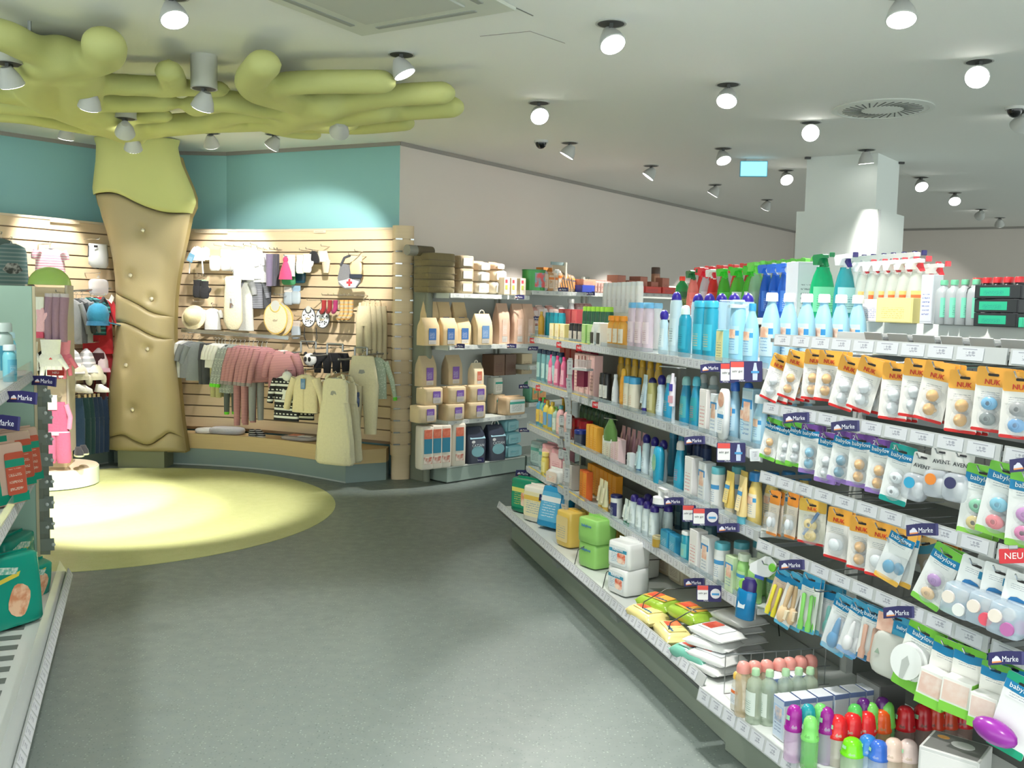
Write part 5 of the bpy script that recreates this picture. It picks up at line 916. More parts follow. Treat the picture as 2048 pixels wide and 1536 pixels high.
hang(1992, 1342, blister(.075, .17, (240, 238, 232), (100, 180, 70), (130, 205, 70), None, 'box', (226, 200, 190), .14, .16, band_c=BLV), 'safety_pack', 'right smaller green and white box pack on fourth hooks', 2, roll=.03, sv=.06)
hang(2050, 1372, blister(.09, .2, (236, 238, 236), (20, 160, 120), (20, 160, 120), ('babylove', .018, (245, 250, 252)), 'none', CLR, .14, .1, band_c=BLV) + [P('soother_box', ellipsoid(.055, .03, .03, mat((150, 50, 160), .25), 16, 8), (-.02, -.034, -.13))], 'soother_box_pack', 'teal headed pack with round purple box at right edge', 1, roll=.2, d=-.02)
for s, zz in HOOKS:
    pB.append(P('hook', tube(((s, .41, zz + .004), (s, .03, zz + .004), (s, .012, zz + .008), (s, .004, zz + .022)), .0024, CHROME, 5)))
for s in (-3.2, -3.1, -2.72, -2.6, -2.45): pB.append(P('hook', tube(((s, .41, .99), (s, .02, .99), (s, .008, 1.0)), .0024, CHROME, 5)))
thing('hook_gondola', 'nearer gondola with rails of hooks full of blister packs, right side', 'shelving', pB, (B.p0.x, B.p0.y, 0), B.rz)
# ---- bottom shelf of the hook section
z = .2505; Q_ = 'bottom shelf'
def low(px, parts, name, cat, desc, d=-.17, **k): row(B, px, z, parts, name, cat, desc, Q_, d=d, **k)
low(1472, bottle(.045, .035, .13, (240, 236, 226), (236, 190, 90), 'slope', 'roundcap', (232, 236, 240), (40, 60, 120), (236, 120, 60), alpha=.9), 'small_oil', 'bottle', 'slim white bottle with orange foot at the left of', d=-.19)
low(1548, carton(.06, .055, .145, (226, 230, 236), (220, 228, 236), (60, 90, 150), (180, 205, 232), band_c=(120, 140, 190)), 'bottle_carton', 'box', 'white and blue bottle carton behind', m=2, sv=.075, d=-.10)
low(1570, carton(.06, .055, .135, (226, 230, 236), (206, 220, 236), (60, 90, 150), (180, 205, 232), band_c=(120, 140, 190), pic=(150, 170, 200)), 'bottle_carton', 'box', 'white and blue bottle carton in front', m=6, sv=.062, d=-.155)
def baby_bottle(body, cap, w=.048, h=.15): return bottle(w, w, h * .95, body, cap, 'round', 'none', None, alpha=.5) + [P('cap', loft(((h * .56, w * .55, w * .55), (h * .6, w * .56, w * .56), (h * .63, w * .52, w * .52), (h * .8, w * .46, w * .46), (h * .92, w * .40, w * .40), (h * .98, w * .26, w * .26), (h, w * .06, w * .06)), pl(cap, rough=.25), 16, 2., 1.3)), P('badge', band(((h * .76, w * .5, w * .5), (h * .84, w * .47, w * .47)), mat((160, 214, 170), .4), -PI / 2 - .25, -PI / 2 + .25, .0012, 4))]
def lowtop(x, y, h, parts, name, cat, lb, grp='baby bottles on the bottom shelf'):
    p = at_z(x, y, z + h); thing(name, lb, cat, parts, (p.x, p.y, z), B.rz + random.uniform(-.3, .3), grp)
for i, (x, y) in enumerate(((1512, 1337), (1540, 1340), (1572, 1338), (1598, 1336), (1621, 1335))): lowtop(x, y, .18, bottle(.054, .054, .18, (196, 214, 190), (176, 214, 170), 'round', 'screw', (226, 236, 226), (40, 110, 90), alpha=.45), 'oil_bottle', 'bottle', ORD[i] + ' clear greenish oil bottle from left, bottom shelf', 'oil bottles')
for i, (x, y) in enumerate(((1488, 1322), (1510, 1321), (1534, 1319), (1560, 1316), (1580, 1314), (1602, 1311), (1622, 1309))): lowtop(x, y, .185, bottle(.05, .05, .185, (226, 206, 170), (226, 150, 140), 'round', 'dome', None, alpha=.45), 'teat_bottle', 'bottle', ORD[i] + ' clear bottle with pinkish cap from left, bottom shelf', 'pink capped bottles')
for x, y, h, w, body, cap, lb in ((1590, 1410, .17, .052, (226, 190, 226), (160, 30, 150), 'left purple capped baby bottle'), (1617, 1408, .175, .05, (120, 200, 205), (30, 150, 160), 'teal capped baby bottle behind the purple ones'), (1622, 1432, .16, .048, (140, 214, 120), (130, 214, 110), 'light green capped baby bottle in front'), (1642, 1407, .175, .048, (160, 214, 150), (120, 205, 110), 'green capped baby bottle between the purple ones'), (1654, 1414, .17, .052, (206, 190, 220), (150, 30, 140), 'right purple capped baby bottle'),
    (1677, 1430, .15, .058, (226, 220, 205), (226, 40, 44), 'left red capped baby bottle'), (1706, 1425, .15, .058, (226, 220, 205), (226, 40, 44), 'middle red capped baby bottle'), (1734, 1422, .15, .058, (226, 220, 205), (226, 40, 44), 'right red capped baby bottle with green badge'), (1764, 1418, .15, .058, (214, 170, 120), (226, 90, 30), 'orange capped baby bottle beside the red ones'),
    (1706, 1476, .11, .062, (200, 226, 190), (120, 220, 30), 'low lime capped baby bottle'), (1737, 1470, .12, .055, (190, 214, 236), (50, 130, 205), 'left low blue capped baby bottle'), (1759, 1481, .12, .055, (180, 200, 240), (60, 110, 205), 'right low blue capped baby bottle'), (1789, 1477, .13, .056, (236, 214, 190), (232, 206, 190), 'left clear capped baby bottle with orange print'), (1818, 1480, .13, .056, (236, 214, 190), (226, 206, 200), 'right clear capped baby bottle with orange print'),
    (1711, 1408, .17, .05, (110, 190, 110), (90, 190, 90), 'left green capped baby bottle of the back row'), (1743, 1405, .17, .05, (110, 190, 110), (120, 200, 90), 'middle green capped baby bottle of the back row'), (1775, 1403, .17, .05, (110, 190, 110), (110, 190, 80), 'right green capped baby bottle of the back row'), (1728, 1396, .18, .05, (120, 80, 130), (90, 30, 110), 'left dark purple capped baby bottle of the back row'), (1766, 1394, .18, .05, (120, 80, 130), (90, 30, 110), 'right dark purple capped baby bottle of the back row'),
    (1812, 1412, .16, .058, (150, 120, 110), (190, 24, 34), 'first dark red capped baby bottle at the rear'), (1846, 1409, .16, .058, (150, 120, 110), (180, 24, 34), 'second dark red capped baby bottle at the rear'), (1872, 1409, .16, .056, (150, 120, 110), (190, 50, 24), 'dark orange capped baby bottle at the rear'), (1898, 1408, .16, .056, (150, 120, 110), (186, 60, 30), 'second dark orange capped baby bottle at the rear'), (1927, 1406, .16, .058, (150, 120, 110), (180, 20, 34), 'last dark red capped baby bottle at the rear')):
    lowtop(x, y, h, baby_bottle(body, cap, w, h), 'baby_bottle', 'baby bottle', lb + ', bottom shelf')
p = at_z(1912, 1492, z + .2); p.z = z
thing('appliance_box', 'grey and white appliance carton at the lower right corner', 'box', carton(.15, .13, .2, (206, 206, 204), (222, 220, 218), (205, 60, 100)) + [P('lid_print', box(.135, .115, .0015, mat((120, 120, 118), .4)), (0, 0, .2)), P('product_picture', prism(tuple((.03 * math.cos(a), .022 * math.sin(a)) for a in [2 * PI * i / 14 for i in range(14)]), .001, mat((214, 214, 212))), (.015, .01, .2025), (-PI / 2, 0, 0)), P('gold_seal', prism(tuple((.016 * math.cos(a), .01 * math.sin(a)) for a in [2 * PI * i / 14 for i in range(14)]), .001, mat((205, 150, 80))), (-.04, .03, .2025), (-PI / 2, 0, 0)), P('side_panel', box(.0015, .12, .18, mat((70, 66, 62), .5)), (-.0755, 0, .008))], p, B.rz + .55)
p = at_z(1762, 1356, z + .158); p.z = z
thing('dark_carton', 'dark grey carton standing behind the bottle cartons', 'box', carton(.12, .1, .098, (96, 98, 96), (150, 152, 150)), p + Vector((0, 0, .06)), B.rz)
thing('carton_support', 'white carton under the dark grey carton', 'box', carton(.13, .11, .058, (190, 192, 190), (196, 198, 196)), p + Vector((0, 0, .001)), B.rz)
thing('nursing_box', 'pale box with red circle under the purple soother box', 'box', carton(.09, .07, .1, (206, 204, 198), (210, 206, 200)) + [P('red_circle', loft(((0, .018, .018), (.001, .018, .018)), mat((196, 90, 96)), 16), (.01, -.037, .05), (PI / 2, 0, 0))], B.at(1990, z, .0), B.rz + .2)
# ---------------------------------------------------------------- flags, cards, clip strips on the gondola
FZ = -.12
def flag(x, y, F, parts, name, lb, d=-.052, rz=FZ, tilt=.08, cat='shelf sign'):
    p = F.hit(x, y, d); thing(name, lb, cat, parts, p, 0, 'shelf flags', (0, -tilt, rz))
for x, y, F, lb in ((1422, 736, A, 'navy Marke flag on the top right shelf edge'), (1389, 881, A, 'navy Marke flag on the second right shelf edge'), (1347, 1003, A, 'navy Marke flag on the third right shelf edge'), (1456, 1056, A, 'navy Marke flag under the yellow bottles'), (1388, 1165, A, 'navy Marke flag above the yellow wipes packs'),
                    (1592, 836, B, 'navy Marke flag above green headed packs'), (1690, 853, B, 'navy Marke flag above violet headed packs'), (1844, 1060, B, 'navy Marke flag in the middle of the third rail'), (1583, 1130, B, 'navy Marke flag at the left of the fourth rail'), (1797, 1225, B, 'navy Marke flag in the middle of the fourth rail'), (2012, 1317, B, 'navy Marke flag at the lower right'), (2056, 930, B, 'navy Marke flag cut by the right edge')):
    flag(x, y, F, marke_flag(), 'marke_flag', lb)
flag(2027, 1112, B, neu_flag(.066, .036), 'new_flag', 'large red NEU flag at the right end of the third rail')
for x, y, lb in ((1193, 810, 'red NEU flag on the second right shelf edge'), (1120, 690, 'red NEU flag at the far end of the top right shelf'), (1078, 776, 'red NEU flag at the far end of the second right shelf'), (1066, 681, 'farthest red NEU flag of the top right shelf'), (1160, 696, 'red NEU flag beside the clip strip of the top shelf')):
    flag(x, y, A, neu_flag(.06, .034), 'new_flag', lb, -.012, A.rz + .5, 0)
for x, y, w, h, pic, lb, wd in ((1455, 746, .056, .075, '', 'left white test card under the top right shelf', False), (1492, 743, .115, .075, 'bottle', 'test card with bottle picture under the top right shelf', True), (1462, 905, .105, .074, 'bottle', 'test card with bottle picture under the second right shelf', True), (1378, 1027, .055, .07, '', 'left test card above teal cartons', False), (1411, 1034, .10, .07, 'disc', 'test card with round picture above teal cartons', True), (1418, 1187, .095, .066, 'disc', 'test card with round picture above the wipes', True)):
    flag(x, y, A, test_card(w, h, pic, wd), 'test_card', lb, -.066, FZ, .03, 'shelf sign')
flag(1510, 910, A, [P('card', prism(rrect(.036, .045, .003), .001, mat((226, 230, 232), .4))), P('print', box(.026, .001, .03, TICK), (0, -.001, -.015))], 'price_card', 'white price card hanging beside the second shelf test card', -.035)
# clip strips
def clip_strip(x, y0, y1, F, lb, d=-.05, m=(176, 178, 176), n=7):
    a, b = F.hit(x, y0, d), F.hit(x, y1, d); L = a.z - b.z; k = [P('strip', box(.03, .002, L, mat(m, .5)), (0, 0, -L))]
    for i in range(n): k.append(P('ticket', box(.042, .002, L / n * .8, mat((196, 198, 200), .5, kind='ticket')), (.004 * (i % 2), -.003, -L * (i + .9) / n), (.12 * (i % 3), 0, 0)))
    thing('clip_strip', lb, 'clip strip', k, a, F.rz + .5)
clip_strip(1141, 716, 1045, A, 'long grey clip strip hanging down at the far part of the gondola', -.06, n=9)
clip_strip(1124, 830, 920, A, 'short dark clip strip behind the long grey one', -.02, (140, 138, 134), 4)
p = A.hit(1166, 712, -.04); thing('mascara_holder', 'clear hanging holder with brown pencils under the top shelf', 'holder', [P('tray', box(.10, .04, .05, clear((226, 226, 226), .35), .002), (0, 0, -.07)), P('ledge', box(.12, .05, .012, mat((200, 200, 200))), (0, 0, -.08)), P('wine_block', box(.06, .03, .09, mat((130, 40, 70), .4)), (0, 0, -.17))] + [P('pencil', tube(((-.035 + .014 * i, 0, -.06), (-.035 + .014 * i, 0, .0)), .004, mat(((150, 90, 80), (214, 190, 180))[i % 2], .4), 6)) for i in range(6)], p, A.rz + .4)
p = A.hit(1222, 838, -.04); thing('mesh_bag', 'green mesh bag hanging below the second shelf', 'bag', [P('hook_wire', tube(((-.05, 0, .0), (.05, 0, .0)), .002, CHROME)), P('bag', loft(((-.11, .045, .025), (-.06, .04, .03), (-.02, .02, .015), (0, .008, .008)), mat((90, 130, 60), .7, kind='fabric', scale=50), 14, 2., 1.2)), P('card', box(.06, .002, .02, mat((226, 226, 220))), (0, -.02, -.12))], p, A.rz + .4)
p = A.hit(1350, 735, -.05); thing('clip_product', 'slim white spray hanging on a clear strip before teal bottles', 'bottle', [P('strip', box(.016, .002, .2, clear((220, 226, 230), .4)), (0, 0, -.24)), P('spray_body', loft(((0, .014, .012), (.09, .014, .012), (.11, .008, .008), (.14, .007, .007)), mat((214, 208, 216), .35), 12), (0, -.012, -.165)), P('violet_label', box(.018, .002, .03, mat((70, 60, 150))), (0, -.0245, -.10)), P('pink_label', box(.024, .002, .03, mat((200, 150, 160), .4)), (0, -.0248, -.15)), P('hook_wire', tube(((-.08, 0, .0), (.06, 0, .0)), .003, CHROME))], p, A.rz + .5)
p = A.hit(1322, 985, -.05); thing('shelf_dispenser', 'white round dispenser cap hanging before the fourth shelf', 'dispenser', [P('disc', loft(((0, .036, .036), (.03, .034, .034), (.034, .012, .012), (.06, .012, .012)), mat((226, 228, 226), .4), 18), (0, 0, -.05)), P('arm', box(.07, .02, .012, mat((210, 212, 210))), (.02, 0, .01)), P('band', loft(((0, .037, .037), (.008, .037, .037)), mat((40, 50, 90)), 18), (0, 0, -.056))], p, A.rz)
# ================================================================ shelf units along the white wall
class Frame2(Frame):
    def __init__(s, p0, u): s.p0 = Vector(p0); s.u = Vector(u).normalized(); s.v = Vector((-s.u.y, s.u.x)); s.rz = math.atan2(s.u.y, s.u.x)
C = Frame2((-.56, 8.35), (.69, .724)); CWH = mat((206, 212, 204), .45); CBASE = mat((150, 166, 156), .5); CPAN = mat((128, 132, 116), .55)
CZ1, CZ2, CZ3, CZ0 = C.hit(895, 586).z, C.hit(893, 691).z, C.hit(888, 843).z, C.hit(897, 934).z
def wall_unit(s0, s1, zs, z0, label, dep=.46, tick=mat((206, 208, 204), .5, kind='ticket')):
    L = s1 - s0; c = (s0 + s1) / 2
    k = [P('base', box(L, dep, z0 - .02, CBASE, .003), (c, dep / 2, .012)), P('plinth_gap', box(L - .02, dep - .04, .012, mat((50, 56, 52))), (c, dep / 2, .0005)), P('base_deck', box(L, dep, .02, CWH, .002), (c, dep / 2, z0 - .02)), P('back_panel', box(L, .02, 1.72, mat((196, 200, 194), .5)), (c, dep - .01, z0))]
    for z in zs: k += [P('shelf', box(L, dep - .04, .02, CWH, .002), (c, dep / 2 - .02, z - .02)), P('price_rail', box(L, .006, .04, mat((212, 214, 208), .4)), (c, -.004, z - .04), (0, 0, 0), tuple(P('price_ticket', box(.10, .001, .03, tick), (-L / 2 + .08 + .14 * i, -.004, .005)) for i in range(int(L / .14)))), P('side_edge', box(.006, dep - .05, .045, CWH), (s0 - .003, dep / 2 - .02, z - .045))]
    for s in (s0 + .012, s1 - .012): k.append(P('upright', box(.024, .03, 1.9, mat((170, 174, 166), .5)), (s, dep - .035, .02)))
    return thing('wall_shelf_unit', label, 'shelving', k, (C.p0.x, C.p0.y, 0), C.rz)
wall_unit(0, 1.02, (CZ1, CZ2, CZ3), CZ0, 'white shelf unit with paper wrapped packs beside the slat wall')
thing('side_panel', 'olive grey rounded side panel between slat wall and white shelf unit', 'panel', [P('panel', loft(((0, .03, .16), (2.02, .03, .16)), CPAN, 16, 5.)), P('edge_roll', loft(((0, .035, .035), (2.02, .035, .035)), CPAN, 14), (0, -.15, 0))], C.w(-.06, .36, .001), C.rz)
CU2 = C.hit(1100, 582).z; CU2b = CU2 - .34
wall_unit(1.05, 2.35, (CU2, CU2b, CU2b - .38, CU2b - .74), CZ0, 'second white shelf unit behind the end of the gondola')
wall_unit(2.40, 4.4, (CU2 + .02, CU2b), CZ0, 'third white shelf unit far along the white wall')
def cput(px, z, parts, name, cat, lb, d=.05, yaw=0., dz=0., tilt=0.):
    p = C.at(px, z, d); thing(name, lb, cat, parts, (p.x, p.y, z + .001 + dz), 0, None, (tilt, 0, C.rz + yaw))
BRN = (126, 112, 76)
# top shelf: bales and packs
for k in range(3):
    n = ('lowest', 'middle', 'topmost')[k]
    cput(868, CZ1, [P('bale', pillow(.30, .26, .115, mat(BRN, .85, kind='fabric', scale=40), 6., .3, 18))] + [P('twine', box(.304, .264, .004, mat((90, 80, 56))), (0, 0, .05))], 'straw_bale', 'straw bale', n + ' brown bale of the stack on the left top shelf', .17, -.1, .115 * k)
    cput(918, CZ1, [P('bale', pillow(.17, .24, .112, mat((170, 150, 120), .8, kind='fabric', scale=40), 6., .3, 18)), P('paper_label', box(.1, .002, .07, printed((206, 204, 198), (120, 120, 120))), (0, -.125, .02))], 'straw_bale', 'straw bale', n + ' brown bale with grey paper label', .16, -.1, .113 * k)
cput(838, CZ1, [P('roll', loft(((-.14, .045, .045), (.14, .045, .045)), mat((96, 86, 66), .85), 14), (0, 0, .39), (0, PI / 2, 0)), P('wrap', loft(((-.145, .047, .047), (-.05, .047, .047)), clear((200, 200, 190), .4), 14), (0, 0, .39), (0, PI / 2, 0))], 'dark_roll', 'roll', 'dark roll lying on top of the brown bales', .2, 0, -.03)
for i, (px, dz, w, h, c, n) in enumerate(((952, 0, .16, .11, (206, 190, 160), 'lower pale pack beside the bales'), (953, .11, .15, .10, (216, 204, 180), 'middle pale pack beside the bales'), (955, .21, .14, .08, (222, 196, 160), 'upper orange pale pack beside the bales'), (985, .0, .17, .12, (226, 208, 176), 'lower beige bag of shavings in clear film'), (987, .12, .16, .11, (236, 206, 160), 'upper bright beige bag of shavings in clear film'), (984, .23, .13, .06, (226, 180, 140), 'flat salmon pack on top of the shavings'))):
    cput(px, CZ1, soft_pack(w, .2, h, c, (224, 214, 196), (150, 130, 100), None, None, 4., .4) + [P('film', pillow(w * 1.05, .21, h * 1.02, clear((236, 236, 236), .18), 4., .4, 14))], 'litter_pack', 'litter pack', n, .14, .1 * (i % 2), dz)
for i, px in enumerate((1006, 1020, 1038)):
    cput(px, CZ1, carton(.075, .1, .16, (222, 206, 180), (226, 212, 190), (120, 90, 60)) + [P('red_mark', box(.03, .001, .03, mat((190, 70, 80))), (-.01, -.052, .11)), P('green_mark', box(.03, .001, .04, mat((170, 180, 80))), (-.01, -.052, .05))], 'food_pack', 'food pack', ('left', 'middle', 'right')[i] + ' beige pack with red and green mark, top shelf', .02, 0)
# second shelf: paper bags
BAG = (224, 196, 150)
for i, (px, d, h, dz) in enumerate(((858, .24, .24, .0), (884, .26, .22, .02), (915, .24, .22, .02))): cput(px, CZ2, paper_bag(.15, .12, h + .14, BAG, (60, 110, 176)), 'paper_bag', 'paper bag', ('left', 'middle', 'right')[i] + ' rear paper bag with blue label on the middle shelf', d, -.15, dz)
for i, (px, d) in enumerate(((856, .07), (893, .06), (921, .12))): cput(px, CZ2, paper_bag(.17, .14, .24, BAG, (60, 110, 176)), 'paper_bag', 'paper bag', ('left', 'middle', 'right')[i] + ' front paper bag with blue label on the middle shelf', d, -.15)
cput(962, CZ2, paper_bag(.19, .13, .28, (232, 206, 164), (110, 150, 196), INK, True), 'paper_bag', 'paper bag', 'paper bag with round white handle on the middle shelf', .04, -.1)
for i, px in enumerate((1001, 1031, 1052)): cput(px, CZ2, paper_bag(.14, .12, .38, (214, 176, 150), (226, 190, 170), (170, 60, 60), False, True, (206, 96, 90)), 'paper_bag', 'paper bag', ('left', 'middle', 'right')[i] + ' tall pinkish paper bag on the middle shelf', .08 - .02 * i, -.1)
# third shelf: purple labelled bags and boxes
VIO = (120, 80, 170)
rows = ((846, .08, .0, 'first', 'bottom'), (902, .05, .0, 'second', 'bottom'), (945, .05, .0, 'third', 'bottom'), (858, .09, .15, 'first', 'second'), (905, .06, .15, 'second', 'second'), (946, .06, .15, 'third', 'second'), (850, .2, .30, 'first', 'top'), (902, .2, .30, 'second', 'top'))
for px, d, dz, a, b in rows:
    tp = b == 'top'; hh = .26 if tp else .15
    if tp: cput(px, CZ3, paper_bag(.17, .13, .27, (206, 184, 148), VIO, INK, False, True, (190, 60, 60)), 'paper_bag', 'paper bag', a + ' violet labelled paper bag from left, top layer', d, -.1, dz)
    else: cput(px, CZ3, [P('bag', pillow(.2, .16, .148, mat((224, 200, 160), .75, kind='fabric', scale=14), 6., .3, 16)), P('front_label', prism(rrect(.08, .06, .006), .001, printed(VIO, (236, 230, 240))), (.02, -.085, .09)), P('label_foot', prism(rrect(.08, .05, .006), .001, printed((190, 182, 176), (90, 90, 110))), (.02, -.0855, .04)), P('top_fold', box(.19, .02, .006, mat((214, 190, 150), .7)), (0, -.03, .147))], 'paper_bag', 'paper bag', a + ' violet labelled paper bag from left, ' + b + ' layer', d, -.1, dz)
cput(950, CZ3, paper_bag(.13, .1, .2, (232, 214, 180), (210, 110, 80), INK, True), 'paper_bag', 'paper bag', 'small bag with white handle on top of the violet labelled bags', .08, 0, .30)
cput(992, CZ3, soft_pack(.15, .13, .18, (222, 196, 160), (226, 226, 216), (40, 60, 60), (60, 170, 150)), 'pet_food_pack', 'pet food pack', 'rear beige pack with teal print on the third shelf', .2, 0, .0)
cput(988, CZ3, soft_pack(.12, .12, .16, (224, 226, 214), (230, 230, 222), (40, 60, 60), (60, 170, 150)), 'pet_food_pack', 'pet food pack', 'upper white pack with teal print on the third shelf', .24, 0, .18)
cput(1022, CZ3, soft_pack(.26, .16, .17, (230, 198, 160), (232, 232, 226), (40, 60, 60), (60, 170, 150)), 'pet_food_pack', 'pet food pack', 'wide beige pack with teal print in front on third shelf', .04, .0)
for i, (px, c) in enumerate(((985, (120, 90, 70)), (1008, (110, 84, 68)), (1040, (206, 186, 150)))): cput(px, CZ3, carton(.15, .16, .2, c, c, (90, 40, 50)), 'carton', 'carton', ('left brown', 'right brown', 'pale')[i] + ' carton deep above the teal printed packs', .26, 0, .36)
# bottom: white and teal packs, dark cat litter bags, blue foil packs
for i, px in enumerate((848, 866, 884, 911)):
    cput(px, CZ0, [P('pack', pillow(.13 if i < 3 else .15, .13, .38, pl((232, 222, 206), rough=.5), 5., .3, 16)), P('orange_field', box(.08, .002, .08, mat((220, 106, 76), .5, kind='camo', c2=(230, 130, 100))), (0, -.068, .27)), P('teal_field', box(.08, .002, .13, mat((40, 130, 160), .5)), (0, -.068, .14)), P('cat_field', box(.08, .002, .06, mat((226, 214, 200), .5, kind='camo', c2=(190, 100, 80))), (0, -.068, .05))], 'litter_bag', 'litter bag', ORD[i] + ' white and teal litter bag from left on the bottom shelf', .07 - .012 * i, -.2)
for i, px in enumerate((945, 986)):
    cput(px, CZ0, [P('bag', loft(((0, .1, .08), (.2, .105, .08), (.26, .1, .06), (.33, .085, .012)), pl((48, 54, 72), rough=.35), 18, 6., .7)), P('top_panel', prism(((-.08, 0), (.09, 0), (.07, .1), (-.06, .1)), .002, mat((160, 200, 214), .4)), (0, -.075, .225), (-.6, 0, 0)), P('round_panel', prism(tuple((.07 * math.cos(a), .05 * math.sin(a)) for a in [2 * PI * i / 18 for i in range(18)]), .001, mat((130, 180, 190), .4)), (0, -.083, .11)), P('lettering', text('CATSAN', .035, mat((226, 232, 236)), .001), (0, -.085, .165)), P('cat_patch', prism(tuple((.02 * math.cos(a), .014 * math.sin(a)) for a in [2 * PI * i / 12 for i in range(12)]), .001, mat((226, 226, 226))), (-.05, -.083, .2))] + ([P('carry_handle', tube(tuple((.04 * math.cos(a), -.02, .33 + .04 * math.sin(a)) for a in [PI * i / 8 for i in range(9)]), .006, mat((226, 226, 220)), 6))] if i else []), 'cat_litter_bag', 'cat litter bag', ('left', 'right')[i] + ' navy cat litter bag on the bottom shelf', .05, -.15)
for k, (px, dz, d) in enumerate(((1018, 0, .06), (1016, .12, .08), (1012, .24, .1))): cput(px, CZ0, soft_pack(.24, .15, .12, (130, 186, 196), (150, 200, 206), (40, 70, 90), None, None, 4., .4), 'foil_pack', 'foil pack', ('lowest', 'middle', 'topmost')[k] + ' pale blue foil pack on the bottom shelf', d, .1 * k, dz)
# second and third units: what shows above the gondola
cput(1067, CU2, [P('tin', loft(((0, .13, .1), (.19, .13, .1)), mat((60, 150, 70), .3, .2), 24)), P('picture_band', band(((.03, .13, .1), (.17, .13, .1)), mat((110, 190, 200), .4, kind='camo', c2=(230, 90, 90), scale=14), -PI / 2 - .6, -PI / 2 + 1.2)), P('lid', loft(((.19, .133, .103), (.2, .133, .103)), mat((50, 130, 70), .3, .2), 24))], 'treat_tin', 'tin', 'green oval tin with picture on the far top shelf', .1)
cput(1098, CU2, carton(.3, .1, .24, (206, 130, 60), (206, 130, 60)), 'orange_carton', 'carton', 'orange brown carton behind the foil bags on far top shelf', .3)
cput(1118, CU2, [P('frame', box(.02, .18, .29, mat((226, 218, 196), .5))), P('header', box(.2, .01, .03, mat((150, 170, 170), .5)), (-.1, -.06, .26))], 'display_stand', 'display frame', 'cream display frame edge on the far top shelf', .15)
for i, (px, c, h) in enumerate(((1085, (196, 190, 196), .19), (1097, (214, 160, 110), .18), (1108, (236, 214, 196), .18), (1113, (240, 240, 236), .21))): cput(px, CU2, soft_pack(.11, .07, h, c, (230, 200, 170), (120, 60, 40), (236, 130, 50) if i else None, None, 4., .4), 'treat_bag', 'treat bag', ORD[i] + ' foil treat bag from left on the far top shelf', .05 + .01 * i, .1 * i)
for i in range(6): cput(1124 + 5 * i, CU2, soft_pack(.1, .03, .2 - .008 * i, (150, 130, 110), (236, 140, 60), (90, 50, 40), (90, 80, 90), None, 4., .4), 'treat_pouch', 'treat pouch', ORD[i] + ' dark foil pouch with orange foot from left, far top shelf', .06, .35, 0, -.2)
cput(1166, CU2, carton(.2, .14, .07, (50, 70, 170), (60, 80, 190)), 'blue_tray', 'tray', 'royal blue tray on the far top shelf', .03)
cput(1168, CU2, carton(.2, .14, .06, (206, 150, 126), (214, 160, 130)), 'salmon_tray', 'tray', 'salmon tray lying on the royal blue tray', .05, 0, .072)
for i in range(7): cput(1182 + 6 * i, CU2, soft_pack(.09, .06, .12, (170, 130, 120), (190, 150, 140), (90, 40, 40), None, None, 4., .4), 'treat_pouch', 'treat pouch', ORD[i] + ' small brown pouch from left beside the blue tray', .05, .2)
for i in range(5): cput(1232 + 22 * i, CU2 + .02, carton(.16, .14, .13 if i % 2 else .18, (170, 110, 90), (190, 120, 100), (90, 30, 30)), 'pet_food_box', 'box', ORD[i] + ' reddish brown carton from left on the third unit', .16, .1)
for i in range(3): cput(1262 + 34 * i, CU2 + .02, carton(.3, .14, .07, (214, 60, 50), (220, 70, 60)), 'red_tray', 'tray', ORD[i] + ' bright red tray from left on the third unit', .02)
cput(1310, CU2 + .02, jar(.1, .3, (170, 120, 90), (90, 70, 60), (200, 150, 120)), 'tall_can', 'can', 'tall brown can standing above the red trays', .2)
for i, px in enumerate((1066, 1076, 1086, 1096, 1106, 1118)): cput(px, CU2b, soft_pack(.12, .08, .17 + .02 * (i % 2), ((206, 150, 140), (220, 190, 180), (226, 222, 220))[i % 3], (226, 206, 200), (150, 40, 60), None, None, 4., .4), 'treat_bag', 'treat bag', ORD[i] + ' pinkish bag from left on the far second shelf', .06, .1)
cput(1141, CU2b, bottle(.09, .07, .27, (236, 226, 226), (236, 232, 226), 'slope', 'wide', (236, 200, 206), (190, 40, 80)), 'litter_scent', 'bottle', 'tall white and pink bottle on the far second shelf', .03)
for i in range(4): cput(1152 + 8 * i, CU2b, soft_pack(.08, .06, .22, (196, 150, 146), (206, 170, 166), (120, 50, 60), None, None, 4., .4), 'treat_bag', 'treat bag', ORD[i] + ' dusky bag from left beside the tall pink bottle', .08, .1)
for i, px in enumerate((1062, 1074)): cput(px, CU2b - .74, soft_pack(.16, .12, .2, (110, 180, 150), (226, 170, 110), (200, 60, 50), (230, 200, 80), None, 4., .4), 'toy_bag', 'bag', ('left', 'right')[i] + ' colourful green bag beside the beige pack', .05, .1)
# small black and white Marke flags and price marks on the wall units
for x, y, lb in ((918, 692, 'left black Marke flag on the middle shelf edge'), (1022, 692, 'right black Marke flag on the middle shelf edge'), (1038, 594, 'black Marke flag at the right end of the beige top shelf'), (1072, 637, 'black Marke flag below the green tin'), (1126, 579, 'black Marke flag below the foil pouches'), (1180, 587, 'black Marke flag below the blue tray'), (1066, 697, 'black Marke flag beside the red NEU flags'), (1048, 773, 'black Marke flag above the wide beige pack'), (1048, 860, 'black Marke flag above the pale blue foil packs'), (956, 920, 'small black Marke flag on the bottom shelf edge')):
    p = C.hit(x, y, -.03); thing('marke_flag', lb, 'shelf sign', marke_flag(.1, .04), p, 0, 'shelf flags', (0, 0, .15))
for x, y, lb in ((1046, 947, 'black Marke flag at the far end of the gondola'), (1094, 996, 'black Marke flag on the fourth shelf beside the clip strip')):
    p = A.hit(x, y, -.03); thing('marke_flag', lb, 'shelf sign', marke_flag(.1, .045), p, 0, 'shelf flags', (0, .1, .1))
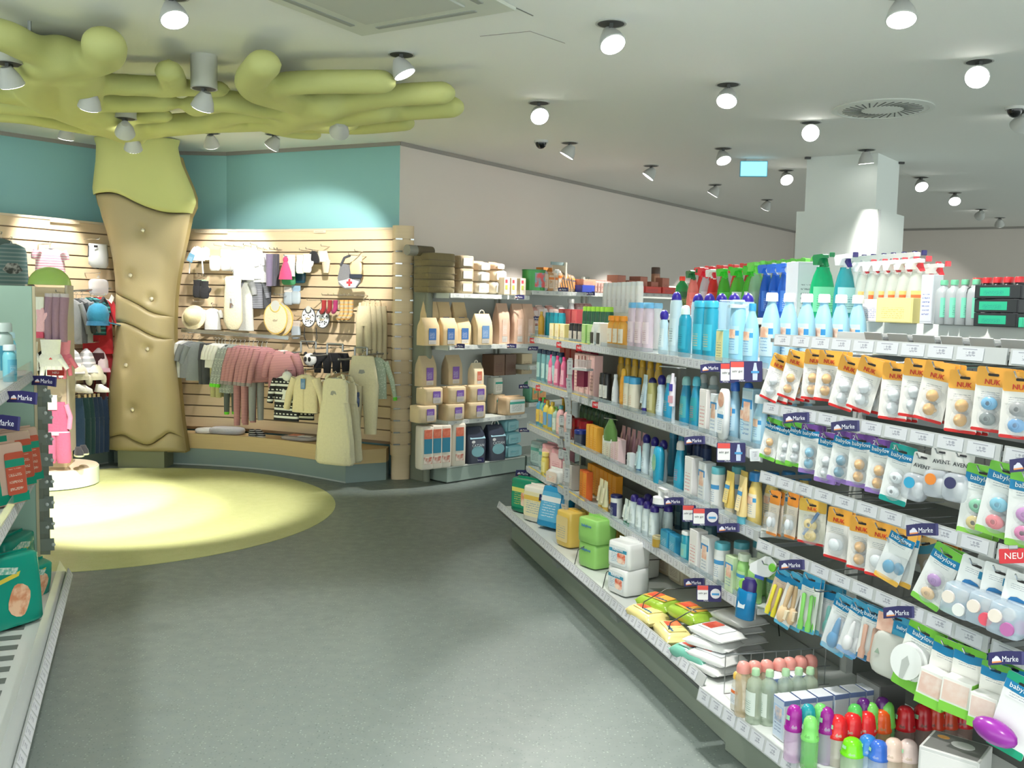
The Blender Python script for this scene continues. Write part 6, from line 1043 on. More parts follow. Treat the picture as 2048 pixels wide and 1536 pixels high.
# ================================================================ gondola at the left edge
LF = Frame2((-2.40, 4.73), (-.39, 1)); sL0, sL1 = -3.4, .0; LL = sL1 - sL0; cL = (sL0 + sL1) / 2; ENDP = mat((176, 206, 188), .5)
k = [P('base', box(LL, .5, .16, KICK, .004), (cL, .19, 0)), P('bottom_deck', box(LL, .62, .03, SHELFW, .003), (cL, .17, .16)), P('back_panel', box(LL, .03, 1.4, mat((186, 196, 188), .5)), (cL, .46, .18)), P('end_panel', box(.022, .5, 1.64, ENDP, .003), (sL1, .24, .0)), P('end_edge', box(.026, .012, 1.64, mat((222, 206, 170), .5)), (sL1, -.016, 0))]
k += [P('clear_front', box(LL, .003, .06, clear((220, 226, 226), .3)), (cL, -.14, .19), (-.5, 0, 0)), rail(LL, cL, -.16, .205, -.5, .045, .1)]
for i in range(12): k.append(P('deck_slot', box(.05, .14, .002, mat((110, 116, 112))), (sL0 + 1.2 + i * .12, .03, .1905)))
for z in (1.22, .70):
    k += [P('shelf', box(LL, .44, .022, SHELFW, .002), (cL, .225, z - .022)), P('clear_front', box(LL, .003, .05, clear((215, 224, 224), .3)), (cL, .0, z)), rail(LL, cL, -.004, z, -.3, .045, .1)]
thing('shelf_gondola', 'gondola cut by the left edge with nappy packs and pale green end panel', 'shelving', k, (LF.p0.x, LF.p0.y, 0), LF.rz)
def lput(px, z, parts, name, cat, lb, d=.05, yaw=0., dz=0., tilt=0., rx=0.):
    p = LF.at(px, z, d); thing(name, lb, cat, parts, (p.x, p.y, z + .001 + dz), 0, None, (tilt, rx, LF.rz + yaw))
AQ = (110, 190, 205)
lput(40, 1.22, bottle(.06, .05, .2, AQ, (120, 214, 90), 'round', 'wide', (150, 205, 220), (40, 110, 150)), 'drink_bottle', 'bottle', 'aqua bottle with lime cap beside the end panel', .08, -.6)
lput(28, 1.22, bottle(.06, .05, .19, (120, 196, 214), (180, 214, 220), 'round', 'wide', (150, 205, 220), (40, 110, 150)), 'drink_bottle', 'bottle', 'aqua bottle with pale cap on the left gondola', .08, -.6)
lput(8, 1.22, bottle(.085, .07, .25, (176, 196, 190), (190, 206, 200), 'round', 'wide', (60, 140, 165), (220, 236, 240)), 'drink_bottle', 'bottle', 'large greyish bottle with teal label at the left edge', .06, -.6)
lput(20, 1.22, bottle(.055, .05, .16, (120, 196, 210), (206, 220, 222), 'round', 'wide', (90, 170, 195), (230, 240, 244)), 'drink_bottle', 'bottle', 'short aqua bottle before the large greyish bottle', .02, -.6)
GNP = (10, 158, 136)
def nappy(lbl, w=.30, h=.26, d=.14): return soft_pack(w, d, h, GNP, None, INK, None, None, 5., .3) + [P('orange_picture', prism(tuple((.05 * math.cos(a) * (1 + .2 * math.sin(2 * a)), .07 * math.sin(a)) for a in [2 * PI * i / 16 for i in range(16)]), .001, mat((226, 150, 110), .4, kind='camo', c2=(250, 206, 170))), (w * .15, -d * .52, h * .36)), P('white_swirl', prism(((-.09, -.02), (.0, .0), (.08, -.014), (.09, .012), (.0, .03), (-.08, .012)), .001, mat((232, 240, 226), .4, kind='camo', c2=(120, 190, 170), scale=60)), (-w * .08, -d * .523, h * .78)), P('yellow_swoosh', prism(((-.08, 0), (.06, .03), (.07, .05), (-.07, .02)), .001, mat((236, 214, 80))), (0, -d * .522, h * .6)), P('blue_panel', prism(rrect(w * .3, h * .3, .01), .001, printed((40, 90, 160), (236, 240, 246))), (-w * .28, -d * .518, h * .3))]
def lset(ss, d, z, parts, name, cat, lb, yaw=0., tilt=0., rx=0.): thing(name, lb, cat, parts, LF.w(ss, d, z + .001), 0, None, (tilt, rx, LF.rz + yaw))
lset(-.16, .10, .192, nappy(0, .3, .23, .14), 'nappy_pack', 'nappy pack', 'farthest turquoise nappy pack on the left bottom ledge', -.35)
lset(-.42, .03, .192, nappy(1, .26, .16, .14), 'nappy_pack', 'nappy pack', 'tilted turquoise nappy pack against the clear front', -.7, .15)
lset(-.86, .06, .192, nappy(2, .36, .3, .15), 'nappy_pack', 'nappy pack', 'largest turquoise nappy pack leaning on the left bottom ledge', -.85, -.12)
lset(-.84, .30, .192, nappy(3, .3, .28, .14), 'nappy_pack', 'nappy pack', 'turquoise nappy pack behind the largest one, bottom ledge', -.75, -.05)
def nappy2(c2): return soft_pack(.2, .1, .26, (226, 190, 170), None, INK, None, None, 5., .3) + [P('green_edge', box(.04, .102, .24, mat((10, 160, 130), .3)), (-.07, 0, .01)), P('orange_field', prism(rrect(.1, .18, .01), .001, mat(c2, .4, kind='print', c2=(240, 220, 200), c3=(30, 160, 130), scale=6)), (.03, -.054, .13)), P('green_foot', box(.18, .104, .04, mat((10, 160, 130), .3)), (0, 0, .006))]
for i, (px, d, dz) in enumerate(((42, .03, 0), (26, .05, 0), (8, .04, 0))): lput(px, .70, nappy2((214, 96, 70)), 'nappy_pack', 'nappy pack', ('right', 'middle', 'left')[i] + ' orange and green nappy pack on the left middle shelf', d, -.7, dz, -.12)
lput(24, .70, nappy2((226, 90, 90)), 'nappy_pack', 'nappy pack', 'upper green and red nappy pack below the Marke flags', .16, -.7, .26)
for x, y, lb, sz in ((88, 762, 'far navy Marke flag on the left gondola', 1), (44, 795, 'middle navy Marke flag on the left gondola', 1), (4, 845, 'near navy Marke flag cut by the left edge', 1)):
    p = LF.hit(x, y, -.06); thing('marke_flag', lb, 'shelf sign', marke_flag(.115, .05), p, 0, 'shelf flags', (0, .08, .12))
p = LF.hit(86, 748, -.02); thing('sale_card', 'red sale card behind the far Marke flag of the left gondola', 'shelf sign', [P('card', box(.09, .002, .03, mat((196, 50, 44)), cz=False)), P('lettering', text('NEU', .018, mat((240, 220, 214))), (0, -.002, 0))], p + Vector((.02, .1, 0)), .1)
# clip strips with price cards on the outer side of the end panel
for i, (x, y0, y1, n) in enumerate(((72, 770, 1060, 7), (84, 790, 1110, 8))):
    q = LF.w(sL1 + .03 + .05 * i, -.10 + .03 * i, 0); a = at_line(x, 1.2, q, LF.v); za, zb = 1.18 - .04 * i, .36 - .1 * i
    kk = [P('strip', box(.05, .003, za - zb, mat((140, 146, 134), .5)), (0, 0, zb - za))]
    for j in range(n): kk += [P('price_card', box(.07, .002, .07, mat((150, 158, 150), .4)), (.012, -.004 - .004 * (j % 2), -(za - zb) * (j + .8) / n), (.25, 0, .3 * (j % 2))), P('clear_hook', ellipsoid(.010, .008, .010, mat((226, 230, 228), .2), 8, 6), (.045, -.01, -(za - zb) * (j + .5) / n))]
    thing('clip_strip', ('left', 'right')[i] + ' grey clip strip hanging at the end of the left gondola', 'clip strip', kk, (a.x, a.y, za), .1)
# ================================================================ round based display column
DC = Vector((-3.87, 7.95)); DW = mat((214, 196, 166), .5, kind='wood', c2=(196, 174, 140)); OFFW = mat((216, 226, 208), .5)
thing('display_column', 'beige display column with lime dome top on a round white base', 'display stand', [P('round_base', loft(((.012, .36, .36), (.15, .36, .36)), OFFW, 56)), P('base_top', loft(((.15, .355, .355), (.16, .35, .35)), mat((222, 200, 176), .5), 56)), P('shadow_gap', loft(((0, .345, .345), (.012, .345, .345)), mat((100, 110, 100)), 48)), P('foot_block', box(.27, .24, .14, mat((230, 206, 160), .5), .003), (0, 0, .16)), P('column', box(.28, .24, 1.36, DW, .004), (0, 0, .30)), P('side_post', box(.02, .26, 1.40, mat((190, 180, 166), .5), .003), (-.15, 0, .28)), P('side_post', box(.02, .26, 1.40, mat((190, 180, 166), .5), .003), (.15, 0, .28)), P('dome_top', loft(tuple((1.68 + .15 * math.sin(t), .165 * math.cos(t) + .001, .13 * math.cos(t) + .001) for t in [PI / 2 * i / 8 for i in range(9)]), mat((170, 206, 110), .25), 28, 2., 1.3))] + [P('hook', tube(((x, -.12, zz), (x, -.26, zz), (x, -.27, zz + .02)), .004, CHROME)) for x in (-.1, .1) for zz in (1.62, 1.25, .76)], (DC.x, DC.y, 0), .25)
# ================================================================ clothes
KP = .0046                                            # metres per photo pixel at the slat walls
def fab(c, **k): return mat(c, .85, kind=k.pop('kind', 'fabric'), **k)
HANGM = mat((206, 210, 214), .25, .5)
def hanger(w): return [P('hanger', tube(((-w * .4, 0, -.03), (-w * .2, 0, -.005), (0, 0, .005), (w * .2, 0, -.005), (w * .4, 0, -.03)), .004, HANGM)), P('hanger_hook', tube(((0, 0, .0), (0, 0, .035), (.012, 0, .05), (.0, 0, .062), (-.01, 0, .052)), .0022, CHROME))]
def shirt(w, h, m, sl=.0, sm=None, collar=None, hg=True, th=.024, cuff=None, open_=False, tag=None):
    R = ((-h, w * .5, th), (-h * .8, w * .49, th * 1.15), (-h * .5, w * .47, th * 1.1), (-h * .2, w * .46, th), (-h * .08, w * .42, th * .8), (-h * .02, w * .26, th * .6), (0, w * .17, th * .5)); sm = sm or m
    out = [P('torso', loft(R, m, 20, 2.6, 1.2, True, .03, 9))]
    if sl:
        for s in (-1, 1):
            a = (s * w * .40, 0, -h * .09); b = (s * (w * .46 + sl * .16), -.004, -h * .12 - sl * .5); c = (s * (w * .46 + sl * .26), -.006, -h * .12 - sl)
            out.append(P('sleeve', tube((a, b, c), w * .15, sm, 9, w * .105)))
            if cuff: out.append(P('cuff', tube((c, (c[0] + s * .003, c[1], c[2] - .03)), w * .11, cuff, 9, w * .10)))
    out.append(P('neckline', loft(((-.006, w * .17, th * .62), (.004, w * .165, th * .6)), collar or m, 14, 2.)))
    if open_: out.append(P('placket', box(.012, .004, h * .9, collar or m), (0, -th * 1.15, -h * .95)))
    if tag: out.append(P('swing_tag', box(.045, .002, .09, printed(tag, (230, 236, 240))), (.0, -th * 1.3, -.12)))
    return out + (hanger(w) if hg else [])
def trousers(w, h, m, clips=False, th=.024, cuff=None):
    out = [P('seat', loft(((-h * .42, w * .5, th * 1.1), (-h * .2, w * .47, th), (0, w * .4, th * .8)), m, 18, 2.6, 1.2, True, .03, 7))]
    for s in (-1, 1):
        out.append(P('leg', loft(((-h, w * .19, th * .8, s * w * .28, 0), (-h * .7, w * .22, th, s * w * .27, 0), (-h * .36, w * .25, th * 1.05, s * w * .25, 0)), m, 12, 2.3, 1.2)))
        if cuff: out.append(P('cuff', loft(((-h - .025, w * .17, th * .8, s * w * .28, 0), (-h, w * .2, th * .9, s * w * .28, 0)), cuff, 12)))
    if clips: out += [P('clip', box(.02, .03, .05, mat((214, 190, 150), .5)), (s * w * .25, 0, -.02)) for s in (-1, 1)]
    return out
def gown(w, h, m, waist=.28, motif=None):
    R = ((-h, w * .46, .045), (-h * .96, w * .52, .055), (-h * .7, w * .5, .05), (-h * .45, w * .44, .042), (-h * waist, w * .36, .03), (-h * .12, w * .36, .028), (-h * .05, w * .34, .022), (0, w * .28, .014))
    out = [P('skirt', loft(R[:5], m, 44, 2.4, 1.4, True, .055, 12)), P('bodice', loft(R[4:], m, 22, 2.6, 1.2)), P('waist_seam', loft(((-h * waist - .004, w * .368, .033), (-h * waist + .004, w * .368, .033)), m, 22, 2.6))]
    for s in (-1, 1): out.append(P('strap', tube(((s * w * .26, -.01, -.005), (s * w * .2, 0, .03), (s * w * .16, .008, .03)), .012, m, 8)))
    if motif: out.append(P('embroidery', prism(((-.03, -.02), (-.005, -.024), (.004, -.008), (.03, -.018), (.02, .01), (-.006, .016), (-.024, .008)), .001, motif), (0, -.031, -h * .16)))
    return out + hanger(w)
def romper(w, h, m, motif=None):
    R = ((-h, w * .2, .016), (-h * .97, w * .27, .02), (-h * .84, w * .41, .026), (-h * .5, w * .38, .027), (-h * .26, w * .36, .024), (-h * .16, w * .33, .022), (-h * .06, w * .36, .018), (-h * .0, w * .30, .012))
    out = [P('body', loft(R, m, 20, 2.5, 1.2)), P('neck_band', loft(((-.02, w * .2, .020), (.004, w * .25, .016)), m, 16))]
    if motif: out.append(P('bird_print', prism(((-.02, -.05), (.02, -.045), (.022, -.02), (.008, .0), (.002, .04), (-.012, .045), (-.018, .0)), .001, motif), (0, -.029, -h * .5)))
    return out + hanger(w)
def beanie(r, m, pom=None, brim=None):
    out = [P('crown', loft(tuple((-r * .9 + 1.7 * r * math.sin(t), r * math.cos(t) + .002, r * .7 * math.cos(t) + .002) for t in [PI / 2 * i / 7 for i in range(8)]), m, 16, 2., 1.3)), P('turn_up', loft(((-r * 1.05, r * 1.02, r * .73), (-r * .6, r * 1.05, r * .75)), brim or m, 16))]
    if pom: out.append(P('bobble', ellipsoid(r * .3, r * .3, r * .3, pom, 10, 6), (0, 0, r * .95)))
    return out
def brim_hat(r, m): return [P('crown', loft(tuple((1.2 * r * math.sin(t), r * .75 * math.cos(t) + .002, r * .75 * math.cos(t) + .002) for t in [PI / 2 * i / 6 for i in range(7)]), m, 18, 2., 1.3), (0, -.02, -r), (PI * .42, 0, 0)), P('brim', loft(((0, r * 1.1, r * 1.1), (.012, r * .72, r * .72)), m, 22), (0, -.02, -r), (PI * .42, 0, 0))]
def mitten(w, h, m, cuff=None): return [P('palm', pillow(w, .03, h * .75, m, 2.6, .4, 14), (0, 0, -h)), P('thumb', ellipsoid(w * .2, .014, h * .2, m, 10, 6), (w * .5, 0, -h * .55), (0, .5, 0)), P('cuff', loft(((-h * .34, w * .42, .016), (0, w * .46, .018)), cuff or m, 14))]
def glove(w, h, m, cuff=None):
    out = [P('palm', pillow(w, .028, h * .4, m, 2.6, .4, 14), (0, 0, -h * .72)), P('cuff', loft(((-h * .36, w * .4, .016), (0, w * .46, .018)), cuff or m, 14))]
    for i, q in enumerate((-.34, -.11, .11, .34)): out.append(P('finger', tube(((w * q, 0, -h * .62), (w * q * 1.25, 0, -h * (.98 if i in (1, 2) else .9))), w * .13, m, 8, w * .1)))
    return out + [P('thumb', tube(((w * .4, 0, -h * .45), (w * .72, 0, -h * .7)), w * .13, m, 8, w * .1))]
def sock(w, h, m): return [P('sock', tube(((0, 0, 0), (0, 0, -h * .7), (0, -.012, -h * .86), (0, -h * .16, -h * .96), (0, -h * .3, -h)), w * .5, m, 9, w * .42))]
def bib(w, h, m, edge):
    def shape(s): return tuple((s * w * .5 * math.sin(t) * (1 if abs(t) < 2.4 else .9), -h * .55 - s * h * .45 * math.cos(t)) for t in [-2.75 + 5.5 * i / 24 for i in range(25)])
    return [P('binding', prism(shape(1.06), .006, edge)), P('cloth', prism(shape(.97), .008, m), (0, -.003, 0)), P('neck_opening', prism(tuple((w * .2 * math.cos(a), -h * .2 + h * .16 * math.sin(a)) for a in [2 * PI * i / 16 for i in range(16)]), .001, mat((200, 200, 196), .8)), (0, -.004, 0)), P('neck_binding', tube(tuple((w * .21 * math.cos(a), -.005, -h * .2 + h * .17 * math.sin(a)) for a in [PI + PI * i / 10 for i in range(11)]), .006, edge, 6)), P('stitched_motif', prism(((-.03, 0), (-.01, .012), (.012, .004), (.03, .014), (.02, -.008), (-.02, -.01)), .001, mat((190, 176, 150), .8)), (0, -.006, -h * .62))]
def card_pack(w, h, c, body=(240, 240, 238), al=.5): return [P('header_card', prism(rrect(w, h * .3, .004, 3, 0, -h * .13), .0015, printed(c, (120, 120, 130)))), P('bag', pillow(w, .03, h * .72, clear(body, al, .2), 4., .35, 14), (0, 0, -h)), P('folded_cloth', pillow(w * .85, .02, h * .5, fab(body), 4., .35, 12), (0, 0, -h * .95))]
def shoe(m, sole): return [P('upper', loft(((.012, .035, .07), (.035, .034, .066), (.055, .026, .04, 0, .02), (.07, .022, .028, 0, .03)), m, 14, 2.2, 1.2)), P('sole', loft(((0, .037, .073), (.012, .037, .073)), sole, 14, 2.2))]
def on_curve(c, x, y, off=0.):
    v = ray(x, y); best = None; cc = off_curve(c, -off)
    for a, b in zip(cc, cc[1:]):
        d = b - a; den = v.x * d.y - v.y * d.x
        if abs(den) < 1e-9: continue
        t = (a.x * d.y - a.y * d.x) / den; s = (a.x * v.y - a.y * v.x) / den
        if t > 0 and -1e-3 <= s <= 1.001 and (best is None or t < best[0]): best = (t, math.atan2(d.y, d.x))
    if best is None: d = cc[-1] - cc[-2]; return at_wall(x, y, cc[-1], Vector((-d.y, d.x))), math.atan2(d.y, d.x)
    return CAM + v * best[0], best[1]
def worn(x, y, parts, name, cat, lb, off=.12, yaw=0., c=None, hook=True, lean=0., tag=None):
    p, a = on_curve(c or SR, x, y, off); parts = list(parts)
    if hook: parts.append(P('wall_hook', tube(((0, off - .01, .045), (0, -.02, .045), (0, -.026, .06)), .004, CHROME, 6)) if abs(yaw) < .9 else P('wall_hook', tube(((0, 0, .05), (0, 0, .066)), .004, CHROME, 6)))
    thing(name, lb, cat, parts, p, 0, 'clothes on the slat walls', (0, lean, a + yaw)); return p
WHT = fab((240, 240, 236)); CREAM = fab((236, 226, 192)); GREY = fab((150, 152, 154)); DGREY = fab((70, 72, 78)); BLK = fab((28, 28, 32)); PINKS = fab((196, 138, 140), kind='stripe', c2=(150, 112, 116), scale=70); PST = fab((232, 170, 190), kind='stripe', c2=(246, 240, 242), scale=45)
R_W = 'right slat wall'
# upper row
worn(394, 505, beanie(.075, WHT) + [P('string', tube(((s * .06, -.02, -.08), (s * .07, -.02, -.2)), .007, WHT, 6)) for s in (-1, 1)] + [P('blue_tag', box(.06, .002, .08, printed((110, 160, 190), (236, 240, 244))), (-.05, -.06, -.09), (0, .4, 0))], 'baby_bonnet', 'hat', 'white baby bonnet with strings and blue tag at upper left of ' + R_W, .18)
worn(410, 505, beanie(.07, WHT), 'baby_bonnet', 'hat', 'white bonnet behind the one with blue tag', .08)
for i, (x, y) in enumerate(((395, 560), (409, 562))): worn(x, y, mitten(.085, .17, BLK), 'mitten', 'mitten', ('left', 'right')[i] + ' black mitten below the white bonnet', .14, .3)
worn(404, 560, card_pack(.09, .18, (170, 190, 160), (150, 150, 150)), 'sock_pack', 'sock pack', 'grey pack between the black mittens', .1, .2)
worn(389, 612, brim_hat(.11, fab((232, 218, 176))), 'sun_hat', 'hat', 'cream sun hat with wide brim on the ' + R_W, .2)
worn(425, 618, shirt(.17, .2, WHT, .06), 'vest', 'shirt', 'white vest right of the cream sun hat', .1)
for i, (x, y, c) in enumerate(((430, 500, (246, 170, 130)), (452, 500, (240, 236, 230)), (470, 502, (240, 240, 240)))): worn(x, y, card_pack(.11, .2, c), 'cloth_pack', 'pack', ORD[i] + ' white cloth pack from left, top hooks of ' + R_W, .14)
for i, (x, y, w) in enumerate(((488, 500, .2), (502, 498, .2), (515, 505, .22), (528, 508, .22))): worn(x, y, shirt(w, .28, fab((238, 238, 240)), .12), 'baby_shirt', 'shirt', ORD[i] + ' white shirt from left on top hooks of ' + R_W, .22 - .04 * i, .25)
worn(466, 553, romper(.25, .5, CREAM, fab((150, 160, 170), kind='camo', c2=(110, 90, 80))), 'romper', 'romper', 'cream sleeveless romper with bird print', .26)
worn(484, 556, shirt(.25, .5, fab((210, 212, 206)), .1, GREY), 'romper', 'romper', 'grey sleeved romper behind the cream one', .16)
worn(506, 545, shirt(.2, .34, fab((140, 142, 150), kind='stripe', c2=(90, 92, 100), scale=60), .2), 'jacket', 'jacket', 'grey striped jacket right of the rompers', .14, .3)
worn(524, 545, trousers(.18, .34, DGREY), 'trousers', 'trousers', 'dark grey trousers right of the grey striped jacket', .1, .3)
for i, (x, c) in enumerate(((541, (130, 118, 146)), (550, (90, 88, 100)), (556, (80, 78, 90)))): worn(x, 508, [P('tights', tube(((-.01, 0, 0), (-.012, 0, -.15), (-.01, -.005, -.3)), .034 - .006 * i, fab(c), 9, .028))], 'tights', 'tights', ORD[i] + ' long grey violet tights from left, top of ' + R_W, .2 - .05 * i, .2)
worn(571, 522, [P('wrap', loft(((-.17, .075, .03), (-.1, .06, .03), (-.03, .03, .02), (0, .016, .014)), fab((236, 80, 130)), 14, 2., 1.3)), P('knot', ellipsoid(.026, .022, .03, fab((230, 70, 120)), 10, 6), (0, 0, .012)), P('backing_card', box(.13, .002, .2, mat((226, 222, 220), .6)), (.02, .03, -.14))], 'pink_scarf', 'scarf', 'pink knotted scarf on a white card', .24)
worn(578, 540, card_pack(.15, .14, (90, 180, 110), (70, 150, 100), .9), 'green_pack', 'pack', 'green pack under the pink scarf', .14)
worn(600, 532, card_pack(.13, .16, (30, 80, 100), (20, 70, 90), .9), 'teal_pack', 'pack', 'dark teal pack right of the green pack', .12)
for i, (x, y) in enumerate(((601, 510), (614, 508))): worn(x, y, mitten(.09, .17, WHT), 'mitten', 'mitten', ('left', 'right')[i] + ' white mitten on top hooks of ' + R_W, .24, .2)
worn(627, 512, beanie(.06, BLK, None, BLK), 'black_hat', 'hat', 'black hat beside the white mittens', .16)
worn(645, 502, [P('collar', loft(((-.1, .08, .025), (0, .05, .02)), fab((236, 226, 206)), 14)), P('tail', loft(((-.2, .03, .012), (-.08, .05, .02)), fab((226, 206, 180)), 12), (.04, 0, 0))], 'neck_warmer', 'scarf', 'cream neck warmer right of the black hat', .12)
worn(700, 520, [P('scarf', prism(((-.135, -.16), (-.12, -.22), (-.05, -.255), (.06, -.25), (.105, -.2), (.11, -.13), (.0, -.14), (-.02, -.04), (-.10, -.03)), .018, fab((120, 120, 124)), 0)), P('pale_field', prism(((-.125, -.19), (-.05, -.245), (.06, -.24), (.1, -.19), (.0, -.165)), .004, fab((206, 206, 210))), (0, -.003, 0)), P('white_disc', prism(tuple((.04 * math.cos(a), -.2 + .038 * math.sin(a)) for a in [2 * PI * i / 16 for i in range(16)]), .002, fab((240, 240, 240))), (0, -.006, 0)), P('red_cross', prism(((-.011, -.232), (.011, -.232), (.011, -.211), (.032, -.211), (.032, -.189), (.011, -.189), (.011, -.168), (-.011, -.168), (-.011, -.189), (-.032, -.189), (-.032, -.211), (-.011, -.211)), .002, fab((226, 60, 70))), (0, -.009, 0)), P('strap', tube(((-.1, 0, -.05), (-.06, 0, .02), (0, 0, .04)), .012, DGREY, 7)), P('dark_tie', box(.13, .012, .035, fab((36, 44, 60))), (.07, -.01, -.16))], 'bandana', 'scarf', 'grey bandana with white disc and red cross', .26)
worn(712, 512, card_pack(.13, .18, (226, 206, 170), (226, 206, 166), .9), 'beige_pack', 'pack', 'beige pack behind the bandana', .12)
worn(551, 598, bib(.25, .32, CREAM, fab((236, 200, 110))), 'bib', 'bib', 'cream bib with yellow binding in front', .26)
worn(562, 602, bib(.25, .32, CREAM, fab((236, 200, 110))), 'bib', 'bib', 'cream bib behind the front bib', .2)
for i, (x, y, c) in enumerate(((577, 574, (226, 216, 206)), (592, 572, (150, 180, 206)), (592, 642, (226, 216, 206)))): worn(x, y, card_pack(.1, .17, c, (206, 220, 230), .6), 'muslin_pack', 'pack', ('left pale', 'right light blue', 'lowest white')[i] + ' pack right of the bibs', .1)
worn(617, 610, bib(.15, .2, fab((236, 236, 238), kind='motif', c2=(60, 60, 66), scale=40), DGREY), 'patterned_bib', 'bib', 'white bib with dark figures and hanging strings', .22)
worn(645, 612, bib(.15, .2, fab((220, 222, 226), kind='motif', c2=(50, 52, 60), scale=40), DGREY), 'patterned_bib', 'bib', 'second bib with dark figures right of the first', .18)
for i, (x, c) in enumerate(((648, (150, 40, 40)), (660, (140, 36, 40)), (671, (150, 40, 90)))): worn(x, 600, sock(.045, .11, fab(c)), 'sock', 'sock', ('left', 'middle', 'right')[i] + ' wine red baby sock', .22, -.3)
for i, x in enumerate((684, 693, 702)): worn(x, 600, sock(.045, .17, fab((170, 156, 126), kind='stripe', c2=(206, 150, 80), scale=30)), 'sock', 'sock', ('left', 'middle', 'right')[i] + ' tan striped baby sock', .2, -.3)
for i, x in enumerate((728, 739, 750, 760)): worn(x, 612, trousers(.14, .42 + .02 * i, fab((214, 200, 164)), True), 'trousers', 'trousers', ORD[i] + ' beige trousers from left near the end post', .24 - .05 * i, .55)
# string ends below the bibs
worn(620, 655, [P('string', tube(((-.06, 0, 0), (-.07, 0, -.08), (-.02, 0, -.18)), .004, BLK, 5)), P('string', tube(((.07, 0, 0), (.08, 0, -.1), (.03, 0, -.18)), .004, BLK, 5))], 'bib_strings', 'strings', 'pair of thin black strings under the patterned bib', .2, 0, None, False)
# ---- chrome rail with the row of tops
a, b = on_curve(SR, 363, 664, .38)[0], on_curve(SR, 577, 680, .48)[0]; d = b - a
thing('clothes_rail', 'straight chrome clothes rail in the middle of the right slat wall', 'clothes rail', [P('bar', box(d.length, .02, .035, CHROME, .004, False), (d.length / 2, 0, 0), (0, math.atan2(-d.z, math.hypot(d.x, d.y)), 0)), P('arm', box(.02, .40, .02, CHROME), (.08, .2, -.01)), P('arm', box(.02, .42, .02, CHROME), (d.length - .12, .21, -.02))], a, math.atan2(d.y, d.x))
def on_rail(t, parts, name, cat, lb, yaw=1.15, dz=-.085):
    p = a + d * t; thing(name, lb, cat, parts, (p.x, p.y, p.z + dz), 0, 'clothes on the chrome rail', (0, 0, math.atan2(d.y, d.x) + yaw))
for i, (t, c) in enumerate(((.02, (226, 226, 222)), (.06, (190, 190, 186)), (.10, (120, 124, 126)))): on_rail(t, shirt(.22, .34, fab(c), .14), 'baby_shirt', 'shirt', ORD[i] + ' whitish grey top from left on the chrome rail', .8)
on_rail(.17, shirt(.26, .36, fab((126, 132, 136)), .16), 'baby_shirt', 'shirt', 'broad mid grey top on the chrome rail', .35)
for i in range(2): on_rail(.26 + .035 * i, trousers(.2, .38, DGREY), 'trousers', 'trousers', ('left', 'right')[i] + ' dark grey trousers on the chrome rail', 1.1)
for i in range(4):
    on_rail(.33 + .03 * i, shirt(.2, .22, fab((232, 230, 222)), .12), 'baby_shirt', 'shirt', ORD[i] + ' white top from left in the middle of the chrome rail', 1.0)
for i in range(2): on_rail(.35 + .05 * i, trousers(.15, .46, fab((190, 184, 130))), 'trousers', 'trousers', ('left', 'right')[i] + ' olive beige trousers under the white tops', 1.0, -.12)
for i in range(3): on_rail(.46 + .03 * i, shirt(.2, .44, fab((150, 156, 150), kind='motif', c2=(190, 196, 186), scale=60), .3, None, None, True, .024, fab((110, 214, 50))), 'pyjama_top', 'shirt', ORD[i] + ' grey patterned pyjama with lime cuffs from left', 1.05)
on_rail(.47, trousers(.13, .62, fab((90, 96, 92)), cuff=fab((110, 214, 50))), 'trousers', 'trousers', 'dark trousers with lime cuffs under the pyjamas', 1.0)
for i in range(7): on_rail(.56 + .04 * i, shirt(.23, .30 + .01 * (i % 3), PINKS, .28, None, None, True, .026, fab((150, 140, 140))), 'striped_shirt', 'shirt', ORD[i] + ' dusky pink striped shirt from left on the chrome rail', 1.2 - .06 * (i % 3))
for i in range(3): on_rail(.57 + .07 * i, trousers(.15, .66 - .03 * i, PINKS if i < 2 else GREY), 'trousers', 'trousers', ('left pink', 'middle pink', 'right grey')[i] + ' long trousers under the striped shirts', 1.1, -.16)
on_rail(.95, shirt(.28, .34, PINKS, .2, None, WHT, True), 'striped_shirt', 'shirt', 'dusky pink striped dress facing out at the rail end', .2, -.1)
# ---- face-out arms with cream clothes in front
def arm(x, y, off, lb, w=.17, h=.1):
    p, an = on_curve(SR, x, y, off); thing('garment_hook', lb, 'display arm', [P('upright_bar', tube(((-w / 2, 0, 0), (-w / 2, 0, -h)), .009, STEEL, 6)), P('upright_bar', tube(((w / 2, 0, 0), (w / 2, 0, -h * .6)), .009, STEEL, 6)), P('cross_bar', tube(((-w / 2, 0, 0), (w / 2, 0, 0)), .009, STEEL, 6)), P('hang_bar', tube(((-w / 2, 0, -h), (-w / 2 - .02, -.12, -h - .004), (-w / 2 - .03, -.2, -h)), .009, STEEL, 6)), P('wall_strut', tube(((w / 2, 0, -h * .6), (w / 2, off - .02, -h * .6)), .008, STEEL, 6))], p, an)
arm(617, 683, .30, 'left bent steel display arm'); arm(670, 688, .32, 'middle bent steel display arm'); arm(722, 695, .34, 'right bent steel display arm', .13)
NORD = fab((32, 32, 36), kind='band', c2=(226, 226, 220))
worn(573, 752, shirt(.26, .40, NORD, .2) + [P('animal_print', prism(((-.03, -.05), (.02, -.05), (.014, -.02), (.03, .0), (.02, .04), (.0, .03), (-.012, .05), (-.028, .03), (-.014, .0)), .001, fab((236, 236, 230))), (.0, -.032, -.16)), P('panda_head', ellipsoid(.05, .03, .045, fab((236, 236, 232)), 12, 8), (.02, -.02, .0))], 'nordic_sweater', 'sweater', 'black knitted sweater with white figures and panda head', .56, .1)
